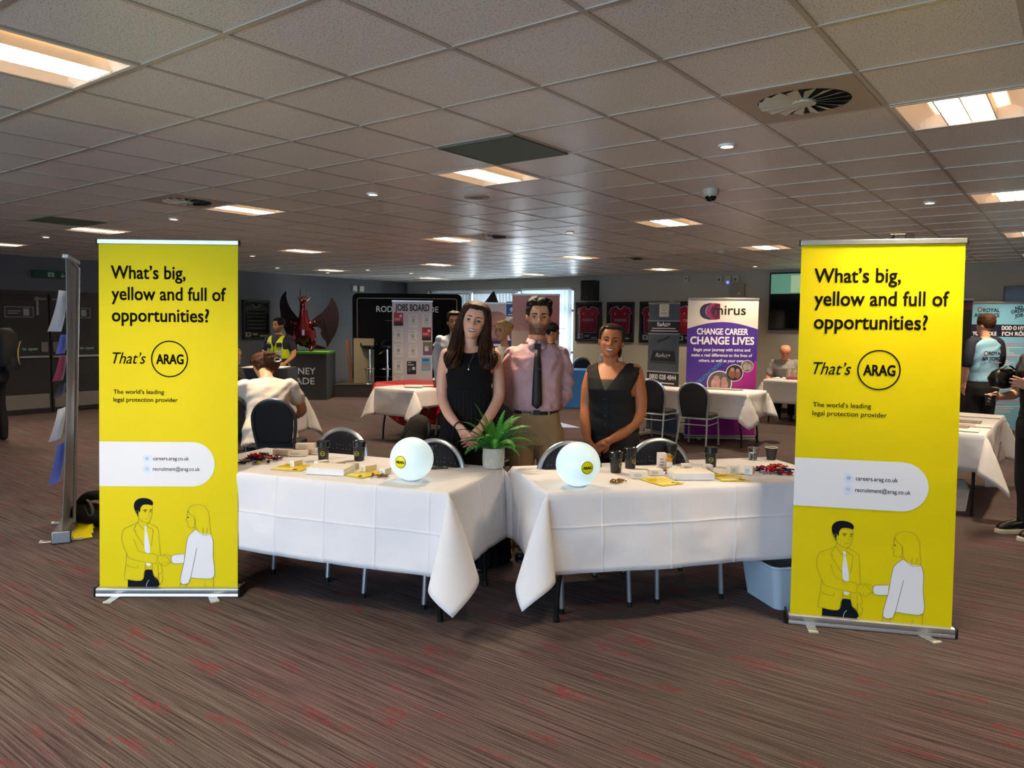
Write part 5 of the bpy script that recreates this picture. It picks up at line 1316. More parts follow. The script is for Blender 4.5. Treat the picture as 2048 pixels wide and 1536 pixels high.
me = remeshed(mb, .0036, 2); paint(me, SK2, Mh, F, beard=(lin('#35251a'), .82), blush=.5); place(me, 'body', t, M_sk2)
face(t, Mh, F, '#33231a', mk('brow_black', '#17100c', .8, nz=None), mk('man_lips', '#9a5d50', .5, nz=None), .45, False, lid=.80, brow_w=.0050, brow_z=.588)
hair_cap(t, Mh, F, M_hair2, lambda a: .845 - .05 * exp(-((a - .5) / .25) ** 2) * 0 - .33 * min(max((a - .62) / .35, 0), 1) + .13 * exp(-((a - 1.45) / .22) ** 2) - .18 * min(max((a - 1.75) / .4, 0), 1),
         lambda a, q: .006 + .026 * min(max((q - .80) / .12, 0), 1) * (1 - .25 * a / pi), nse=(48, .55), seed=3)
# shirt
mb = MB()
loft(mb, [(1.036, .157, .124, 0, .010), (1.055, .166, .132, 0, .010), (1.10, .164, .128, 0, .008), (1.20, .166, .124, 0, .002), (1.32, .180, .128, 0, -.004), (1.40, .190, .112, 0, .004), (1.45, .180, .088, 0, .014), (1.49, .120, .072, 0, .018), (1.525, .070, .064, 0, .016)], M_shirt)
for s_ in (-1, 1):
    limb(mb, [(s_ * .160, .02, 1.415), (s_ * .194, .04, 1.30), (s_ * .196, .075, 1.13), (s_ * .125, .150, 1.04), (s_ * .055, .165, 1.0)], (.064, .061, .054, .050, .040), M_shirt, 20)
me = remeshed(mb, .0055, 2)
def fold2(p):
    ax = abs(p.x)
    f = .8 * sin(p.z * 52 + ax * 38 + 5 * mnoise.noise(p * 5)) * min(max((1.38 - p.z) / .2, 0), 1) * min(ax / .12, 1) + 1.6 * mnoise.noise(Vector((p.x * 11, p.y * 11, p.z * 6)))
    f += 1.2 * sin((ax * 60 - p.z * 46) + 2) * exp(-((ax - .14) / .05) ** 2) * exp(-((p.z - 1.34) / .07) ** 2)
    f *= min(max((p.z - 1.045) / .04, .15), 1)
    if 1.05 < p.z < 1.13: f += 1.1 * sin(p.x * 85 + 2 * mnoise.noise(p * 9)) * (1.13 - p.z) / .08 * min((p.z - 1.05) / .02, 1)
    if ax > .19: f += 1.1 * sin(p.z * 70 + p.y * 60 + 2 * mnoise.noise(p * 7))
    return f
ripple(me, fold2, .0066)
cut(me, lambda c: ~((c[:, 2] > 1.497) & (np.abs(c[:, 0]) < .12)))
place(me, 'shirt', t, M_shirt)
# collar
for s_ in (-1, 1):
    mb = MB(); o1 = []; o2 = []
    for k in range(13):
        a = -pi / 2 + s_ * (pi * k / 12) ; o1.append(Vector((.066 * cos(a), .012 + .062 * sin(a), 1.525 + .020 * (k / 12)))); o2.append(Vector((.080 * cos(a), .010 + .078 * sin(a), 1.487 + .018 * (k / 12))))
    o2[0] = Vector((s_ * .034, -.086, 1.458)); o2[1] = Vector((s_ * .058, -.072, 1.470)); o2[2] = Vector((s_ * .070, -.05, 1.480))
    n = len(o1); fs = [(k, k + 1, n + k + 1, n + k) for k in range(n - 1)]
    if s_ > 0: fs = [f[::-1] for f in fs]
    mb.add(o1 + o2, fs, M_shirt); c_ = mb.obj('collar', t); m_ = c_.modifiers.new('th', 'SOLIDIFY'); m_.thickness = .003
# tie
mb = MB()
def chest_y(z): return -.098 - .042 * sin(min(max((1.50 - z) / .48, 0), 1) * pi * .75) if z < 1.5 else -.07
mb.add([(-.019, -.082, 1.497), (.019, -.082, 1.497), (.014, -.092, 1.455), (-.014, -.092, 1.455), (-.015, -.06, 1.497), (.015, -.06, 1.497), (.01, -.07, 1.455), (-.01, -.07, 1.455)], [(3, 2, 1, 0), (0, 1, 5, 4), (1, 2, 6, 5), (2, 3, 7, 6), (3, 0, 4, 7)], M_tie)
tz = [1.458, 1.40, 1.32, 1.24, 1.16, 1.11, 1.085, 1.058]; tw = [.014, .021, .026, .029, .032, .034, .034, .002]; vs = []
for z, w in zip(tz, tw): y = -.139 + .040 * max((z - 1.32) / .14, 0) ** 1.5 + .004 * max((1.2 - z) / .14, 0); vs += [(-w, y + .003, z), (0, y - .004, z), (w, y + .003, z)]
fs = []
for i in range(len(tz) - 1):
    for q in (0, 1): fs.append((i * 3 + q, (i + 1) * 3 + q, (i + 1) * 3 + q + 1, i * 3 + q + 1))
mb.add(vs, fs, M_tie); o = mb.obj('tie', t); m_ = o.modifiers.new('th', 'SOLIDIFY'); m_.thickness = .004; m_.offset = 1
mb = MB(); mb.box(-.027, .029, -.152, -.140, 1.327, 1.333, M_chrome); mb.obj('tie_clip', t)
# belt and trousers
mb = MB(); loft(mb, [(1.012, .156, .121, 0, .012), (1.016, .159, .124, 0, .012), (1.046, .159, .124, 0, .012), (1.050, .156, .121, 0, .012)], mk('black_leather_belt', '#0f0e0e', .4)); bl = mb.obj('belt', t)
mb = MB(); mb.box(-.022, .022, -.122, -.116, 1.014, 1.048, M_black); mb.obj('buckle', bl)
mb = MB()
loft(mb, [(.80, .165, .125, 0, .02), (.88, .183, .138, 0, .018), (.95, .176, .130, 0, .016), (1.02, .158, .121, 0, .012), (1.035, .153, .117, 0, .012)], M_chino)
legs(mb, M_chino, .88, .092, (.102, .078, .070, .056), feet=False, ankle=.06)
me = remeshed(mb, .008, 2); ripple(me, lambda p: sin(p.z * 40 + abs(p.x) * 30 + 4 * mnoise.noise(p * 6)) * (.4 + exp(-((p.z - .86) / .1) ** 2)) + mnoise.noise(p * 8), .0045); place(me, 'trousers', t, M_chino)
for x in (-.095, -.03, .085):
    mb = MB(); y = .012 - .122 * (1 - (abs(x) / .159) ** 2.4) ** (1 / 2.4) - .004; mb.box(x - .005, x + .005, y - .002, y + .004, 1.008, 1.054, M_chino); mb.obj('belt_loop', t)
shoes(t, M_black, .11)

# --- woman in the black waistcoat
SK3 = lin('#a3653f'); M_sk3 = skin_mat('brown_skin', SK3)
M_vest = mk('black_waistcoat', '#131314', .8, spec=.25, nz=(20, .08), bump=(14, .12, .01))
M_trb = mk('black_trousers', '#0e0e11', .85, nz=(10, .08))
M_hair3 = hair_mat('dark_pulled_back_hair', '#120b08', '#3a2417', (80, 80, 20))
BY = -.42                       # body turned a little to the picture's left
t = thing('person', 'laughing woman in a black waistcoat with hands clasped in front, hair tied back', 'person', W(.715, 5.36), FACE)
Mb_ = Matrix.Rotation(BY, 4, 'Z')
F = feats(1.0, True)
Mh = headM(Vector((-.040, -.055, 1.405)), yaw=-.16, pitch=-.03, roll=.10, s=.97, wide=1.13)
mb = MB(); mb.M = Mh; head_shape(mb, F, M_sk3, .98); mb.M = Mb_
limb(mb, [(-.01, .02, 1.30), (-.02, .01, 1.37), (-.03, -.005, 1.47)], (.064, .052, .051), M_sk3)
def up3(z): return z if z < .95 else .95 + (z - .95) * 1.07
TOR3 = [(.78, .180, .130, 0, .02), (.88, .182, .132, 0, .02), (.98, .160, .118, 0, .01), (1.08, .152, .110, 0, -.004), (1.17, .160, .128, 0, -.02), (1.24, .165, .108, 0, -.006), (1.29, .165, .076, 0, .01), (1.325, .115, .055, 0, .02), (1.345, .06, .046, 0, .02)]
TOR3 = [(up3(r[0]), *r[1:]) for r in TOR3]
loft(mb, TOR3, M_sk3)
limb(mb, [(-.150, .015, 1.305), (-.180, .0, 1.18), (-.188, -.02, 1.03), (-.165, -.10, .92), (-.125, -.175, .835)], (.054, .053, .045, .038, .026), M_sk3)
limb(mb, [(.150, .015, 1.310), (.178, .02, 1.18), (.184, .03, 1.01), (.120, -.075, .90), (.030, -.175, .835)], (.054, .054, .047, .040, .027), M_sk3)
hand(mb, (-.125, -.175, .835), (.50, -.28, -.72), (-.55, -.8, .1), -1, M_sk3, .42, .95, thumb=.4)
hand(mb, (.030, -.175, .835), (-.72, -.25, -.50), (.25, -.8, .5), 1, M_sk3, .40, .95, spread=.22, thumb=.6)
legs(mb, M_sk3, .82, .09, feet=False)
me = remeshed(mb, .0036, 2); paint(me, SK3, Mh, F, blush=.5); place(me, 'body', t, M_sk3)
face(t, Mh, F, '#2a1a12', mk('brow_dark', '#1a110c', .8, nz=None), mk('brown_lips', '#8c4a3f', .35, nz=None), 1.0, True, lid=.85, brow_w=.0034)
hair_cap(t, Mh, F, M_hair3, lambda a: .86 - .34 * min(max((a - .75) / .45, 0), 1) - .22 * min(max((a - 1.7) / .4, 0), 1), lambda a, q: .009 + .004 * (q > .75), nse=(25, .15))
mb = MB(); mb.M = Mh; mb.ell((.018, .115, .44 * HH), (.040, .035, .042), M_hair3, 20, 14); mb.tube(smooth_path([(.03, .10, .42 * HH), (.058, .075, .25 * HH), (.062, .05, .02 * HH)], 5), [.02, .02, .019, .018, .017, .016, .014, .012, .01, .008, .004], M_hair3, 8); mb.obj('tied_hair', t, ang=70)
mb = MB(); mb.M = Mb_
loft(mb, [(up3(r[0]), *r[1:]) for r in [(.86, .188, .140, 0, .018), (.90, .186, .142, 0, .016), (.98, .172, .130, 0, .01), (1.08, .166, .124, 0, -.004), (1.17, .174, .142, 0, -.02), (1.24, .186, .122, 0, -.006), (1.285, .192, .094, 0, .01), (1.315, .150, .076, 0, .018), (1.345, .08, .06, 0, .02)]], M_vest)
for s_ in (-1, 1): limb(mb, [(s_ * .115, .012, 1.318), (s_ * .155, .012, 1.300)], (.050, .056), M_vest)
me = remeshed(mb, .005, 2)
Rinv = np.array(Mb_.inverted())[:3, :3]
def keep_v(c):
    p = c @ Rinv.T; x, y, z = p[:, 0], p[:, 1], p[:, 2]
    vee = (y < .02) & (z > 1.175 + 1.75 * np.abs(x + .01)) & (np.abs(x) < .12)
    back = (y >= .02) & (z > 1.355)
    arm = (np.abs(x) > .186 - .32 * np.clip(1.27 - z, -.02, .09)) & (z > 1.14)
    hem = z > .885 - .07 * np.exp(-((np.abs(x + .01) - .05) / .05) ** 2) * (y < 0)
    return ~vee & ~back & ~arm & hem
cut(me, keep_v)
ripple(me, lambda p: mnoise.noise(Vector((p.x * 9, p.y * 9, p.z * 6))) + .5 * sin(p.z * 60 + p.x * 40 + 4 * mnoise.noise(p * 5)) * exp(-((p.z - 1.0) / .08) ** 2), .004)
ve = place(me, 'waistcoat', t, M_vest); s_ = ve.modifiers.new('cloth', 'SOLIDIFY'); s_.thickness = .005
mb = MB(); mb.M = Mb_; loft(mb, [(1.10, .150, .122, 0, -.006), (1.185, .152, .134, 0, -.021), (1.235, .150, .122, 0, -.012), (1.262, .140, .106, 0, -.004)], mk('black_top_cloth', '#19180f', .7)); mb.obj('inner_top', t)
mb = MB(); mb.M = Mb_
for z in (1.12, 1.06, 1.0, .945): yb_ = -.137 - .03 * exp(-((z - 1.16) / .07) ** 2); mb.lathe([(.0001, 0), (.007, 0), (.007, .003), (.0001, .004)], M_black, c=(0, 0, 0)) if False else mb.ell((-.014, yb_, z), (.0065, .003, .0065), M_black, 10, 6)
bt = mb.obj('buttons', ve)
mb = MB(); mb.M = Mb_
vs = []; 
for z in (1.15, 1.10, 1.04, .98, .92, .87): yb_ = -.134 - .032 * exp(-((z - 1.165) / .08) ** 2) ; vs += [(-.001, yb_ - .003, z), (.003, yb_ - .003, z)]
mb.add(vs, [(2 * i, 2 * i + 1, 2 * i + 3, 2 * i + 2)[::-1] for i in range(5)], M_blackmat); mb.obj('front_edge', ve)
mb = MB(); mb.M = Mb_
loft(mb, [(.70, .185, .140, 0, .02), (.80, .192, .145, 0, .02), (.90, .180, .135, 0, .016), (.94, .170, .128, 0, .012)], M_trb); legs(mb, M_trb, .80, .095, (.108, .085, .078, .07), feet=False, ankle=.06)
me = remeshed(mb, .008, 2); ripple(me, lambda p: mnoise.noise(p * 8), .005); place(me, 'trousers', t, M_trb)
for s_ in (-1, 1):
    mb = MB(); mb.M = Mh; mb.ell((s_ * .078, .012, .395 * HH), (.003, .003, .004), M_chrome, 8, 6); mb.obj('earring', t)
shoes(t, M_black, .11)
# ================================================================ left wall: doors, exit sign, framed shirts
M_doorp = mk('black_door', '#17171a', .5, nz=(2, .05)); M_kick = mk('grey_kick_plate', '#77716c', .5, .3); M_gap = mk('door_gap', '#050505', .9)
M_green = mk('dark_green_sign', '#0d3a2c', .5, nz=None); M_gw = mk('pale_green_print', '#86b39f', .5, nz=None); M_glow = mk('white_sign_print', '#868b86', .5, nz=None)
WALLR = radians(90)          # things on the left wall: own -y turned to face +x
t = thing('door_1', None, None, (WX, 5.78, 0), WALLR); t['kind'] = 'structure'
mb = MB(); mb.box(-.98, .98, -.012, -.001, 0, 2.12, mk('dark_door_frame', '#242428', .5)); mb.obj('door_frame', t, smooth=False)
for s_ in (-1, 1):
    mb = MB(); x0, x1 = (.012, .92) if s_ > 0 else (-.92, -.012); mb.box(x0, x1, -.055, -.012, .01, 2.06, M_doorp); lf = mb.obj('door_leaf', t, smooth=False)
    mb = MB(); mb.box(x0 + .03, x1 - .03, -.058, -.055, .09, .34, M_kick); mb.obj('kick_plate', lf, smooth=False)
    mb = MB(); mb.box(x0 + .02, x1 - .02, -.085, -.06, .965, 1.0, M_silver); mb.obj('push_bar', lf, bevel=.006)
    mb = MB(); xl = -.15 if s_ < 0 else .04; mb.box(xl, xl + .11, -.075, -.055, 1.06, 1.24, mk('grey_lock_case', '#6e6c68', .4, .4)); mb.obj('lock_case', lf, bevel=.006)
    mb = MB(); xl = -.24 if s_ < 0 else .04; mb.box(xl, xl + .2, -.075, -.055, 1.96, 2.0, mk('grey_lock_case', '#6e6c68')); mb.obj('closer', lf, bevel=.005)
    mb = MB(); c = (x0 + x1) / 2; mb.rect(c - .22, c + .22, 1.66, 1.84, M_glow, -.0565); mb.rect(c - .21, c + .21, 1.67, 1.83, M_doorp, -.0575); mb.rect(c - .18, c + .02, 1.76, 1.775, M_glow, -.0585); mb.rect(c - .18, c - .02, 1.72, 1.735, M_glow, -.0585); mb.rect(c + .06, c + .15, 1.69, 1.81, M_glow, -.0585); mb.obj('notice_plate', lf, smooth=False)
    mb = MB(); mb.text('push bar to open', c - .26, 1.10, .05, M_gw, -.057, width=.52, bold=.02); mb.obj('push_bar_notice', lf, smooth=False)
mb = MB(); mb.box(-.20, -.17, -.062, -.056, 1.70, 2.02, M_glow); mb.obj('vision_strip', t, smooth=False)
t = thing('exit_sign', 'dark green exit sign with running figure and down arrow above the doors', 'exit sign', (WX + .03, 5.84, 2.34), WALLR)
mb = MB(); mb.box(-.30, .26, -.03, .03, 0, .13, M_green); mb.obj('sign_box', t, bevel=.004)
mb = MB(); y = -.032; mb.rect(-.06, .04, .025, .105, M_gw, y); mb.disc(-.01, .088, .010, M_green, y - .001, 12); mb.stroke([(-.01, .075), (-.012, .05), (.008, .03)], .012, M_green, y - .001); mb.stroke([(-.012, .05), (-.03, .035)], .010, M_green, y - .001); mb.stroke([(-.035, .07), (.02, .065)], .008, M_green, y - .001)
mb.rect(.10, .105, .0, .13, M_gap, y); mb.stroke([(.18, .105), (.18, .03)], .016, M_gw, y); mb.stroke([(.145, .062), (.18, .026), (.215, .062)], .016, M_gw, y); mb.obj('pictogram', t, smooth=False)

M_fr = mk('black_picture_frame', '#0e0e10', .35); M_mount = mk('dark_mount_board', '#1b1b1e', .7); M_red = mk('red_jersey_cloth', '#c3163a', .7, nz=(14, .06), bump=(20, .15, .01)); M_trim = mk('white_jersey_trim', '#e9e3e0', .6)
M_grycl = mk('grey_shirt_cloth', '#6f7686', .75); M_stripe = mk('dark_stripe_cloth', '#30343f', .75)
def framed(label, loc, rz, w, h, cloth, word, striped=False, group=None):
    t = thing('framed_shirt', label, 'framed shirt', loc, rz, group)
    mb = MB()
    for (a, b, c, d) in ((-w / 2, w / 2, 0, .045), (-w / 2, w / 2, h - .045, h), (-w / 2, -w / 2 + .045, 0, h), (w / 2 - .045, w / 2, 0, h)): mb.box(a, b, -.05, 0, c, d, M_fr)
    mb.obj('frame', t, smooth=False, bevel=.004)
    mb = MB(); mb.box(-w / 2 + .03, w / 2 - .03, -.02, -.004, .03, h - .03, M_mount); mb.obj('mount', t, smooth=False)
    mb = MB(); W2 = w * .37; zb = h * .22; zt = h * .90
    pts = [(-W2 * .93, zb), (W2 * .93, zb), (W2 * .96, zt - .19), (W2 * 1.12, zt - .16), (W2 * 1.0, zt - .05), (W2 * .35, zt), (W2 * .15, zt - .055), (0, zt - .075), (-W2 * .15, zt - .055), (-W2 * .35, zt), (-W2 * 1.0, zt - .05), (-W2 * 1.12, zt - .16), (-W2 * .96, zt - .19)]
    n = len(pts); mb.add([(x, -.034, z) for x, z in pts] + [(x * 1.02, -.020, z) for x, z in pts], [tuple(range(n))] + [(k, n + k, n + (k + 1) % n, (k + 1) % n) for k in range(n)], cloth)
    if striped:
        for k in range(6): z0 = zb + (zt - .1 - zb) * k / 6; mb.rect(-W2 * .92, W2 * .92, z0, z0 + (zt - zb) * .07, M_stripe, -.0348)
    mb.stroke([(W2 * .35, zt), (W2 * .15, zt - .055), (0, zt - .075), (-W2 * .15, zt - .055), (-W2 * .35, zt)], .018, M_trim, -.0355)
    if not striped:
        mb.stroke([(x * .985, z) for x, z in pts], .010, M_trim, -.0352, True)
        mb.text(word, 0, zb + (zt - zb) * .44, .05, M_trim, -.0358, width=W2 * 1.15 if len(word) > 3 else None, align='c', bold=.03)
        for x in (-W2 * .5, W2 * .45): mb.flat([(x - .014, zt - .17), (x, zt - .20), (x + .014, zt - .17), (x + .010, zt - .145), (x - .010, zt - .145)], M_trim, -.0358)
    else: mb.rect(-W2 * .5, W2 * .5, zb + (zt - zb) * .42, zb + (zt - zb) * .50, M_mount, -.0358)
    mb.obj('shirt', t, smooth=False)
    mb = MB(); mb.rect(-w * .40, -w * .20, h * .07, h * .19, M_paper, -.022); mb.flat([(-w * .33, h * .16), (-w * .27, h * .16), (-w * .27, h * .12), (-w * .30, h * .09), (-w * .33, h * .12)], M_ink, -.0235)
    mb.rect(-w * .15, w * .05, h * .10, h * .17, mk('cream_plaque', '#cfc6b2', .5), -.022); mb.rect(w * .10, w * .36, h * .07, h * .19, mk('team_photo', '#4b3f4a', .5), -.022); mb.rect(w * .11, w * .35, h * .075, h * .11, M_paper, -.0235); mb.obj('cards', t, smooth=False)
    mb = MB(); mb.box(-w / 2 + .04, w / 2 - .04, -.046, -.044, .04, h - .04, M_glass); mb.obj('pane', t, smooth=False)
    return t
framed('framed grey striped shirt on the dark wall behind the police officer', (WX, 9.95, 1.24), WALLR, .68, .85, M_grycl, 'MIND', True, 'framed grey shirts')
framed('framed dark shirt half hidden by the left yellow banner', (WX, 9.05, 1.24), WALLR, .68, .87, M_grycl, 'MIND', True, 'framed grey shirts')
t = thing('wall_box', 'pair of small white wall boxes high on the dark wall right of the dragon', 'wall box', (WX, 12.85, 2.40), WALLR)
for x in (-.16, .06): mb = MB(); mb.box(x, x + .14, -.04, 0, 0, .14, M_cream); mb.obj('box_cover', t, bevel=.01)

# ================================================================ stage corner: riser, plinth, dragon, backdrop, stools
M_carp = mk('dark_grey_stage_carpet', '#3b3836', .95, nz=(60, .12)); M_rfront = mk('stage_front', '#2b2928', .8)
_rp = [W(-3.95, 16.6), W(.35, 16.6), W(.35, 17.75), Vector((WX + .06, WY - .06, 0)), W(-3.95, 18.55)]
_rc = W(-2.2, 17.4)
t = thing('stage_riser', 'low dark carpeted stage riser in front of the black panel', 'stage', _rc, 0)
for z0, z1, m_, nm, sc in ((.26, .28, M_carp, 'riser_top', 1.0), (0, .26, M_rfront, 'riser_body', .992)):
    mb = MB(); q = [(p - _rc) * sc for p in _rp]; n = len(q)
    mb.add([(p.x, p.y, z0) for p in q] + [(p.x, p.y, z1) for p in q], [tuple(range(n - 1, -1, -1)), tuple(range(n, 2 * n))] + [(k, (k + 1) % n, n + (k + 1) % n, n + k) for k in range(n)], m_); mb.obj(nm, t, smooth=False)
M_plinth = mk('charcoal_plinth', '#33312f', .7, nz=(3, .05)); M_turf = mk('green_turf', '#4f8f1f', .95, nz=(70, .3), bump=(160, .8, .02)); M_sil = mk('silver_lettering', '#d8d8d8', .4, nz=None)
PL = (-4.43, 16.2)
t = thing('statue_plinth', 'dark plinth with green turf top and silver lettering under the dragon', 'plinth', W(*PL), FACE)
mb = MB(); mb.box(-.62, .54, -.28, .55, 0, .97, M_plinth); mb.obj('plinth_body', t, smooth=False, bevel=.01)
mb = MB(); mb.text('RODNEY', -.02, .54, .135, M_sil, -.283, width=.80, bold=.015); mb.text('PARADE', -.02, .33, .135, M_sil, -.283, width=.78, bold=.015); mb.text('EST. 1877', .20, .16, .045, M_greyink, -.283, width=.30)
mb.M = Matrix.Translation((-.36, 0, 0)); o = mb.obj('lettering', t, smooth=False); o.location.x = -.47
mb = MB(); mb.box(-.64, .56, -.30, .57, .97, 1.01, M_turf); mb.obj('turf_top', t, smooth=False)
# dragon statue
M_dr = mk('metallic_red_lacquer', '#4a0610', .24, .7, nz=(5, .1), coat=.4); M_drw = mk('dark_maroon_wing', '#150408', .45, .3, nz=(6, .12)); M_drh = mk('black_horn', '#120a0b', .4)
t = thing('dragon_statue', 'glossy dark red dragon statue with raised wings on the turf plinth', 'statue', tuple(W(-4.46, 16.35))[:2] + (1.01,), FACE)
mb = MB()
loft(mb, [(.10, .10, .12, 0, .05), (.18, .17, .19, 0, .05), (.32, .20, .22, 0, .03), (.46, .18, .19, 0, .0), (.60, .13, .14, 0, -.03), (.74, .095, .10, 0, -.05), (.88, .078, .08, 0, -.05), (1.0, .072, .08, 0, -.06)], M_dr)
limb(mb, [(0, -.05, 1.0), (0, -.08, 1.08), (0, -.17, 1.09), (0, -.26, 1.06)], (.075, .085, .060, .038), M_dr, flat=.85)
for s_ in (-1, 1):
    limb(mb, [(s_ * .16, -.02, .42), (s_ * .20, -.08, .25), (s_ * .185, -.10, .10), (s_ * .18, -.13, .04)], (.085, .075, .05, .055), M_dr)
    limb(mb, [(s_ * .18, -.12, .035), (s_ * .185, -.22, .03)], (.05, .035), M_dr)
    limb(mb, [(s_ * .13, .02, .60), (s_ * .24, -.05, .56), (s_ * .25, -.14, .62)], (.06, .045, .03), M_dr)
limb(mb, [(0, .2, .15), (.15, .4, .08), (.35, .42, .05)], (.09, .05, .02), M_dr)
me = remeshed(mb, .014, 2); place(me, 'dragon_body', t, M_dr)
for s_ in (-1, 1):
    mb = MB(); mb.tube(smooth_path([(s_ * .05, -.02, 1.10), (s_ * .075, .0, 1.22), (s_ * .065, .01, 1.34)], 4), [.022, .02, .018, .016, .014, .012, .009, .006, .002], M_drh, 8); mb.tube(smooth_path([(s_ * .07, -.04, 1.06), (s_ * .12, .0, 1.12), (s_ * .13, .02, 1.17)], 4), [.018, .016, .014, .012, .011, .009, .006, .004, .001], M_drh, 8); mb.obj('horn', t)
    ol = [(.08, .60), (.20, .72), (.36, .85), (.50, 1.03), (.555, 1.15), (.64, 1.0), (.68, .80), (.67, .60), (.61, .40), (.50, .20), (.42, .08), (.40, .20), (.34, .27), (.30, .38), (.32, .45), (.25, .52), (.17, .52)]
    if s_ < 0: ol = [(.08, .60), (.18, .72), (.30, .86), (.38, 1.0), (.42, 1.15), (.42, 1.28), (.54, 1.14), (.58, .98), (.57, .80), (.54, .60), (.48, .42), (.36, .24), (.36, .30), (.27, .34), (.24, .45), (.26, .52), (.16, .52)]
    S = [(p.x, p.z) for p in smooth_path([(x, 0, z) for x, z in ol] + [(ol[0][0], 0, ol[0][1])], 3)][:-1]
    n = len(S); yy = lambda x, z: .10 + .25 * x - .12 * (z - .6)
    mb = MB(); vs = [(s_ * x, yy(x, z) - .012, z) for x, z in S] + [(s_ * x, yy(x, z) + .012, z) for x, z in S]
    f1 = tuple(range(n)); f2 = tuple(range(2 * n - 1, n - 1, -1))
    mb.add(vs, [f1 if s_ < 0 else f1[::-1], f2 if s_ < 0 else f2[::-1]] + [(k, (k + 1) % n, n + (k + 1) % n, n + k) for k in range(n)], M_drw)
    for q in ((.40, .20), (.34, .27), (.5, .2)): mb.tube([(s_ * .10, yy(.1, .62) - .012, .62), (s_ * .38, yy(.38, .75) - .014, .70), (s_ * q[0], yy(*q) - .014, q[1] + .04)], [.016, .012, .005], M_drw, 6)
    mb.obj('wing', t, ang=30)
# leaning boards
M_board = mk('beige_board', '#8b8068', .7); M_wood = mk('brown_wood_edge', '#6a4630', .6, nz=(20, .15))
t = thing('leaning_board', 'tall beige board with a brown timber edge leaning by the black panel', 'board', W(-3.42, 17.0, .28), FACE)
mb = MB(); mb.box(-.12, .33, -.02, .02, 0, 1.0, M_board); mb.obj('board_face', t, smooth=False)
mb = MB(); mb.M = Matrix.Rotation(radians(-5), 4, 'Y'); mb.box(-.21, -.13, -.05, .0, 0.01, 1.0, M_wood); mb.obj('timber_edge', t, smooth=False)
# black stage panel
M_bp = mk('black_stage_panel', '#07090d', .8, spec=.15, nz=(2, .1)); M_gold = mk('copper_line', '#8a6a50', .4, .4)
t = thing('stage_backdrop', 'big black rounded panel with copper outline and white lettering on the stage', 'display panel', W(-2.42, 17.55, .28), FACE)
mb = MB(); w, h = 2.50, 2.02; n1 = rrect(w, h, .12, 6, 0, h / 2); n = len(n1)
mb.add([(x, -.05, z) for x, z in n1] + [(x, .05, z) for x, z in n1], [tuple(range(n)), tuple(range(2 * n - 1, n - 1, -1))] + [(k, n + k, n + (k + 1) % n, (k + 1) % n) for k in range(n)], M_bp)
n2 = rrect(w - .22, h - .22, .05, 4, 0, h / 2); mb.stroke(n2, .014, M_gold, -.0515, True)
mb.text('RODNEY PARADE', -.70, h - .42, .13, M_wprint, -.0515, width=1.42, bold=.01); mb.rect(-.5, .5, h - .62, h - .613, M_gold, -.0515); mb.obj('panel_face', t, smooth=False)
# stools
M_seat = mk('black_gloss_seat', '#0a0a0b', .15, coat=.5)
def stool(label, loc):
    t = thing('bar_stool', label, 'bar stool', loc, FACE + .3, 'black bar stools on the stage')
    mb = MB(); mb.lathe([(.0001, .76), (.15, .765), (.185, .79), (.19, .83), (.16, .85), (.0001, .835)], M_seat, n=28); mb.obj('seat', t)
    mb = MB(); mb.tube(smooth_path([(-.18, .04, .83), (-.15, .14, .93), (0, .19, .96), (.15, .14, .93), (.18, .04, .83)], 5), .018, M_seat, 8); mb.obj('backrest', t)
    mb = MB(); mb.lathe([(.028, .03), (.028, .40), (.022, .40), (.022, .77)], M_chrome, n=16); mb.obj('pole', t)
    mb = MB(); mb.lathe([(.20, 0), (.19, .012), (.05, .03), (.03, .05), (.0001, .05)], M_chrome, n=28); mb.obj('base', t)
    mb = MB(); mb.tube([(.13 * cos(a), .13 * sin(a) - .05, .33) for a in [pi * 2 * k / 20 for k in range(20)]], .010, M_chrome, 6, closed=True); mb.tube([(0, 0, .33), (0, -.16, .33)], .009, M_chrome, 6); mb.obj('footrest', t)
    mb = MB(); mb.tube([(-.03, -.02, .76), (-.15, -.08, .66)], .006, M_chrome, 6); mb.obj('lever', t)
    return t
st0 = stool('black bar stool at the left on the stage', W(-3.18, 16.95, .28))
dup(st0, W(-2.78, 16.9, .28), FACE - .3, 'black bar stool just left of the jobs board'); dup(st0, W(-1.60, 16.95, .28), FACE, 'black bar stool right of the jobs board, behind the woman\u2019s shoulder')
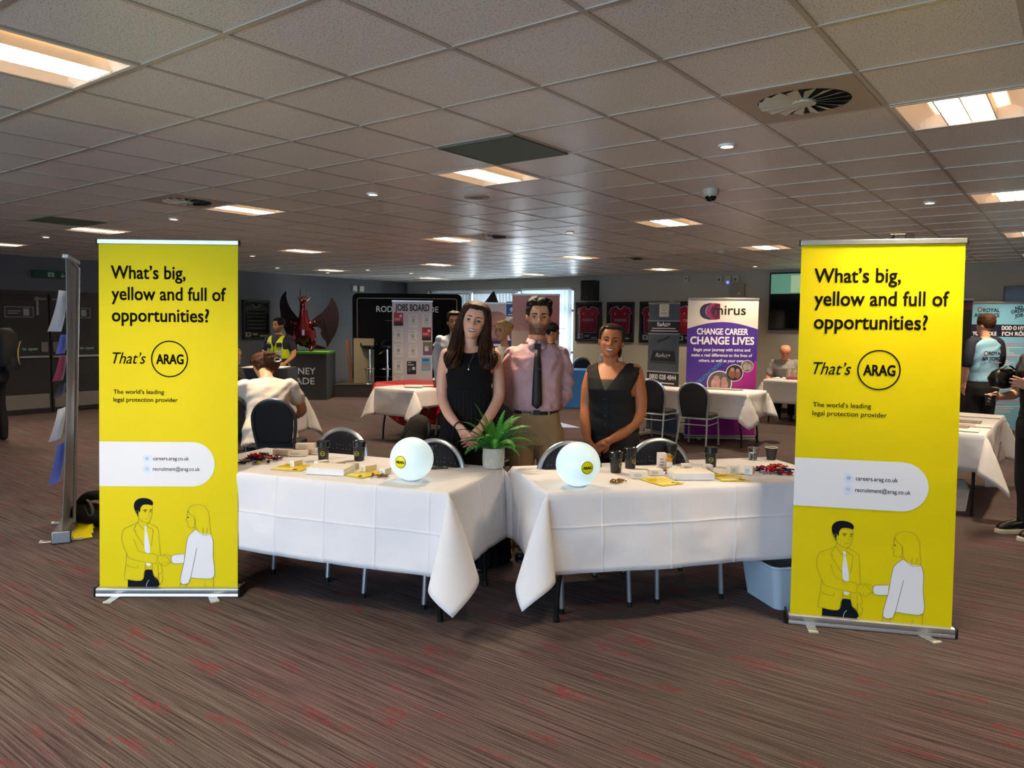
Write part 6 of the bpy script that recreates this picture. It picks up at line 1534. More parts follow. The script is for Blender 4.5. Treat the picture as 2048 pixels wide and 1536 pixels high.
# jobs board
M_jb = mk('pale_lilac_banner', '#ddd2dc', .6, nz=None)
JB = thing  # local alias keeps the list below short
def jobs_print(mb): mb.text('JOBS BOARD', 0, 1.83, .135, M_ink, -.0016, width=.70, align='c', bold=.032)
t = rollup('jobs_banner', 'white jobs board banner with rows of pinned sheets in front of the stage', 'banner stand', W(-2.08, 15.85), FACE + .05, .83, 2.02, M_jb, jobs_print)
def sheet(label, u, v, w, h, kind):
    o = thing('pinned_sheet', label, 'notice', t.location, FACE + .05, 'sheets pinned on the jobs board')
    mb = MB(); y = -.026; z = .052 + v; mb.box(u, u + w, y, y + .002, z, z + h, {'w': M_paper, 'r': mk('red_flyer', '#b3273c', .5), 'd': mk('dark_flyer', '#2c2530', .5), 'b': mk('aqua_flyer', '#6fb4c9', .5), 'v': mk('violet_flyer', '#7a5a7a', .5)}[kind]); yy = y - .0008
    if kind == 'w':
        for q in (.86, .80, .28, .22): mb.rect(u + w * .22, u + w * .78, z + h * q, z + h * (q + .018), M_tiny, yy)
        mb.rect(u + w * .34, u + w * .66, z + h * .38, z + h * .68, mk('faint_grey_square', '#b9b2b8', .6, nz=None), yy)
    elif kind == 'r': mb.rect(u, u + w, z, z + h * .3, M_ink, yy); mb.rect(u + w * .1, u + w * .7, z + h * .42, z + h * .6, mk('pink_flyer_print', '#e58a98', .5, nz=None), yy); mb.disc(u + w * .75, z + h * .75, w * .15, M_paper, yy, 14)
    elif kind == 'd': mb.rect(u + w * .1, u + w * .45, z + h * .86, z + h * .92, M_paper, yy); mb.rect(u + w * .1, u + w * .75, z + h * .68, z + h * .75, M_paper, yy); mb.rect(u + w * .58, u + w * .88, z + h * .32, z + h * .55, M_paper, yy); mb.rect(u + w * .1, u + w * .45, z + h * .2, z + h * .5, M_greyink, yy)
    elif kind == 'b': mb.rect(u + w * .12, u + w * .8, z + h * .72, z + h * .88, mk('blue_flyer_print', '#3f5fae', .5, nz=None), yy); mb.disc(u + w * .5, z + h * .25, w * .4, mk('pink_flyer_print', '#e58a98'), yy, 18, h * .12)
    else: mb.rect(u, u + w, z + h * .55, z + h, mk('olive_photo', '#7d7460', .6), yy); mb.rect(u + w * .2, u + w * .6, z + h * .3, z + h * .7, M_paper, yy)
    mb.obj('sheet', o, smooth=False)
for (u, v, kd, lb) in [(-.38, 1.52, 'r', 'red flyer top left on the jobs board'), (-.07, 1.49, 'w', 'white sheet under the word jobs, top middle'), (.20, 1.51, 'w', 'white sheet top right on the jobs board'),
                       (-.38, 1.19, 'w', 'white sheet second row left on the jobs board'), (-.09, 1.17, 'w', 'white sheet second row middle on the jobs board'), (.20, 1.22, 'r', 'dark red flyer second row right on the jobs board'),
                       (-.38, .87, 'w', 'white sheet third row left on the jobs board'), (-.08, .86, 'w', 'white sheet third row middle on the jobs board'), (.22, .92, 'v', 'colour photo sheet third row right on the jobs board'),
                       (-.38, .54, 'w', 'white sheet fourth row left on the jobs board'), (-.11, .52, 'd', 'black flyer low middle on the jobs board'), (.19, .60, 'b', 'aqua flyer low right on the jobs board'), (-.38, .22, 'w', 'white sheet at the bottom left of the jobs board')]:
    sheet(lb, u, v, .19, .27, kd)

# ================================================================ far left group: table, chairs
ch1 = make_chair('plain black chair with the seated woman in white on it', M_fabp, mk('dark_grey_frame', '#4c5158', .35, .6), group='chairs at the left white table')
ch1.location = W(-2.27, 7.45); ch1.rotation_euler = (0, 0, FACE + radians(180) + .05)
ch1.rotation_euler = (0, 0, FACE + pi)
dup(ch1, W(-2.90, 7.75), FACE + pi + .25, 'plain black chair cut off by the left yellow banner')
table_set('folding table under the white cloth in front of the seated woman in white', 'white cloth on the table in front of the seated woman in white', W(-3.42, 8.95), None, FACE - .12, .86, .37, .42, 23, (), (), res=.04)
# dark draped counter with the bottle
M_navyc = mk('navy_table_cover', '#10131f', .8, nz=(8, .1))
t = thing('draped_counter', 'tall counter draped in dark navy cloth before the police officer', 'counter', W(-3.92, 12.1), FACE)
mb = MB(); loft(mb, [(0, .46, .36, 0, 0), (.3, .45, .34, 0, 0), (.8, .43, .32, 0, 0), (.90, .425, .315, 0, 0), (.905, .41, .30, 0, 0)], M_navyc, 48, 9)
o = mb.obj('cover', t); 
mb = MB(); mb.box(-.30, .34, -.25, .2, .906, .915, M_paper); mb.obj('counter_top_sheet', t, smooth=False)
t = thing('water_bottle', 'teal drinks bottle standing on the navy draped counter', 'bottle', W(-3.86, 11.95, .915), FACE)
mb = MB(); mb.lathe([(.0001, 0), (.036, 0), (.038, .01), (.038, .17), (.03, .185)], mk('teal_bottle', '#1f6a70', .35), n=20); mb.obj('bottle_body', t)
mb = MB(); mb.lathe([(.031, .183), (.031, .215), (.02, .222), (.0001, .222)], mk('pale_bottle_cap', '#b9c7c5', .4), n=20); mb.obj('cap', t)

# ================================================================ red table
RX0, RY0 = -7.11, 7.29
M_redc = mk('red_table_cover', '#a80d1f', .55, spec=.4, nz=(5, .06), bump=(8, .2, .015))
cc = Vector((RX0 - .39, RY0 + .92, 0))
folding_table('folding table under the white and red covers in mid room', cc, radians(90), .905, .385, group='folding tables under cloths')
mb = cloth_mesh(.905, .385, .40, .739, 31, (), (), res=.035, drops=(.38, .40, .26, .40), flare=.03, ripple=1.3); o = mb.obj('tablecloth', ang=80); o.location = cc; o.rotation_euler = (0, 0, radians(90)); tag(o, 'white undercloth hanging off the near end of the red covered table', 'tablecloth')
o.modifiers.new('th', 'SOLIDIFY').thickness = .0012
mb = MB(); vs = []; fs = []; nS = 46; nU = 50
for i in range(nU + 1):                 # red cover: across the top, hanging in a swag at the near side and straight down the far side
    u = -1.02 + 1.95 * i / nU; a = abs(u); o_ = max(a - .40, 0); sg = 1 if u > 0 else -1
    for k in range(nS + 1):
        v = k / nS; x = -.915 + 1.84 * v
        if not o_: p = (x, -u, .752 + .002 * sin(x * 20))
        else:
            drop = o_ * ((.55 + .55 * sin(pi * min(v * 1.25, 1)) ** .8) if sg > 0 else 1.12)
            p = (x + (.10 * o_ * (1 - 2 * v) if sg > 0 else 0), -sg * (.412 + .075 * min(o_ / .15, 1) + .03 * sin(x * 8 + o_ * 6) * min(o_ / .2, 1)), max(.752 - drop, .03))
        vs.append(p)
for i in range(nU):
    for k in range(nS): fs.append((i * (nS + 1) + k, i * (nS + 1) + k + 1, (i + 1) * (nS + 1) + k + 1, (i + 1) * (nS + 1) + k)[::-1])
mb.add(vs, fs, M_redc); o = mb.obj('red_table_cover', ang=80); o.location = cc; tag(o, 'shiny red cover over the middle table with a coffee cup on it', 'table cover'); o.modifiers.new('th', 'SOLIDIFY').thickness = .0015
t = thing('coffee_cup', 'dark red takeaway coffee cup with white lid on the red cover', 'cup', (RX0 - .06, RY0 + .48, .751), FACE)
mb = MB(); mb.lathe([(.0001, 0), (.029, 0), (.041, .10)], mk('maroon_paper_cup', '#6a1522', .5), n=24); mb.text('COFFEE', 0, .02, .012, M_paper, -.043, align='c') if False else None; mb.obj('cup_wall', t)
mb = MB(); mb.lathe([(.044, .098), (.044, .108), (.038, .122), (.0001, .120)], M_white, n=24); mb.obj('lid', t)
for k, (dx, dy, lb) in enumerate([(-.30, .30, 'stack of white leaflets at the left on the red covered table'), (-.24, .62, 'white leaflet behind the coffee cup on the red cover')]):
    o = thing('white_leaflet', lb, 'leaflet', (RX0 + dx, RY0 + dy, .752), FACE + .2 * k); mb = MB(); mb.box(-.13, .13, -.09, .09, 0, .02 if k == 0 else .004, M_paper); mb.obj('paper', o, smooth=False)
# backpack by the red table and a chair end
M_bpk = mk('black_backpack_cloth', '#141311', .75, nz=(30, .15), bump=(40, .2, .01))
t = thing('backpack', 'black backpack leaning on the floor by the red table', 'backpack', W(-1.33, 9.75), FACE + .2)
mb = MB(); mb.M = Matrix.Rotation(.42, 4, 'Y') ; loft(mb, [(.02, .15, .10, 0, 0), (.06, .17, .12, 0, 0), (.25, .17, .125, 0, 0), (.38, .15, .11, 0, 0), (.46, .09, .07, 0, 0), (.48, .04, .03, 0, 0)], M_bpk); mb.obj('bag_body', t, ang=60)
mb = MB(); mb.M = Matrix.Rotation(.42, 4, 'Y'); loft(mb, [(.06, .12, .04, 0, -.12), (.16, .125, .055, 0, -.12), (.24, .11, .03, 0, -.12)], M_bpk); mb.obj('front_pocket', t, ang=60)
mb = MB(); mb.M = Matrix.Rotation(.42, 4, 'Y'); mb.tube(smooth_path([(-.05, 0, .46), (-.04, 0, .57), (.04, 0, .57), (.05, 0, .46)], 5), .011, M_blackmat, 8); mb.obj('handle', t)
mb = MB(); mb.M = Matrix.Rotation(.42, 4, 'Y'); mb.tube(smooth_path([(.09, -.10, .42), (.13, -.20, .30), (.16, -.14, .10)], 5), .018, M_blackmat, 8, flat=.4); mb.obj('shoulder_strap', t)
ch2 = make_chair('chair with chrome legs on the far side of the red table, beside the dark dress', M_fabp, M_silver); ch2.location = W(-.78, 10.9); ch2.rotation_euler = (0, 0, radians(-90))

# ================================================================ middle back: photo banner, pink banner, blue table
M_pw = mk('pale_photo_print', '#d9d6dc', .5, nz=(4, .05)); M_skinp = mk('photo_skin_print', '#a98884', .6, nz=(9, .12)); M_skinp2 = mk('photo_skin_shadow', '#6e5560', .6, nz=(9, .12)); M_gblue = mk('government_blue_print', '#1f5aa6', .5, nz=None); M_dblue = mk('deep_blue_print', '#241f6b', .5, nz=None); M_hairp = mk('photo_grey_hair', '#77737a', .6, nz=(20, .2))
def gov(mb):
    w, h = 1.0, 1.96
    def E(cx, cz, rx, rz, m, y): mb.disc(cx, cz, rx, m, y, 32, rz)
    E(.0 - .17, h - .48, .20, .30, M_skinp, -.0012); mb.rect(-.36, .0, h - .30, h - .18, M_hairp, -.0016) if False else E(-.17, h - .26, .19, .09, M_skinp, -.0016)
    E(-.08, h - .42, .05, .012, M_skinp2, -.0018); E(-.23, h - .42, .05, .012, M_skinp2, -.0018); E(-.14, h - .52, .03, .06, M_skinp2, -.0018); E(-.15, h - .64, .07, .018, M_skinp2, -.0018)
    mb.ring(-.08, h - .43, .055, .006, M_ink, -.0022, 24); mb.ring(-.23, h - .43, .055, .006, M_ink, -.0022, 24)
    mb.rect(.02, .22, h - .25, h, M_gblue, -.0020)
    mb.flat([(.07, h - .14), (.10, h - .10), (.13, h - .09), (.16, h - .05), (.18, h - .09), (.17, h - .13), (.19, h - .15), (.15, h - .16), (.14, h - .19), (.12, h - .16), (.09, h - .19), (.10, h - .15)], M_wprint, -.0024); mb.rect(.05, .19, h - .228, h - .212, M_wprint, -.0024)
    E(.20, h - .50, .14, .22, M_skinp2, -.0012); E(.20, h - .36, .14, .09, M_hairp, -.0016)
    mb.rect(-.5, .5, h - 1.05, h - .66, M_dblue, -.0018)
    for k in range(5): mb.rect(-.24, -.24 + (.2, .26, .17, .24, .14)[k], h - .76 - .07 * k, h - .72 - .07 * k, M_wprint, -.0022)
rollup('photo_banner', 'white banner with a large portrait photo and blue crest between the woman and the man', 'banner stand', W(-.13, 13.0), FACE, 1.0, 1.92, M_pw, gov)
M_pkb = mk('dusty_pink_print', '#c79d99', .5, nz=(1.5, .06)); M_bgb = mk('beige_print', '#cfc0b8', .5, nz=None); M_pk2 = mk('salmon_print', '#c98683', .5, nz=None)
def pinkd(mb): mb.rect(-.35, .35, 1.46, 1.5, M_bgb, -.0012) if False else None; mb.rect(-.35, .35, .8, 1.48, M_bgb, -.0012); mb.flat([(.05, 1.48), (.35, 1.48), (.35, 2.0), (.15, 2.0)], M_pk2, -.0014)
rollup('pink_banner', 'plain dusty pink and beige banner directly behind the man in the pink shirt', 'banner stand', W(.335, 11.2), FACE, .68, 2.0, M_pkb, pinkd)
# blue cloth table by the window
M_bluec = mk('bright_blue_cover', '#1668bd', .6, nz=(5, .04)); M_mag = mk('magenta_print', '#e0408a', .5, nz=None)
t = thing('blue_covered_table', 'table with a printed blue cover and white lower band by the window', 'table', W(1.12, 15.3), FACE - .1)
mb = MB(); loft(mb, [(.02, .84, .52, 0, 0), (.3, .76, .45, 0, 0), (.72, .66, .36, 0, 0), (.74, .655, .355, 0, 0), (.742, .64, .34, 0, 0)], M_bluec, 60, 12); mb.obj('cover', t)
mb = MB(); mb.M = Matrix.Translation((0, -.41, 0)) @ Matrix.Rotation(radians(-12.5), 4, 'X')
mb.rect(-.35, .0, .40, .62, M_wprint, -.06); mb.rect(-.34, -.02, .41, .61, M_mag, -.062)
mb.flat([(-.8, -.02), (.8, -.02), (.76, .25), (-.76, .25)], M_wprint, -.115 + .05); [mb.rect(-.25, -.25 + (.3, .42, .24)[k], .07 + .05 * k, .085 + .05 * k, M_lblue, -.068) for k in range(3)]; mb.obj('printed_front', t, smooth=False)
t = thing('white_leaflet', 'white leaflet lying on the blue covered table', 'leaflet', W(1.05, 15.2, .744), FACE); mb = MB(); mb.box(-.25, .15, -.1, .1, 0, .01, M_paper); mb.obj('paper', t, smooth=False)
ch3 = make_chair('black chair with silver frame behind the blue covered table', M_fabp, M_chrome); ch3.location = W(1.62, 16.3); ch3.rotation_euler = (0, 0, FACE + 2.6); ch3.scale = (1.05, 1.05, 1.06)
t = thing('floor_sheet', 'pale blue triangular sheet on the floor behind the man', 'sheet of paper', W(.82, 12.1), FACE); mb = MB(); mb.add([(-.35, -.09, .003), (.28, -.09, .003), (-.02, .55, .003)], [(0, 1, 2)], mk('pale_blue_sheet', '#a9b9ea', .6, nz=None)); mb.obj('sheet', t, smooth=False)
t = thing('hanging_cover', 'black pointed fabric cover standing behind the portrait banner', 'cover', W(-.40, 13.5), FACE)
mb = MB(); loft(mb, [(0, .30, .2, 0, 0), (1.0, .26, .18, 0, 0), (1.9, .20, .12, 0, 0), (2.05, .10, .06, .03, 0), (2.20, .015, .015, .06, 0)], M_blackmat, 24, 2); mb.obj('fabric', t)

# ================================================================ back wall: framed red jerseys, loudspeaker, control gear, television
jl = ['framed red jersey nearest the window', 'framed red jersey behind the woman in the waistcoat', 'framed red jersey partly hidden by the narrow grey banner', 'framed red jersey between the grey banner and the purple banner']
wd_ = ['CAZOO', 'CAZOO', 'ISUZU', 'CAZOO']
for k in range(4): framed(jl[k] + ' on the back wall', (-8.86 + .80 * k, WY, 1.27), 0, .66, .86, M_red, wd_[k], False, 'framed red jerseys')
t = thing('loudspeaker', 'black loudspeaker fixed high on the back wall beside the window', 'loudspeaker', (-8.76, WY - .02, 2.16), 0)
mb = MB(); mb.box(-.16, .16, -.26, 0, 0, .44, M_black); mb.obj('cabinet', t, bevel=.01)
mb = MB(); mb.box(-.145, .145, -.268, -.26, .02, .42, mk('speaker_cloth', '#0b0b0c', .9)); mb.disc(0, .07, .012, M_silver, -.27, 16); mb.obj('front_grille', t, smooth=False)
t = thing('motion_sensor', 'small grey wall sensor just under the ceiling', 'sensor', (-6.55, WY, 2.52), 0); mb = MB(); mb.box(-.05, .05, -.06, 0, 0, .13, M_cream); mb.obj('case', t, bevel=.008); mb = MB(); mb.disc(0, .07, .022, M_greyink, -.061, 16); mb.obj('lens', t, smooth=False)
t = thing('control_panel', 'pale control panel on the back wall above the purple banner', 'control panel', (-5.48, WY, 2.17), 0)
mb = MB(); mb.box(-.14, .14, -.07, 0, 0, .29, mk('putty_panel', '#8f8b79', .5)); mb.obj('case', t, bevel=.006)
mb = MB(); mb.disc(.04, .10, .016, M_paper, -.0715, 14); mb.obj('lamp', t, smooth=False)
for k, x in enumerate((-5.86, -5.68, -5.53)):
    t = thing('wall_socket', ['left of three small wall boxes above the control panel', 'middle of three small wall boxes, with a blue light, above the control panel', 'right of three small wall boxes above the control panel'][k], 'wall socket', (x, WY, 2.50), 0, 'small wall boxes')
    mb = MB(); mb.box(-.06, .06, -.05, 0, 0, .12, M_cream); mb.obj('plate', t, bevel=.006)
    mb = MB(); mb.disc(0, .045 if k != 1 else -.01, .03, mk('lit_blue_lamp', (.1, .15, 1), .3, em=2.0, emcol=(.12, .2, 1)) if k == 1 else M_greyink, -.0525, 16); mb.obj('dial', t, smooth=False)
t = thing('wall_television', 'large dark television screen on the back wall left of the right yellow banner', 'television', (-3.85, WY, 1.57), 0)
mb = MB(); mb.box(-1.0, 1.0, -.08, -.02, 0, 1.08, M_black); mb.obj('case', t, bevel=.006)
mb = MB(); mb.rect(-.97, .97, .03, 1.05, mk('dark_glossy_screen', '#060708', .06), -.0815); mb.rect(-.97, .97, .68, 1.05, mk('painted_green_reflection', (.10, .28, .19), .3, em=.34, emcol=(.22, .55, .38)), -.0825); mb.rect(-.60, -.40, .70, 1.02, mk('painted_window_reflection', (.2, .3, .2), .3, em=.6, emcol=(.42, .62, .36)), -.0835); mb.obj('screen', t, smooth=False)  # screen is off: green reflection and its window patch painted on with emission
mb = MB(); mb.box(-.3, .3, -.02, 0, .3, .8, M_black); mb.obj('wall_bracket', t, smooth=False)

# narrow grey banner and purple banner, table with two chairs
M_gb = mk('slate_print', '#4d5a66', .5, nz=(3, .2)); M_gbd = mk('dark_slate_print', '#262a30', .5, nz=None); M_crm = mk('cream_print', '#e6dcc0', .5, nz=None)
def react(mb):
    w, h = .60, 1.92
    tan_ = mk('tan_print', '#b9a878', .5, nz=None)
    mb.rect(-.09, .09, h - .21, h, M_crm, -.0012); mb.ring(0, h - .08, .035, .010, tan_, -.0016, 20); mb.rect(-.05, .05, h - .165, h - .15, tan_, -.0016)
    mb.rect(-w / 2, w / 2, h - .46, h - .27, M_gbd, -.0012); mb.rect(-w / 2, w / 2, h - .275, h - .268, M_wprint, -.0016); mb.rect(-w / 2, w / 2, h - .465, h - .458, M_wprint, -.0016)
    mb.text('ReAct+', 0, h - .35, .06, M_wprint, -.0018, width=.24, align='c', bold=.05); mb.rect(-.22, .22, h - .388, h - .376, M_wprint, -.0018); mb.rect(-.24, .26, h - .425, h - .413, M_wprint, -.0018)
    mb.flat([(-.26, .98), (.24, .98), (.22, 1.22), (-.20, 1.22)], M_gbd, -.0014); mb.stroke([(-.24, 1.04), (.23, 1.04), (.22, 1.21), (-.20, 1.21)], .012, M_greyink, -.0017, True); mb.text('ReAct+', 0, 1.11, .06, M_wprint, -.0018, width=.28, align='c', shear=.3)
    mb.rect(-w / 2, w / 2, .60, .88, M_gbd, -.0014); mb.text('0800 028 4844', 0, .78, .07, M_wprint, -.0018, width=.50, align='c', bold=.03); mb.rect(-.13, .22, .715, .735, M_wprint, -.0018); mb.rect(-.05, .22, .665, .682, M_wprint, -.0018); mb.rect(-w / 2, w / 2, .885, .895, M_wprint, -.0018)
    mb.rect(-.29, .24, .90, 1.02, mk('grey_bag_print', '#555b62', .5, nz=None), -.0015); mb.stroke([(-.12, 1.34), (.02, 1.38), (.12, 1.42)], .03, M_gbd, -.0015)
rollup('narrow_banner', 'narrow slate grey banner with a cream crest and phone number', 'banner stand', W(2.26, 11.35), FACE - radians(50), .58, 1.90, M_gb, react)
M_mg = mk('warm_grey_print', '#c9c4be', .5, nz=None); M_pur = mk('purple_print', '#43298c', .5, nz=(2, .05)); M_mgn = mk('magenta_gradient_print', '#a3258f', .5, nz=(2, .06)); M_plum = mk('plum_logo_print', '#7d2a5e', .5, nz=None); M_nv = mk('navy_logo_print', '#2b2a4a', .5, nz=None); M_cyan = mk('cyan_lettering', '#3a7fb8', .5, nz=None)
def mirus(mb):
    w, h = 1.0, 1.96
    arc = [(-w / 2, h - .42)] + [(-w / 2 + w * k / 16, h - .42 + .10 * sin(pi * k / 16)) for k in range(1, 16)] + [(w / 2, h - .42)]
    mb.flat([(-w / 2, 0), (w / 2, 0)] + arc[::-1], M_pur, -.0010)
    mb.flat([(w / 2, 0), (w / 2, 1.10), (.2, .85), (-.25, .52), (-.45, .3), (-.45, 0)], M_mgn, -.0014)
    def cres(cx, r, t_, m): 
        o1 = [(cx + r * cos(a), h - .17 + r * sin(a)) for a in [radians(75 + 210 * k / 20) for k in range(21)]]; o2 = [(cx + t_ + r * .93 * cos(a), h - .17 + r * .93 * sin(a)) for a in [radians(75 + 210 * k / 20) for k in range(21)]]; mb.flat(o1 + o2[::-1], m, -.0014)
    cres(-.22, .11, .02, M_nv); cres(-.18, .12, .045, M_nv); cres(-.12, .12, .05, M_plum)
    mb.text('mirus', -.14, h - .215, .135, M_ink, -.0018, width=.46, bold=.02)
    mb.text('CHANGE CAREER', 0, h - .50, .085, M_wprint, -.0018, width=.72, align='c', bold=.03); mb.text('CHANGE LIVES', 0, h - .64, .105, M_wprint, -.0018, width=.90, align='c', bold=.035)
    for k, s in enumerate(('Begin your journey with mirus and', 'make a real difference to the lives of', 'others, as well as your own.')): mb.text(s, 0, h - .74 - .078 * k, .042, M_wprint, -.0018, width=(.80, .86, .65)[k], align='c', bold=.03)
    mb.text('RECRUITING NOW!', -.36, .70, .05, M_cyan, -.0018, width=.50, ang=radians(42), bold=.03)
    for cx, cz, r, m1, m2 in ((-.02, .76, .18, mk('photo_people_pink', '#b98f90', .6, nz=(9, .3)), mk('photo_people_grey', '#57555c', .6, nz=(9, .3))), (.19, .91, .125, mk('photo_warm_brown', '#8a5a48', .6, nz=(9, .3)), mk('photo_dark', '#2e2a2c', .6, nz=(9, .3))), (.367, 1.01, .088, mk('photo_grey_light', '#a9a6a2', .6, nz=(9, .3)), mk('photo_dim', '#6b6a66', .6, nz=(9, .3)))):
        mb.disc(cx, cz, r, M_wprint, -.0018); mb.disc(cx, cz, r * .92, m2, -.0022); mb.disc(cx - r * .25, cz - r * .1, r * .42, m1, -.0026, 20, r * .55); mb.disc(cx + r * .35, cz - r * .15, r * .34, m1, -.0026, 20, r * .5); mb.disc(cx - r * .25, cz + r * .38, r * .24, M_skinp, -.003, 16); mb.disc(cx + r * .35, cz + r * .3, r * .2, M_skinp, -.003, 16)
rollup('purple_banner', 'wide purple banner with a grey top and round photos behind the far white table', 'banner stand', W(3.02, 11.0), FACE - .06, 1.0, 1.96, M_mg, mirus)
MC = Vector((-4.45, 10.28, 0))
table_set('folding table under the far white cloth before the purple banner', 'far white cloth on the table before the purple banner', MC, None, 0, .90, .38, .36, 41, (-.3, .3), (), res=.045, ripple=1.6)
t = thing('white_leaflet', 'papers lying on the far white table before the purple banner', 'leaflet', (-4.05, 10.4, .745), .2); mb = MB(); mb.box(-.3, .25, -.1, .1, 0, .006, mk('greyish_papers', '#a59a92', .6, nz=(12, .3))); mb.obj('paper', t, smooth=False)
ch4 = make_chair('black banquet chair right of the woman in the waistcoat, before the far table', M_fabp, mk('bright_silver_frame', '#b9c2cc', .3, .75), group='chairs before the purple banner table')
ch4.location = (-4.74, 9.72, 0); ch4.rotation_euler = (0, 0, pi)
dup(ch4, (-4.09, 9.60, 0), pi + .08, 'black banquet chair in front of the purple banner')
# bald man's table with bottles
bt_ = Vector((-3.43, 13.32, 0))
table_set('folding table under the white cloth in front of the bald man', 'white cloth on the table in front of the bald man', bt_, None, 0, .93, .38, .40, 47, (-.1, .5), (), res=.05)
M_pet = mk('clear_bottle_plastic', '#c9b9b0', .25, nz=(12, .1)); M_plab = mk('pink_bottle_label', '#c45a78', .5, nz=None)
b0 = None
for k in range(8):
    p = Vector((-4.02 + .08 * (k % 5), 13.14 + .10 * (k // 5), .742))
    if b0 is None:
        b0 = thing('water_bottle', 'clear water bottle in the cluster before the bald man', 'bottle', p, FACE, 'water bottles before the bald man')
        mb = MB(); mb.lathe([(.0001, 0), (.03, 0), (.031, .02), (.031, .13), (.013, .17), (.013, .18)], M_pet, n=14); mb.obj('bottle_body', b0)
        mb = MB(); mb.lathe([(.015, .178), (.015, .20), (.0001, .20)], M_white, n=12); mb.obj('cap', b0); mb = MB(); mb.lathe([(.0316, .0), (.0316, .045)], M_plab, n=14); mb.obj('band', b0)
    else: dup(b0, p, FACE, 'clear water bottle in the cluster before the bald man')
t = thing('white_leaflet', 'papers on the cloth beside the bald man\u2019s phone', 'leaflet', (-4.2, 13.25, .743), 0); mb = MB(); mb.box(-.12, .12, -.08, .08, 0, .006, M_paper); mb.obj('paper', t, smooth=False)

# ================================================================ right side: recruitment banner, dark banner, leaflet table
M_raf = mk('sky_blue_print', '#7fc0e2', .5, nz=(2, .05)); M_rafn = mk('navy_band_print', '#15193a', .5, nz=None); M_pk3 = mk('pink_text_print', '#d98aa5', .5, nz=None)
def raf(mb):
    w, h = 1.5, 1.98
    mb.rect(-w / 2, w / 2, h - .52, h - .33, M_rafn, -.0012)
    def two(s1, s2, x): mb.text(s1, x, h - .41, .056, M_wprint, -.0016, width=.17 if len(s1) < 5 else .38, align='c', bold=.06); mb.text(s2, x, h - .50, .056, M_wprint, -.0016, width=.36, align='c', bold=.06)
    two('FIND', 'YOUR ROLE', -.51, ); two('DOD O HYD', 'I\u2019CH R\u00d4L', -.06)
    mb.disc(-.60, h - .10, .035, M_rafn, -.0016); mb.disc(-.60, h - .10, .022, M_wprint, -.002); mb.disc(-.60, h - .10, .010, mk('roundel_red', '#b5303c', .5, nz=None), -.0024, 14)
    mb.text('ROYAL', -.55, h - .135, .055, M_rafn, -.0016, width=.25, bold=.04); mb.text('AIR FORCE', -.68, h - .215, .055, M_rafn, -.0016, width=.38, bold=.04); mb.rect(-.55, -.33, h - .25, h - .24, M_pk3, -.0016)
    for k, s in enumerate(('NO', 'ORDINARY', 'JOB')): mb.text(s, -.12 + .06 * (k != 1), h - .12 - .06 * k + .02, .05, M_rafn, -.0016, bold=.05, ang=radians(10))
    rq = random.Random(3)
    for col in (-.70, -.27, .25):
        z = h - .60
        for k in range(34):
            if rq.random() < .12: z -= .03
            mb.rect(col, col + rq.uniform(.14, .42), z, z + .012, M_pk3 if k % 7 in (0, 1) else M_wprint, -.0016); z -= .030
    mb.disc(.16, h - .60, .05, M_wprint, -.0016)
rollup('recruitment_banner', 'wide sky blue recruitment banner at the right edge of the room', 'banner stand', W(7.90, 11.95), FACE - .05, 1.5, 1.98, M_raf, raf, feet=((-.5, 0), (.5, 0)))
M_dkb = mk('dark_display_print', '#1d1d22', .5, nz=(3, .2))
def dk(mb): mb.rect(-.4, .4, 1.86, 1.98, mk('plum_strip', '#5a2f45', .5, nz=None), -.0012); mb.text('N', .33, 1.22, .06, M_wprint, -.0016); mb.disc(.1, .7, .2, mk('dim_photo', '#3b4038', .6, nz=(8, .4)), -.0014)
rollup('dark_banner', 'dark banner glimpsed between the right yellow banner and the man in light blue', 'banner stand', W(6.45, 11.5), FACE - .3, .8, 2.0, M_dkb, dk)
t = thing('wall_television', 'dark television on the back wall above the sky blue banner', 'television', (-.35, WY, 1.72), 0)
mb = MB(); mb.box(-.75, .75, -.08, -.02, 0, .60, M_black); mb.obj('case', t, bevel=.006); mb = MB(); mb.rect(-.72, .72, .03, .57, mk('dark_glossy_screen', '#060708'), -.0815); mb.obj('screen', t, smooth=False); mb = MB(); mb.box(-.3, .3, -.02, 0, .1, .5, M_black); mb.obj('wall_bracket', t, smooth=False)
rc = Vector((-1.03, 8.46, 0))
table_set('folding table under the white cloth with red emblem at the right edge', 'white cloth with a red emblem on the leaflet table at the right', rc, None, radians(90), .90, .385, .40, 53, (), (-.2,), res=.04, drops=(.34, .34, .46, .36), ripple=1.0, flare=.015)
t = thing('red_emblem', 'red printed emblem on the side of the right-hand cloth', 'emblem', (-.585, 7.95, .40), radians(90))
mb = MB(); mb.M = Matrix.Rotation(radians(4), 4, 'X'); mb.ring(0, .13, .10, .03, M_pk, -.012, 24); mb.stroke([(-.06, -.02), (0, .12), (.07, -.01)], .03, M_pk, -.013); mb.stroke([(-.08, .1), (.06, .2)], .03, M_pk, -.013); mb.obj('print', t, smooth=False)
M_mgz = mk('magazine_print', '#8b7f78', .5, nz=(14, .4))
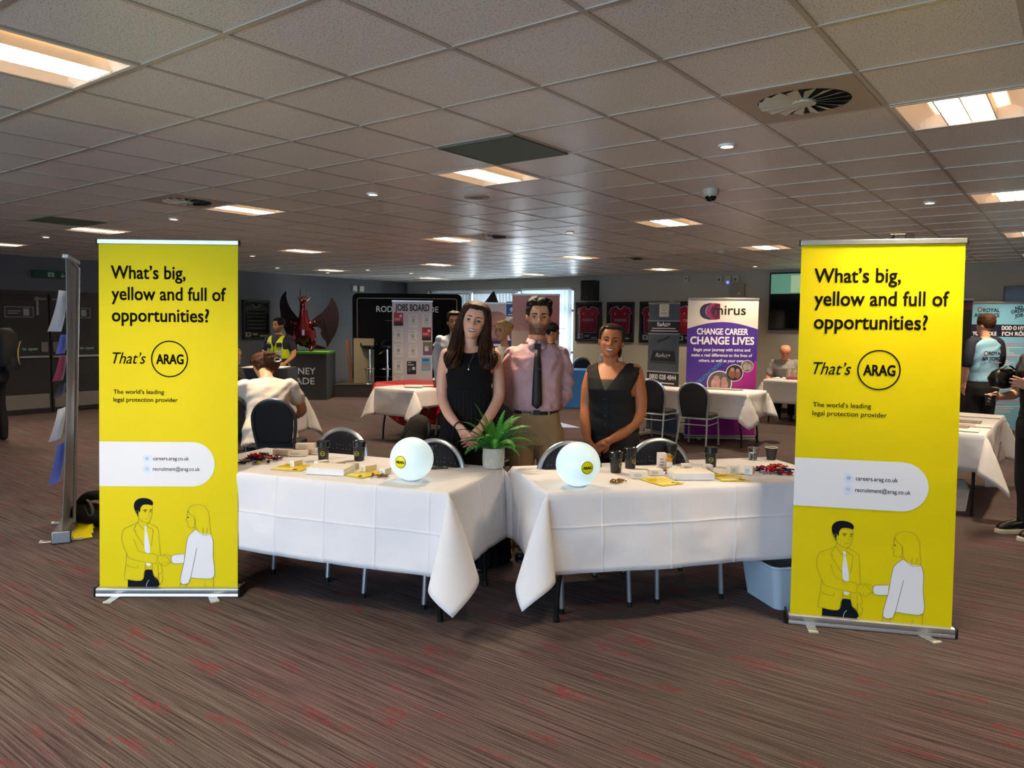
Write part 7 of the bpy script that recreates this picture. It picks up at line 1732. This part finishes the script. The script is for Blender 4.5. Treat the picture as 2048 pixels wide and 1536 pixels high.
for k, (x, y, a, m, lb) in enumerate([(-.90, 7.68, .05, M_paper, 'white leaflet nearest the front edge of the right-hand table'), (-1.0, 7.86, .0, M_mgz, 'grey magazine second from the front on the right-hand table'), (-.85, 8.10, .12, M_paper, 'white sheet with red print in the middle of the right-hand table'), (-.95, 8.36, .03, M_mgz, 'grey magazine behind the printed sheet on the right-hand table'), (-.85, 9.0, .1, M_paper, 'white leaflet at the far end of the right-hand table')]):
    o = thing('table_leaflet', lb, 'leaflet', (x, y, .744), a); mb = MB(); mb.box(-.2, .2, -.10, .10, 0, .006 + .006 * (k % 2), m)
    if k == 2: mb.add([(-.1, -.05, .0075), (.08, -.05, .0075), (.08, 0, .0075), (-.1, 0, .0075)], [(0, 1, 2, 3)], M_pk)
    mb.obj('paper', o, smooth=False)
t = thing('carton_under_table', 'white paper carrier bags on the floor under the right-hand table', 'bag', (-.92, 7.85, 0), .3)
mb = MB(); loft(mb, [(0, .13, .09, 0, 0), (.2, .15, .10, 0, 0), (.27, .12, .02, 0, 0)], M_paper, 16, 6); mb.obj('bag_body', t, smooth=False); mb = MB(); mb.box(-.33, -.17, -.07, .07, 0, .18, M_black); mb.obj('dark_box', t, smooth=False)
# ================================================================ people further back
M_greysh = mk('grey_tshirt', '#8e8c8c', .8, nz=(8, .05)); M_whitesh = mk('white_shirt_cloth', '#ece2d6', .75, nz=(8, .04), bump=(9, .3, .02)); M_navysh = mk('navy_shirt_cloth', '#14182a', .8, nz=(8, .08)); M_darkj = mk('black_jacket_cloth', '#131216', .8, nz=(8, .1))
M_creamtop = mk('cream_patterned_top', '#c9bfae', .75, nz=(60, .25)); M_lightsh = mk('pale_grey_shirt', '#b9bcc2', .75, nz=(8, .05)); M_rafp = mk('sky_blue_polo', '#86b4d0', .75, nz=(8, .05), bump=(9, .2, .02)); M_darktr = mk('dark_trousers', '#101014', .85, nz=(8, .1)); M_hiv = mk('yellow_hi_vis', '#c9d916', .6, nz=(20, .1)); M_reft = mk('reflective_tape', '#aab0a6', .35, .2)
M_blond = hair_mat('blonde_hair', '#8a6a3d', '#d2b27a'); M_brown2 = hair_mat('mid_brown_hair', '#2b1b12', '#54382a'); M_gfair = hair_mat('short_brown_hair', '#2a1a12', '#4a3222', (90, 90, 90))
SKN = {'fair': ('#d9a184', 'bg_fair_skin'), 'tan': ('#bd8763', 'bg_tan_skin'), 'pink': ('#cf8a70', 'bg_pink_skin')}
MT = [(.86, .165, .115, 0, .02), (.95, .160, .110, 0, .018), (1.06, .148, .102, 0, .01), (1.18, .155, .108, 0, 0), (1.31, .170, .112, 0, -.006), (1.39, .172, .085, 0, .008), (1.44, .11, .06, 0, .02), (1.465, .06, .05, 0, .02)]
FT = [(.84, .170, .120, 0, .02), (.93, .172, .120, 0, .02), (1.04, .140, .098, 0, .012), (1.14, .132, .092, 0, .002), (1.25, .146, .116, 0, -.016), (1.33, .158, .092, 0, .0), (1.385, .155, .066, 0, .012), (1.42, .10, .05, 0, .02), (1.44, .05, .045, 0, .02)]
def figure(label, loc, rz, S, skin='fair', top=M_greysh, bottom=M_darktr, aL=None, aR=None, sleeve=2, fem=False, seated=False, lean=0.0, hair=None, hline=None, hthick=None, head=(0, 0, 0), brow='#2a1c14', beard=None, smile=.2, facing=True, vox=.008, hands=None, shoe=True, hunch=0.0, wide=1.0, hem=False):
    """a clothed figure; arms given as shoulder, elbow, wrist points; sleeve 0 none, 1 short, 2 long"""
    t = thing('person', label, 'person', loc, rz); k = S / 1.75; t.scale = (k, k, k)
    sk = lin(SKN[skin][0]); ms = skin_mat(SKN[skin][1], sk); F = feats(smile, fem)
    dz = -.40 if seated else 0
    Mt = Matrix.Translation((0, 0, dz)) @ Matrix.Translation((0, 0, .9)) @ Matrix.Rotation(lean, 4, 'X') @ Matrix.Translation((0, 0, -.9)) @ Matrix.Diagonal((wide, wide, 1, 1))
    T = FT if fem else MT; sx = .150 if fem else .170; sz = 1.375 if fem else 1.395
    aL = aL or [(-sx - .03, .02, 1.26), (-sx - .045, -.01, 1.12), (-sx - .03, -.08, .90)]; aR = aR or [(sx + .03, .02, 1.26), (sx + .045, -.01, 1.12), (sx + .03, -.08, .90)]
    A = {-1: [(-sx, .015, sz)] + list(aL), 1: [(sx, .015, sz)] + list(aR)}
    Mh = Mt @ headM(Vector((0, -.05 - hunch, 1.495 - .3 * hunch)), yaw=head[0], pitch=head[1], roll=head[2], wide=1.12)
    mb = MB(); mb.M = Mh; head_shape(mb, F, ms, .95 if fem else 1.05); mb.M = Mt
    limb(mb, [(0, .02, 1.38), (0, .01, 1.46), (0, -.005 - hunch, 1.57 - .3 * hunch)], (.062, .052, .052) if not fem else (.055, .045, .045), ms, 12)
    loft(mb, T, ms, 28); r = (.050, .048, .041, .027) if not fem else (.044, .041, .036, .023)
    for s_ in (-1, 1):
        limb(mb, A[s_], r, ms, 12); w, e = Vector(A[s_][3]), Vector(A[s_][2]); d = (w - e).normalized()
        hn = (hands or {}).get(s_, {}); hand(mb, w, hn.get('d', d), hn.get('n', (s_, -.2, .1)), hn.get('side', -s_), ms, hn.get('curl', .35))
    mb.M = Matrix.Identity(4)
    hz = .90 + dz
    def lg(b, rr, end=.08):
        for s_ in (-1, 1):
            if seated: limb(b, [(s_ * .09, 0, hz + .03), (s_ * .11, -.22, hz + .04), (s_ * .12, -.43, hz + .0), (s_ * .12, -.42, .28), (s_ * .12, -.40, end)], (rr[0], rr[0] * .9, rr[1], rr[2], rr[3]), ms, 12)
            else: limb(b, [(s_ * .09, .0, hz), (s_ * .10, -.01, hz * .53), (s_ * .105, .02, hz * .3), (s_ * .11, .02, end)], rr, ms, 12)
    lg(mb, (.085, .056, .050, .034))
    me = remeshed(mb, vox, 2); paint(me, sk, Mh, F, beard=beard, blush=.5); place(me, 'body', t, ms)
    if facing: face(t, Mh, F, '#3a281c', mk('bg_brow_' + brow.strip('#'), brow, .8, nz=None), mk('bg_lips', '#a3625a', .5, nz=None), smile, False, lid=.85, brow_w=.004)
    if hair: hair_cap(t, Mh, F, hair, hline or (lambda a: .84 - .34 * min(max((a - .65) / .35, 0), 1) - .16 * min(max((a - 1.7) / .4, 0), 1)), hthick or (lambda a, q: .007 + .014 * min(max((q - .8) / .12, 0), 1)), nse=(40, .4))
    # clothes
    if top:
        mb = MB(); mb.M = Mt; loft(mb, [(z, w + .014, d + .014, x, y) for z, w, d, x, y in ([(.78, T[0][1] + .01, T[0][2] + .01, 0, .02)] + T[:-1] if hem else T[1:-1])] + [(T[-1][0] - .012, .066, .06, 0, .018)], top, 32)
        if sleeve:
            for s_ in (-1, 1):
                P = A[s_]; q = P[:3] + [P[3]] if sleeve == 2 else P[:2] + [tuple(Vector(P[1]).lerp(Vector(P[2]), .35))]
                limb(mb, q, [x + (.016 if sleeve == 1 else .012) for x in r[:len(q)]], top, 14)
        me = remeshed(mb, .010, 2); ripple(me, lambda p: mnoise.noise(Vector((p.x * 8, p.y * 8, p.z * 6))) + .6 * sin(p.z * 45 + p.x * 30 + 4 * mnoise.noise(p * 5)), .005)
        place(me, 'shirt' if not fem else 'top', t, top)
    mb = MB(); mb.M = Matrix.Translation((0, 0, dz)); loft(mb, [(.78 if not seated else .84, .165, .125, 0, .02), (.88, .180, .135, 0, .02), (.96, .166, .118, 0, .018), (.99, .160, .112, 0, .016)], bottom, 28); mb.M = Matrix.Identity(4)
    lg(mb, (.100, .075, .066, .055), .06)
    me = remeshed(mb, .012, 2); place(me, 'trousers', t, bottom)
    if shoe:
        for s_ in (-1, 1):
            mb = MB(); yo = -.42 if seated else 0; mb.tube(smooth_path([(s_ * .115, .06 + yo, .045), (s_ * .115, 0 + yo, .055), (s_ * .118, -.09 + yo, .042), (s_ * .122, -.19 + yo, .03)], 3), [.03, .04, .044, .045, .045, .044, .043, .042, .036, .02], M_black, 10, flat=.85); mb.obj('shoe', t, ang=60)
    return t, Mt, Mh

# police officer
t, Mt, Mh = figure('bearded police officer in a yellow hi-vis vest standing before the dragon plinth', W(-4.02, 13.1), FACE - .25, 1.70, 'tan', M_navysh, M_darktr, sleeve=1, hair=M_hair2, head=(-.45, .05, 0), beard=(lin('#2a1c14'), .7), brow='#17100c', wide=1.12,
   aL=[(-.215, .02, 1.26), (-.245, -.02, 1.12), (-.17, -.16, .98)], aR=[(.215, .02, 1.26), (.26, .0, 1.10), (.20, -.14, .96)])
mb = MB(); mb.M = Mt; loft(mb, [(1.03, .172, .128, 0, .012), (1.06, .176, .132, 0, .01), (1.18, .178, .134, 0, 0), (1.31, .192, .138, 0, -.006), (1.39, .188, .108, 0, .008), (1.435, .13, .082, 0, .018)], M_hiv, 36)
me = remeshed(mb, .008, 1); cut(me, lambda c: ~((np.abs(c[:, 0]) > .155 + .1 * (c[:, 2] < 1.2)) & (c[:, 2] > 1.2)) & ~((c[:, 1] < 0) & (np.abs(c[:, 0]) < .05 * np.clip((c[:, 2] - 1.22) / .12, 0, 2)) & (c[:, 2] > 1.22)) & ~((c[:, 2] > 1.41) & (np.abs(c[:, 0]) < .08)))
v = place(me, 'hi_vis_vest', t, M_hiv); v.modifiers.new('th', 'SOLIDIFY').thickness = .004
for x in (-.10, .10):
    mb = MB(); mb.M = Mt; mb.box(x - .018, x + .018, -.142, -.128, 1.05, 1.33, M_reft); mb.obj('reflective_strip', v, bevel=.003)
for x, z, m in ((-.10, 1.10, M_navysh), (.09, 1.12, M_reft), (-.09, 1.25, M_navysh), (.10, 1.27, M_navysh)):
    mb = MB(); mb.M = Mt; mb.box(x - .042, x + .042, -.165, -.128, z - .035, z + .04, m); mb.obj('pocket', v, bevel=.008)
mb = MB(); mb.M = Mt; mb.box(-.003, .003, -.147, -.135, 1.04, 1.28, M_ink); mb.obj('zip', v, smooth=False)

# seated blonde woman in profile
t, Mt, Mh = figure('seated woman with long blonde hair in a black top, by the left banner', W(-3.80, 10.4), FACE + 1.25, 1.66, 'fair', M_darkj, M_darktr, fem=True, seated=True, sleeve=2, hair=M_blond, hthick=lambda a, q: .016,
   hline=lambda a: .84 - .30 * min(max((a - .8) / .4, 0), 1) - .4 * min(max((a - 1.5) / .4, 0), 1), aL=[(-.18, .0, 1.26), (-.19, -.04, 1.12), (-.12, -.28, 1.10)], aR=[(.18, .0, 1.26), (.19, -.04, 1.12), (.12, -.28, 1.10)])
mb = MB()
for k in range(60):
    s_ = -1 if k % 2 else 1; r1 = random.Random(k); b = Mh @ Vector((s_ * r1.uniform(.05, .082), r1.uniform(.0, .10), HH * .75)); c = Mh @ Vector((s_ * r1.uniform(.07, .095), r1.uniform(.03, .12), HH * .2))
    e = Mt @ Vector((s_ * r1.uniform(.07, .15), r1.uniform(.02, .14), 1.36)); f = Mt @ Vector((s_ * r1.uniform(.08, .16), r1.uniform(-.10, .14), r1.uniform(1.18, 1.28)))
    mb.tube(smooth_path([b, c, e, f], 5), [.012] * 10 + [.012, .011, .010, .008, .005, .002], M_blond, 6)
mb.obj('long_hair', t, ang=80)
sc_ = dup(ch0, W(-3.86, 10.36), FACE + 1.25, 'black chair under the seated blonde woman', 'chairs of the seated people')

# seated woman in white, back to the camera
t, Mt, Mh = figure('seated woman in a loose white shirt, back to us, brown hair clipped up', W(-2.44, 7.62), FACE + pi + .48, 1.80, 'fair', M_whitesh, M_darktr, fem=True, seated=True, sleeve=1, lean=.27, hair=M_brown2, hthick=lambda a, q: .016, hunch=.06, head=(.25, .18, -.05), facing=True, wide=1.42, hem=True,
   hline=lambda a: .84 - .30 * min(max((a - .8) / .4, 0), 1) - .3 * min(max((a - 1.5) / .4, 0), 1), aL=[(-.20, -.02, 1.26), (-.25, -.10, 1.12), (-.20, -.30, 1.08)], aR=[(.19, -.06, 1.26), (.22, -.16, 1.13), (.12, -.34, 1.12)])
mb = MB(); mb.M = Mh; mb.ell((0, .125, .58 * HH), (.055, .045, .05), M_brown2, 18, 12); mb.ell((.02, .14, .70 * HH), (.04, .035, .035), M_brown2, 14, 10); hb = mb.obj('hair_bun', t, ang=70)
mb = MB(); mb.M = Mh; mb.tube([(-.02 + .02 * cos(a), .165 + .006 * sin(2 * a), .42 * HH + .02 * sin(a)) for a in [2 * pi * q / 12 for q in range(12)]], .007, M_silver, 6, closed=True); mb.obj('hair_clip', t)

# bearded man behind the woman in black
figure('bearded man in a pale shirt looking over the shoulder of the woman in black', W(-.735, 9.6), FACE + .12, 1.79, 'tan', M_lightsh, M_darktr, hair=M_hair2, beard=(lin('#2a1d15'), .75), brow='#17100c', smile=.0)
# blonde woman with hair up, turned away
t, Mt, Mh = figure('woman with blonde hair pinned up and a cream sleeveless top, turned away', W(-.10, 8.8), FACE + pi * .72 + pi, 1.68, 'tan', M_creamtop, M_darktr, fem=True, sleeve=0, hair=M_blond, hthick=lambda a, q: .012, head=(.1, .05, 0),
   hline=lambda a: .86 - .34 * min(max((a - .75) / .45, 0), 1) - .24 * min(max((a - 1.7) / .4, 0), 1))
mb = MB(); mb.M = Mh; mb.ell((0, .125, .70 * HH), (.045, .04, .042), M_blond, 16, 12); mb.obj('hair_bun', t, ang=70)
# man in cap by the pink banner
t, Mt, Mh = figure('man in a dark cap and jacket half hidden behind the man in the pink shirt', W(.535, 10.4), FACE + pi / 2, 1.66, 'tan', M_darkj, M_darktr, hair=M_hair2)
mb = MB(); mb.M = Mh; loft(mb, [(.66 * HH, .092, .115, 0, .01), (.85 * HH, .090, .108, 0, .012), (.98 * HH, .065, .08, 0, .015), (1.05 * HH, .02, .02, 0, .015)], M_blackmat, 28, 2.1); mb.box(-.06, .06, -.18, -.07, .70 * HH, .72 * HH, M_blackmat); mb.obj('cap', t, bevel=.004)
# person in grey by the blue table
figure('person in a grey shirt seated behind the blue covered table', W(2.06, 16.0), FACE, 1.72, 'tan', M_greysh, M_darktr, seated=True, sleeve=1, hair=M_hair2, aL=[(-.21, .0, 1.26), (-.22, -.06, 1.12), (-.12, -.28, 1.10)], aR=[(.21, .0, 1.26), (.22, -.06, 1.12), (.12, -.28, 1.10)])
dup(ch0, W(2.06, 16.06), FACE, 'black chair under the person in grey by the blue table', 'chairs of the seated people')
# bald man with phone
t, Mt, Mh = figure('bald man in a grey t-shirt seated at a white table, looking at a phone', Vector((-4.36, 14.02, 0)), .35, 1.74, 'pink', M_greysh, M_darktr, seated=True, sleeve=1, lean=.12, head=(-.1, .42, 0), hunch=.03, brow='#6b5242', wide=1.1,
   aL=[(-.22, -.02, 1.25), (-.25, -.12, 1.10), (-.12, -.34, 1.14)], aR=[(.22, -.02, 1.25), (.25, -.12, 1.10), (.02, -.36, 1.13)])
mb = MB(); mb.M = Mt; mb.box(-.08, -.045, -.47, -.40, 1.13, 1.22, M_black)
o = mb.obj('phone_in_hand', smooth=False); o.matrix_world = t.matrix_basis.copy(); bpy.context.view_layer.update(); o.location = t.location; o.rotation_euler = t.rotation_euler; o.scale = t.scale; o.name = 'mobile_phone'; tag(o, 'dark mobile phone held by the bald man', 'phone')
dup(ch0, Vector((-4.36, 14.06, 0)), .35, 'black chair under the bald man', 'chairs of the seated people')
# man in light blue and navy polo, back to the camera
t, Mt, Mh = figure('man in a sky blue and navy polo shirt with lettering, back to us', W(5.78, 9.35), FACE + pi + .12, 1.82, 'fair', M_rafp, M_darktr, sleeve=0, hair=M_gfair, head=(.35, .0, 0), wide=1.02,
   aL=[(-.205, .01, 1.26), (-.25, -.06, 1.14), (-.14, -.26, 1.10)], aR=[(.21, .03, 1.26), (.225, .02, 1.12), (.20, -.03, .92)])
mb = MB(); mb.M = Mt
for s_, P in ((-1, [(-.09, .02, 1.43), (-.170, .015, 1.40), (-.205, .01, 1.27), (-.24, -.04, 1.17)]), (1, [(.09, .02, 1.43), (.170, .015, 1.40), (.21, .03, 1.27), (.222, .022, 1.16)])):
    m2 = MB(); m2.M = Mt; limb(m2, P, (.050, .062, .062, .060), M_navysh, 16); me = remeshed(m2, .008, 2); place(me, 'raglan_sleeve', t, M_navysh)
mb = MB(); mb.M = Mt @ Matrix.Translation((0, .0, 0)) @ Matrix.Rotation(pi, 4, 'Z')
y = -.137
mb.disc(-.075, 1.285, .026, M_rafn, y, 24); mb.disc(-.075, 1.285, .016, M_wprint, y - .001, 20); mb.disc(-.075, 1.285, .007, mk('roundel_red', '#b5303c'), y - .002, 14)
mb.text('ROYAL', -.04, 1.265, .038, M_rafn, y, width=.17, bold=.05); mb.text('AIR FORCE', -.12, 1.205, .038, M_rafn, y, width=.25, bold=.05); mb.rect(.0, .12, 1.175, 1.182, M_pk3, y); mb.obj('back_print', t, smooth=False)
# person at the right edge holding a coffee
t, Mt, Mh = figure('person in black with white-soled shoes at the right edge, with a coffee', W(4.13, 5.92), FACE - pi / 2 + .1, 1.74, 'fair', M_darkj, M_darktr, sleeve=1, hair=M_brown2, facing=True, shoe=False, vox=.005,
   aL=[(-.21, .0, 1.26), (-.23, -.03, 1.12), (-.14, -.25, 1.10)], aR=[(.21, .0, 1.26), (.23, -.02, 1.13), (.16, -.21, 1.20)], hands={-1: dict(d=(.12, -1, -.05), n=(-.9, .0, .3), side=1, curl=.75)})
for s_ in (-1, 1):
    mb = MB(); mb.tube(smooth_path([(s_ * .115, .07, .07), (s_ * .115, 0, .075), (s_ * .118, -.09, .06), (s_ * .122, -.20, .04)], 3), [.03, .042, .046, .046, .046, .045, .045, .044, .04, .022], M_black, 12, flat=.85); sh = mb.obj('shoe', t, ang=60)
    mb = MB(); pad(mb, [(x + s_ * .118, y - .065) for x, y in rrect(.095, .31, .046)], .035, mk('cream_sole', '#d6ccb8', .6)); mb.obj('sole', sh)
cp = t.matrix_basis @ (Mt @ Vector((-.105, -.345, 1.035)))
t = thing('paper_cup', 'dark paper coffee cup held by the person at the right edge', 'cup', cp, FACE)
mb = MB(); mb.lathe([(.0001, 0), (.027, 0), (.039, .085)], mk('brown_paper_cup', '#2b2722'), n=28); mb.obj('cup_wall', t)
mb = MB(); mb.lathe([(.039, .083), (.0405, .086), (.039, .088), (.0375, .086), (.036, .076), (.0001, .074)], mk('cream_cup_rim', '#e5d6bb'), n=28); mb.obj('rolled_rim', t)
t = thing('shoulder_bag', 'glossy black bag hanging at the elbow of the person at the right edge', 'bag', W(3.93, 6.10, 1.24), FACE)
mb = MB(); g_ = mk('glossy_black_leather', '#0b0a0b', .25)
loft(mb, [(-.085, .03, .03, 0, 0), (-.07, .085, .06, 0, 0), (0, .105, .07, 0, 0), (.05, .085, .055, .01, 0), (.075, .05, .03, .02, 0)], g_, 28, 2.3); mb.obj('bag_body', t)
mb = MB(); mb.tube(smooth_path([(-.04, -.03, .06), (.02, -.05, .10), (.08, -.03, .07)], 5), .010, g_, 8, flat=.4); mb.obj('strap', t)
# man with a backpack leaving at the far left
t, Mt, Mh = figure('man in black with a dark backpack walking off at the left edge', W(-6.83, 10.0), FACE - pi / 2, 1.80, 'tan', M_darkj, M_darktr, sleeve=2, hair=M_hair2)
mb = MB(); mb.M = Mt; loft(mb, [(.98, .13, .07, 0, .19), (1.02, .15, .10, 0, .20), (1.25, .155, .11, 0, .20), (1.40, .13, .09, 0, .18), (1.47, .07, .05, 0, .17)], M_bpk, 28); mb.obj('backpack_body', t, ang=60)
mb = MB(); mb.M = Mt; mb.tube(smooth_path([(-.1, .30, 1.30), (0, .33, 1.20), (.05, .36, 1.08), (-.02, .33, 1.0)], 4), .008, mk('tan_strap', '#a08a5a', .6), 6); loft(mb, [(.93, .09, .06, 0, .24), (1.0, .11, .08, 0, .25), (1.10, .09, .06, 0, .25)], M_blackmat, 20); mb.obj('backpack_pouch', t, ang=60)
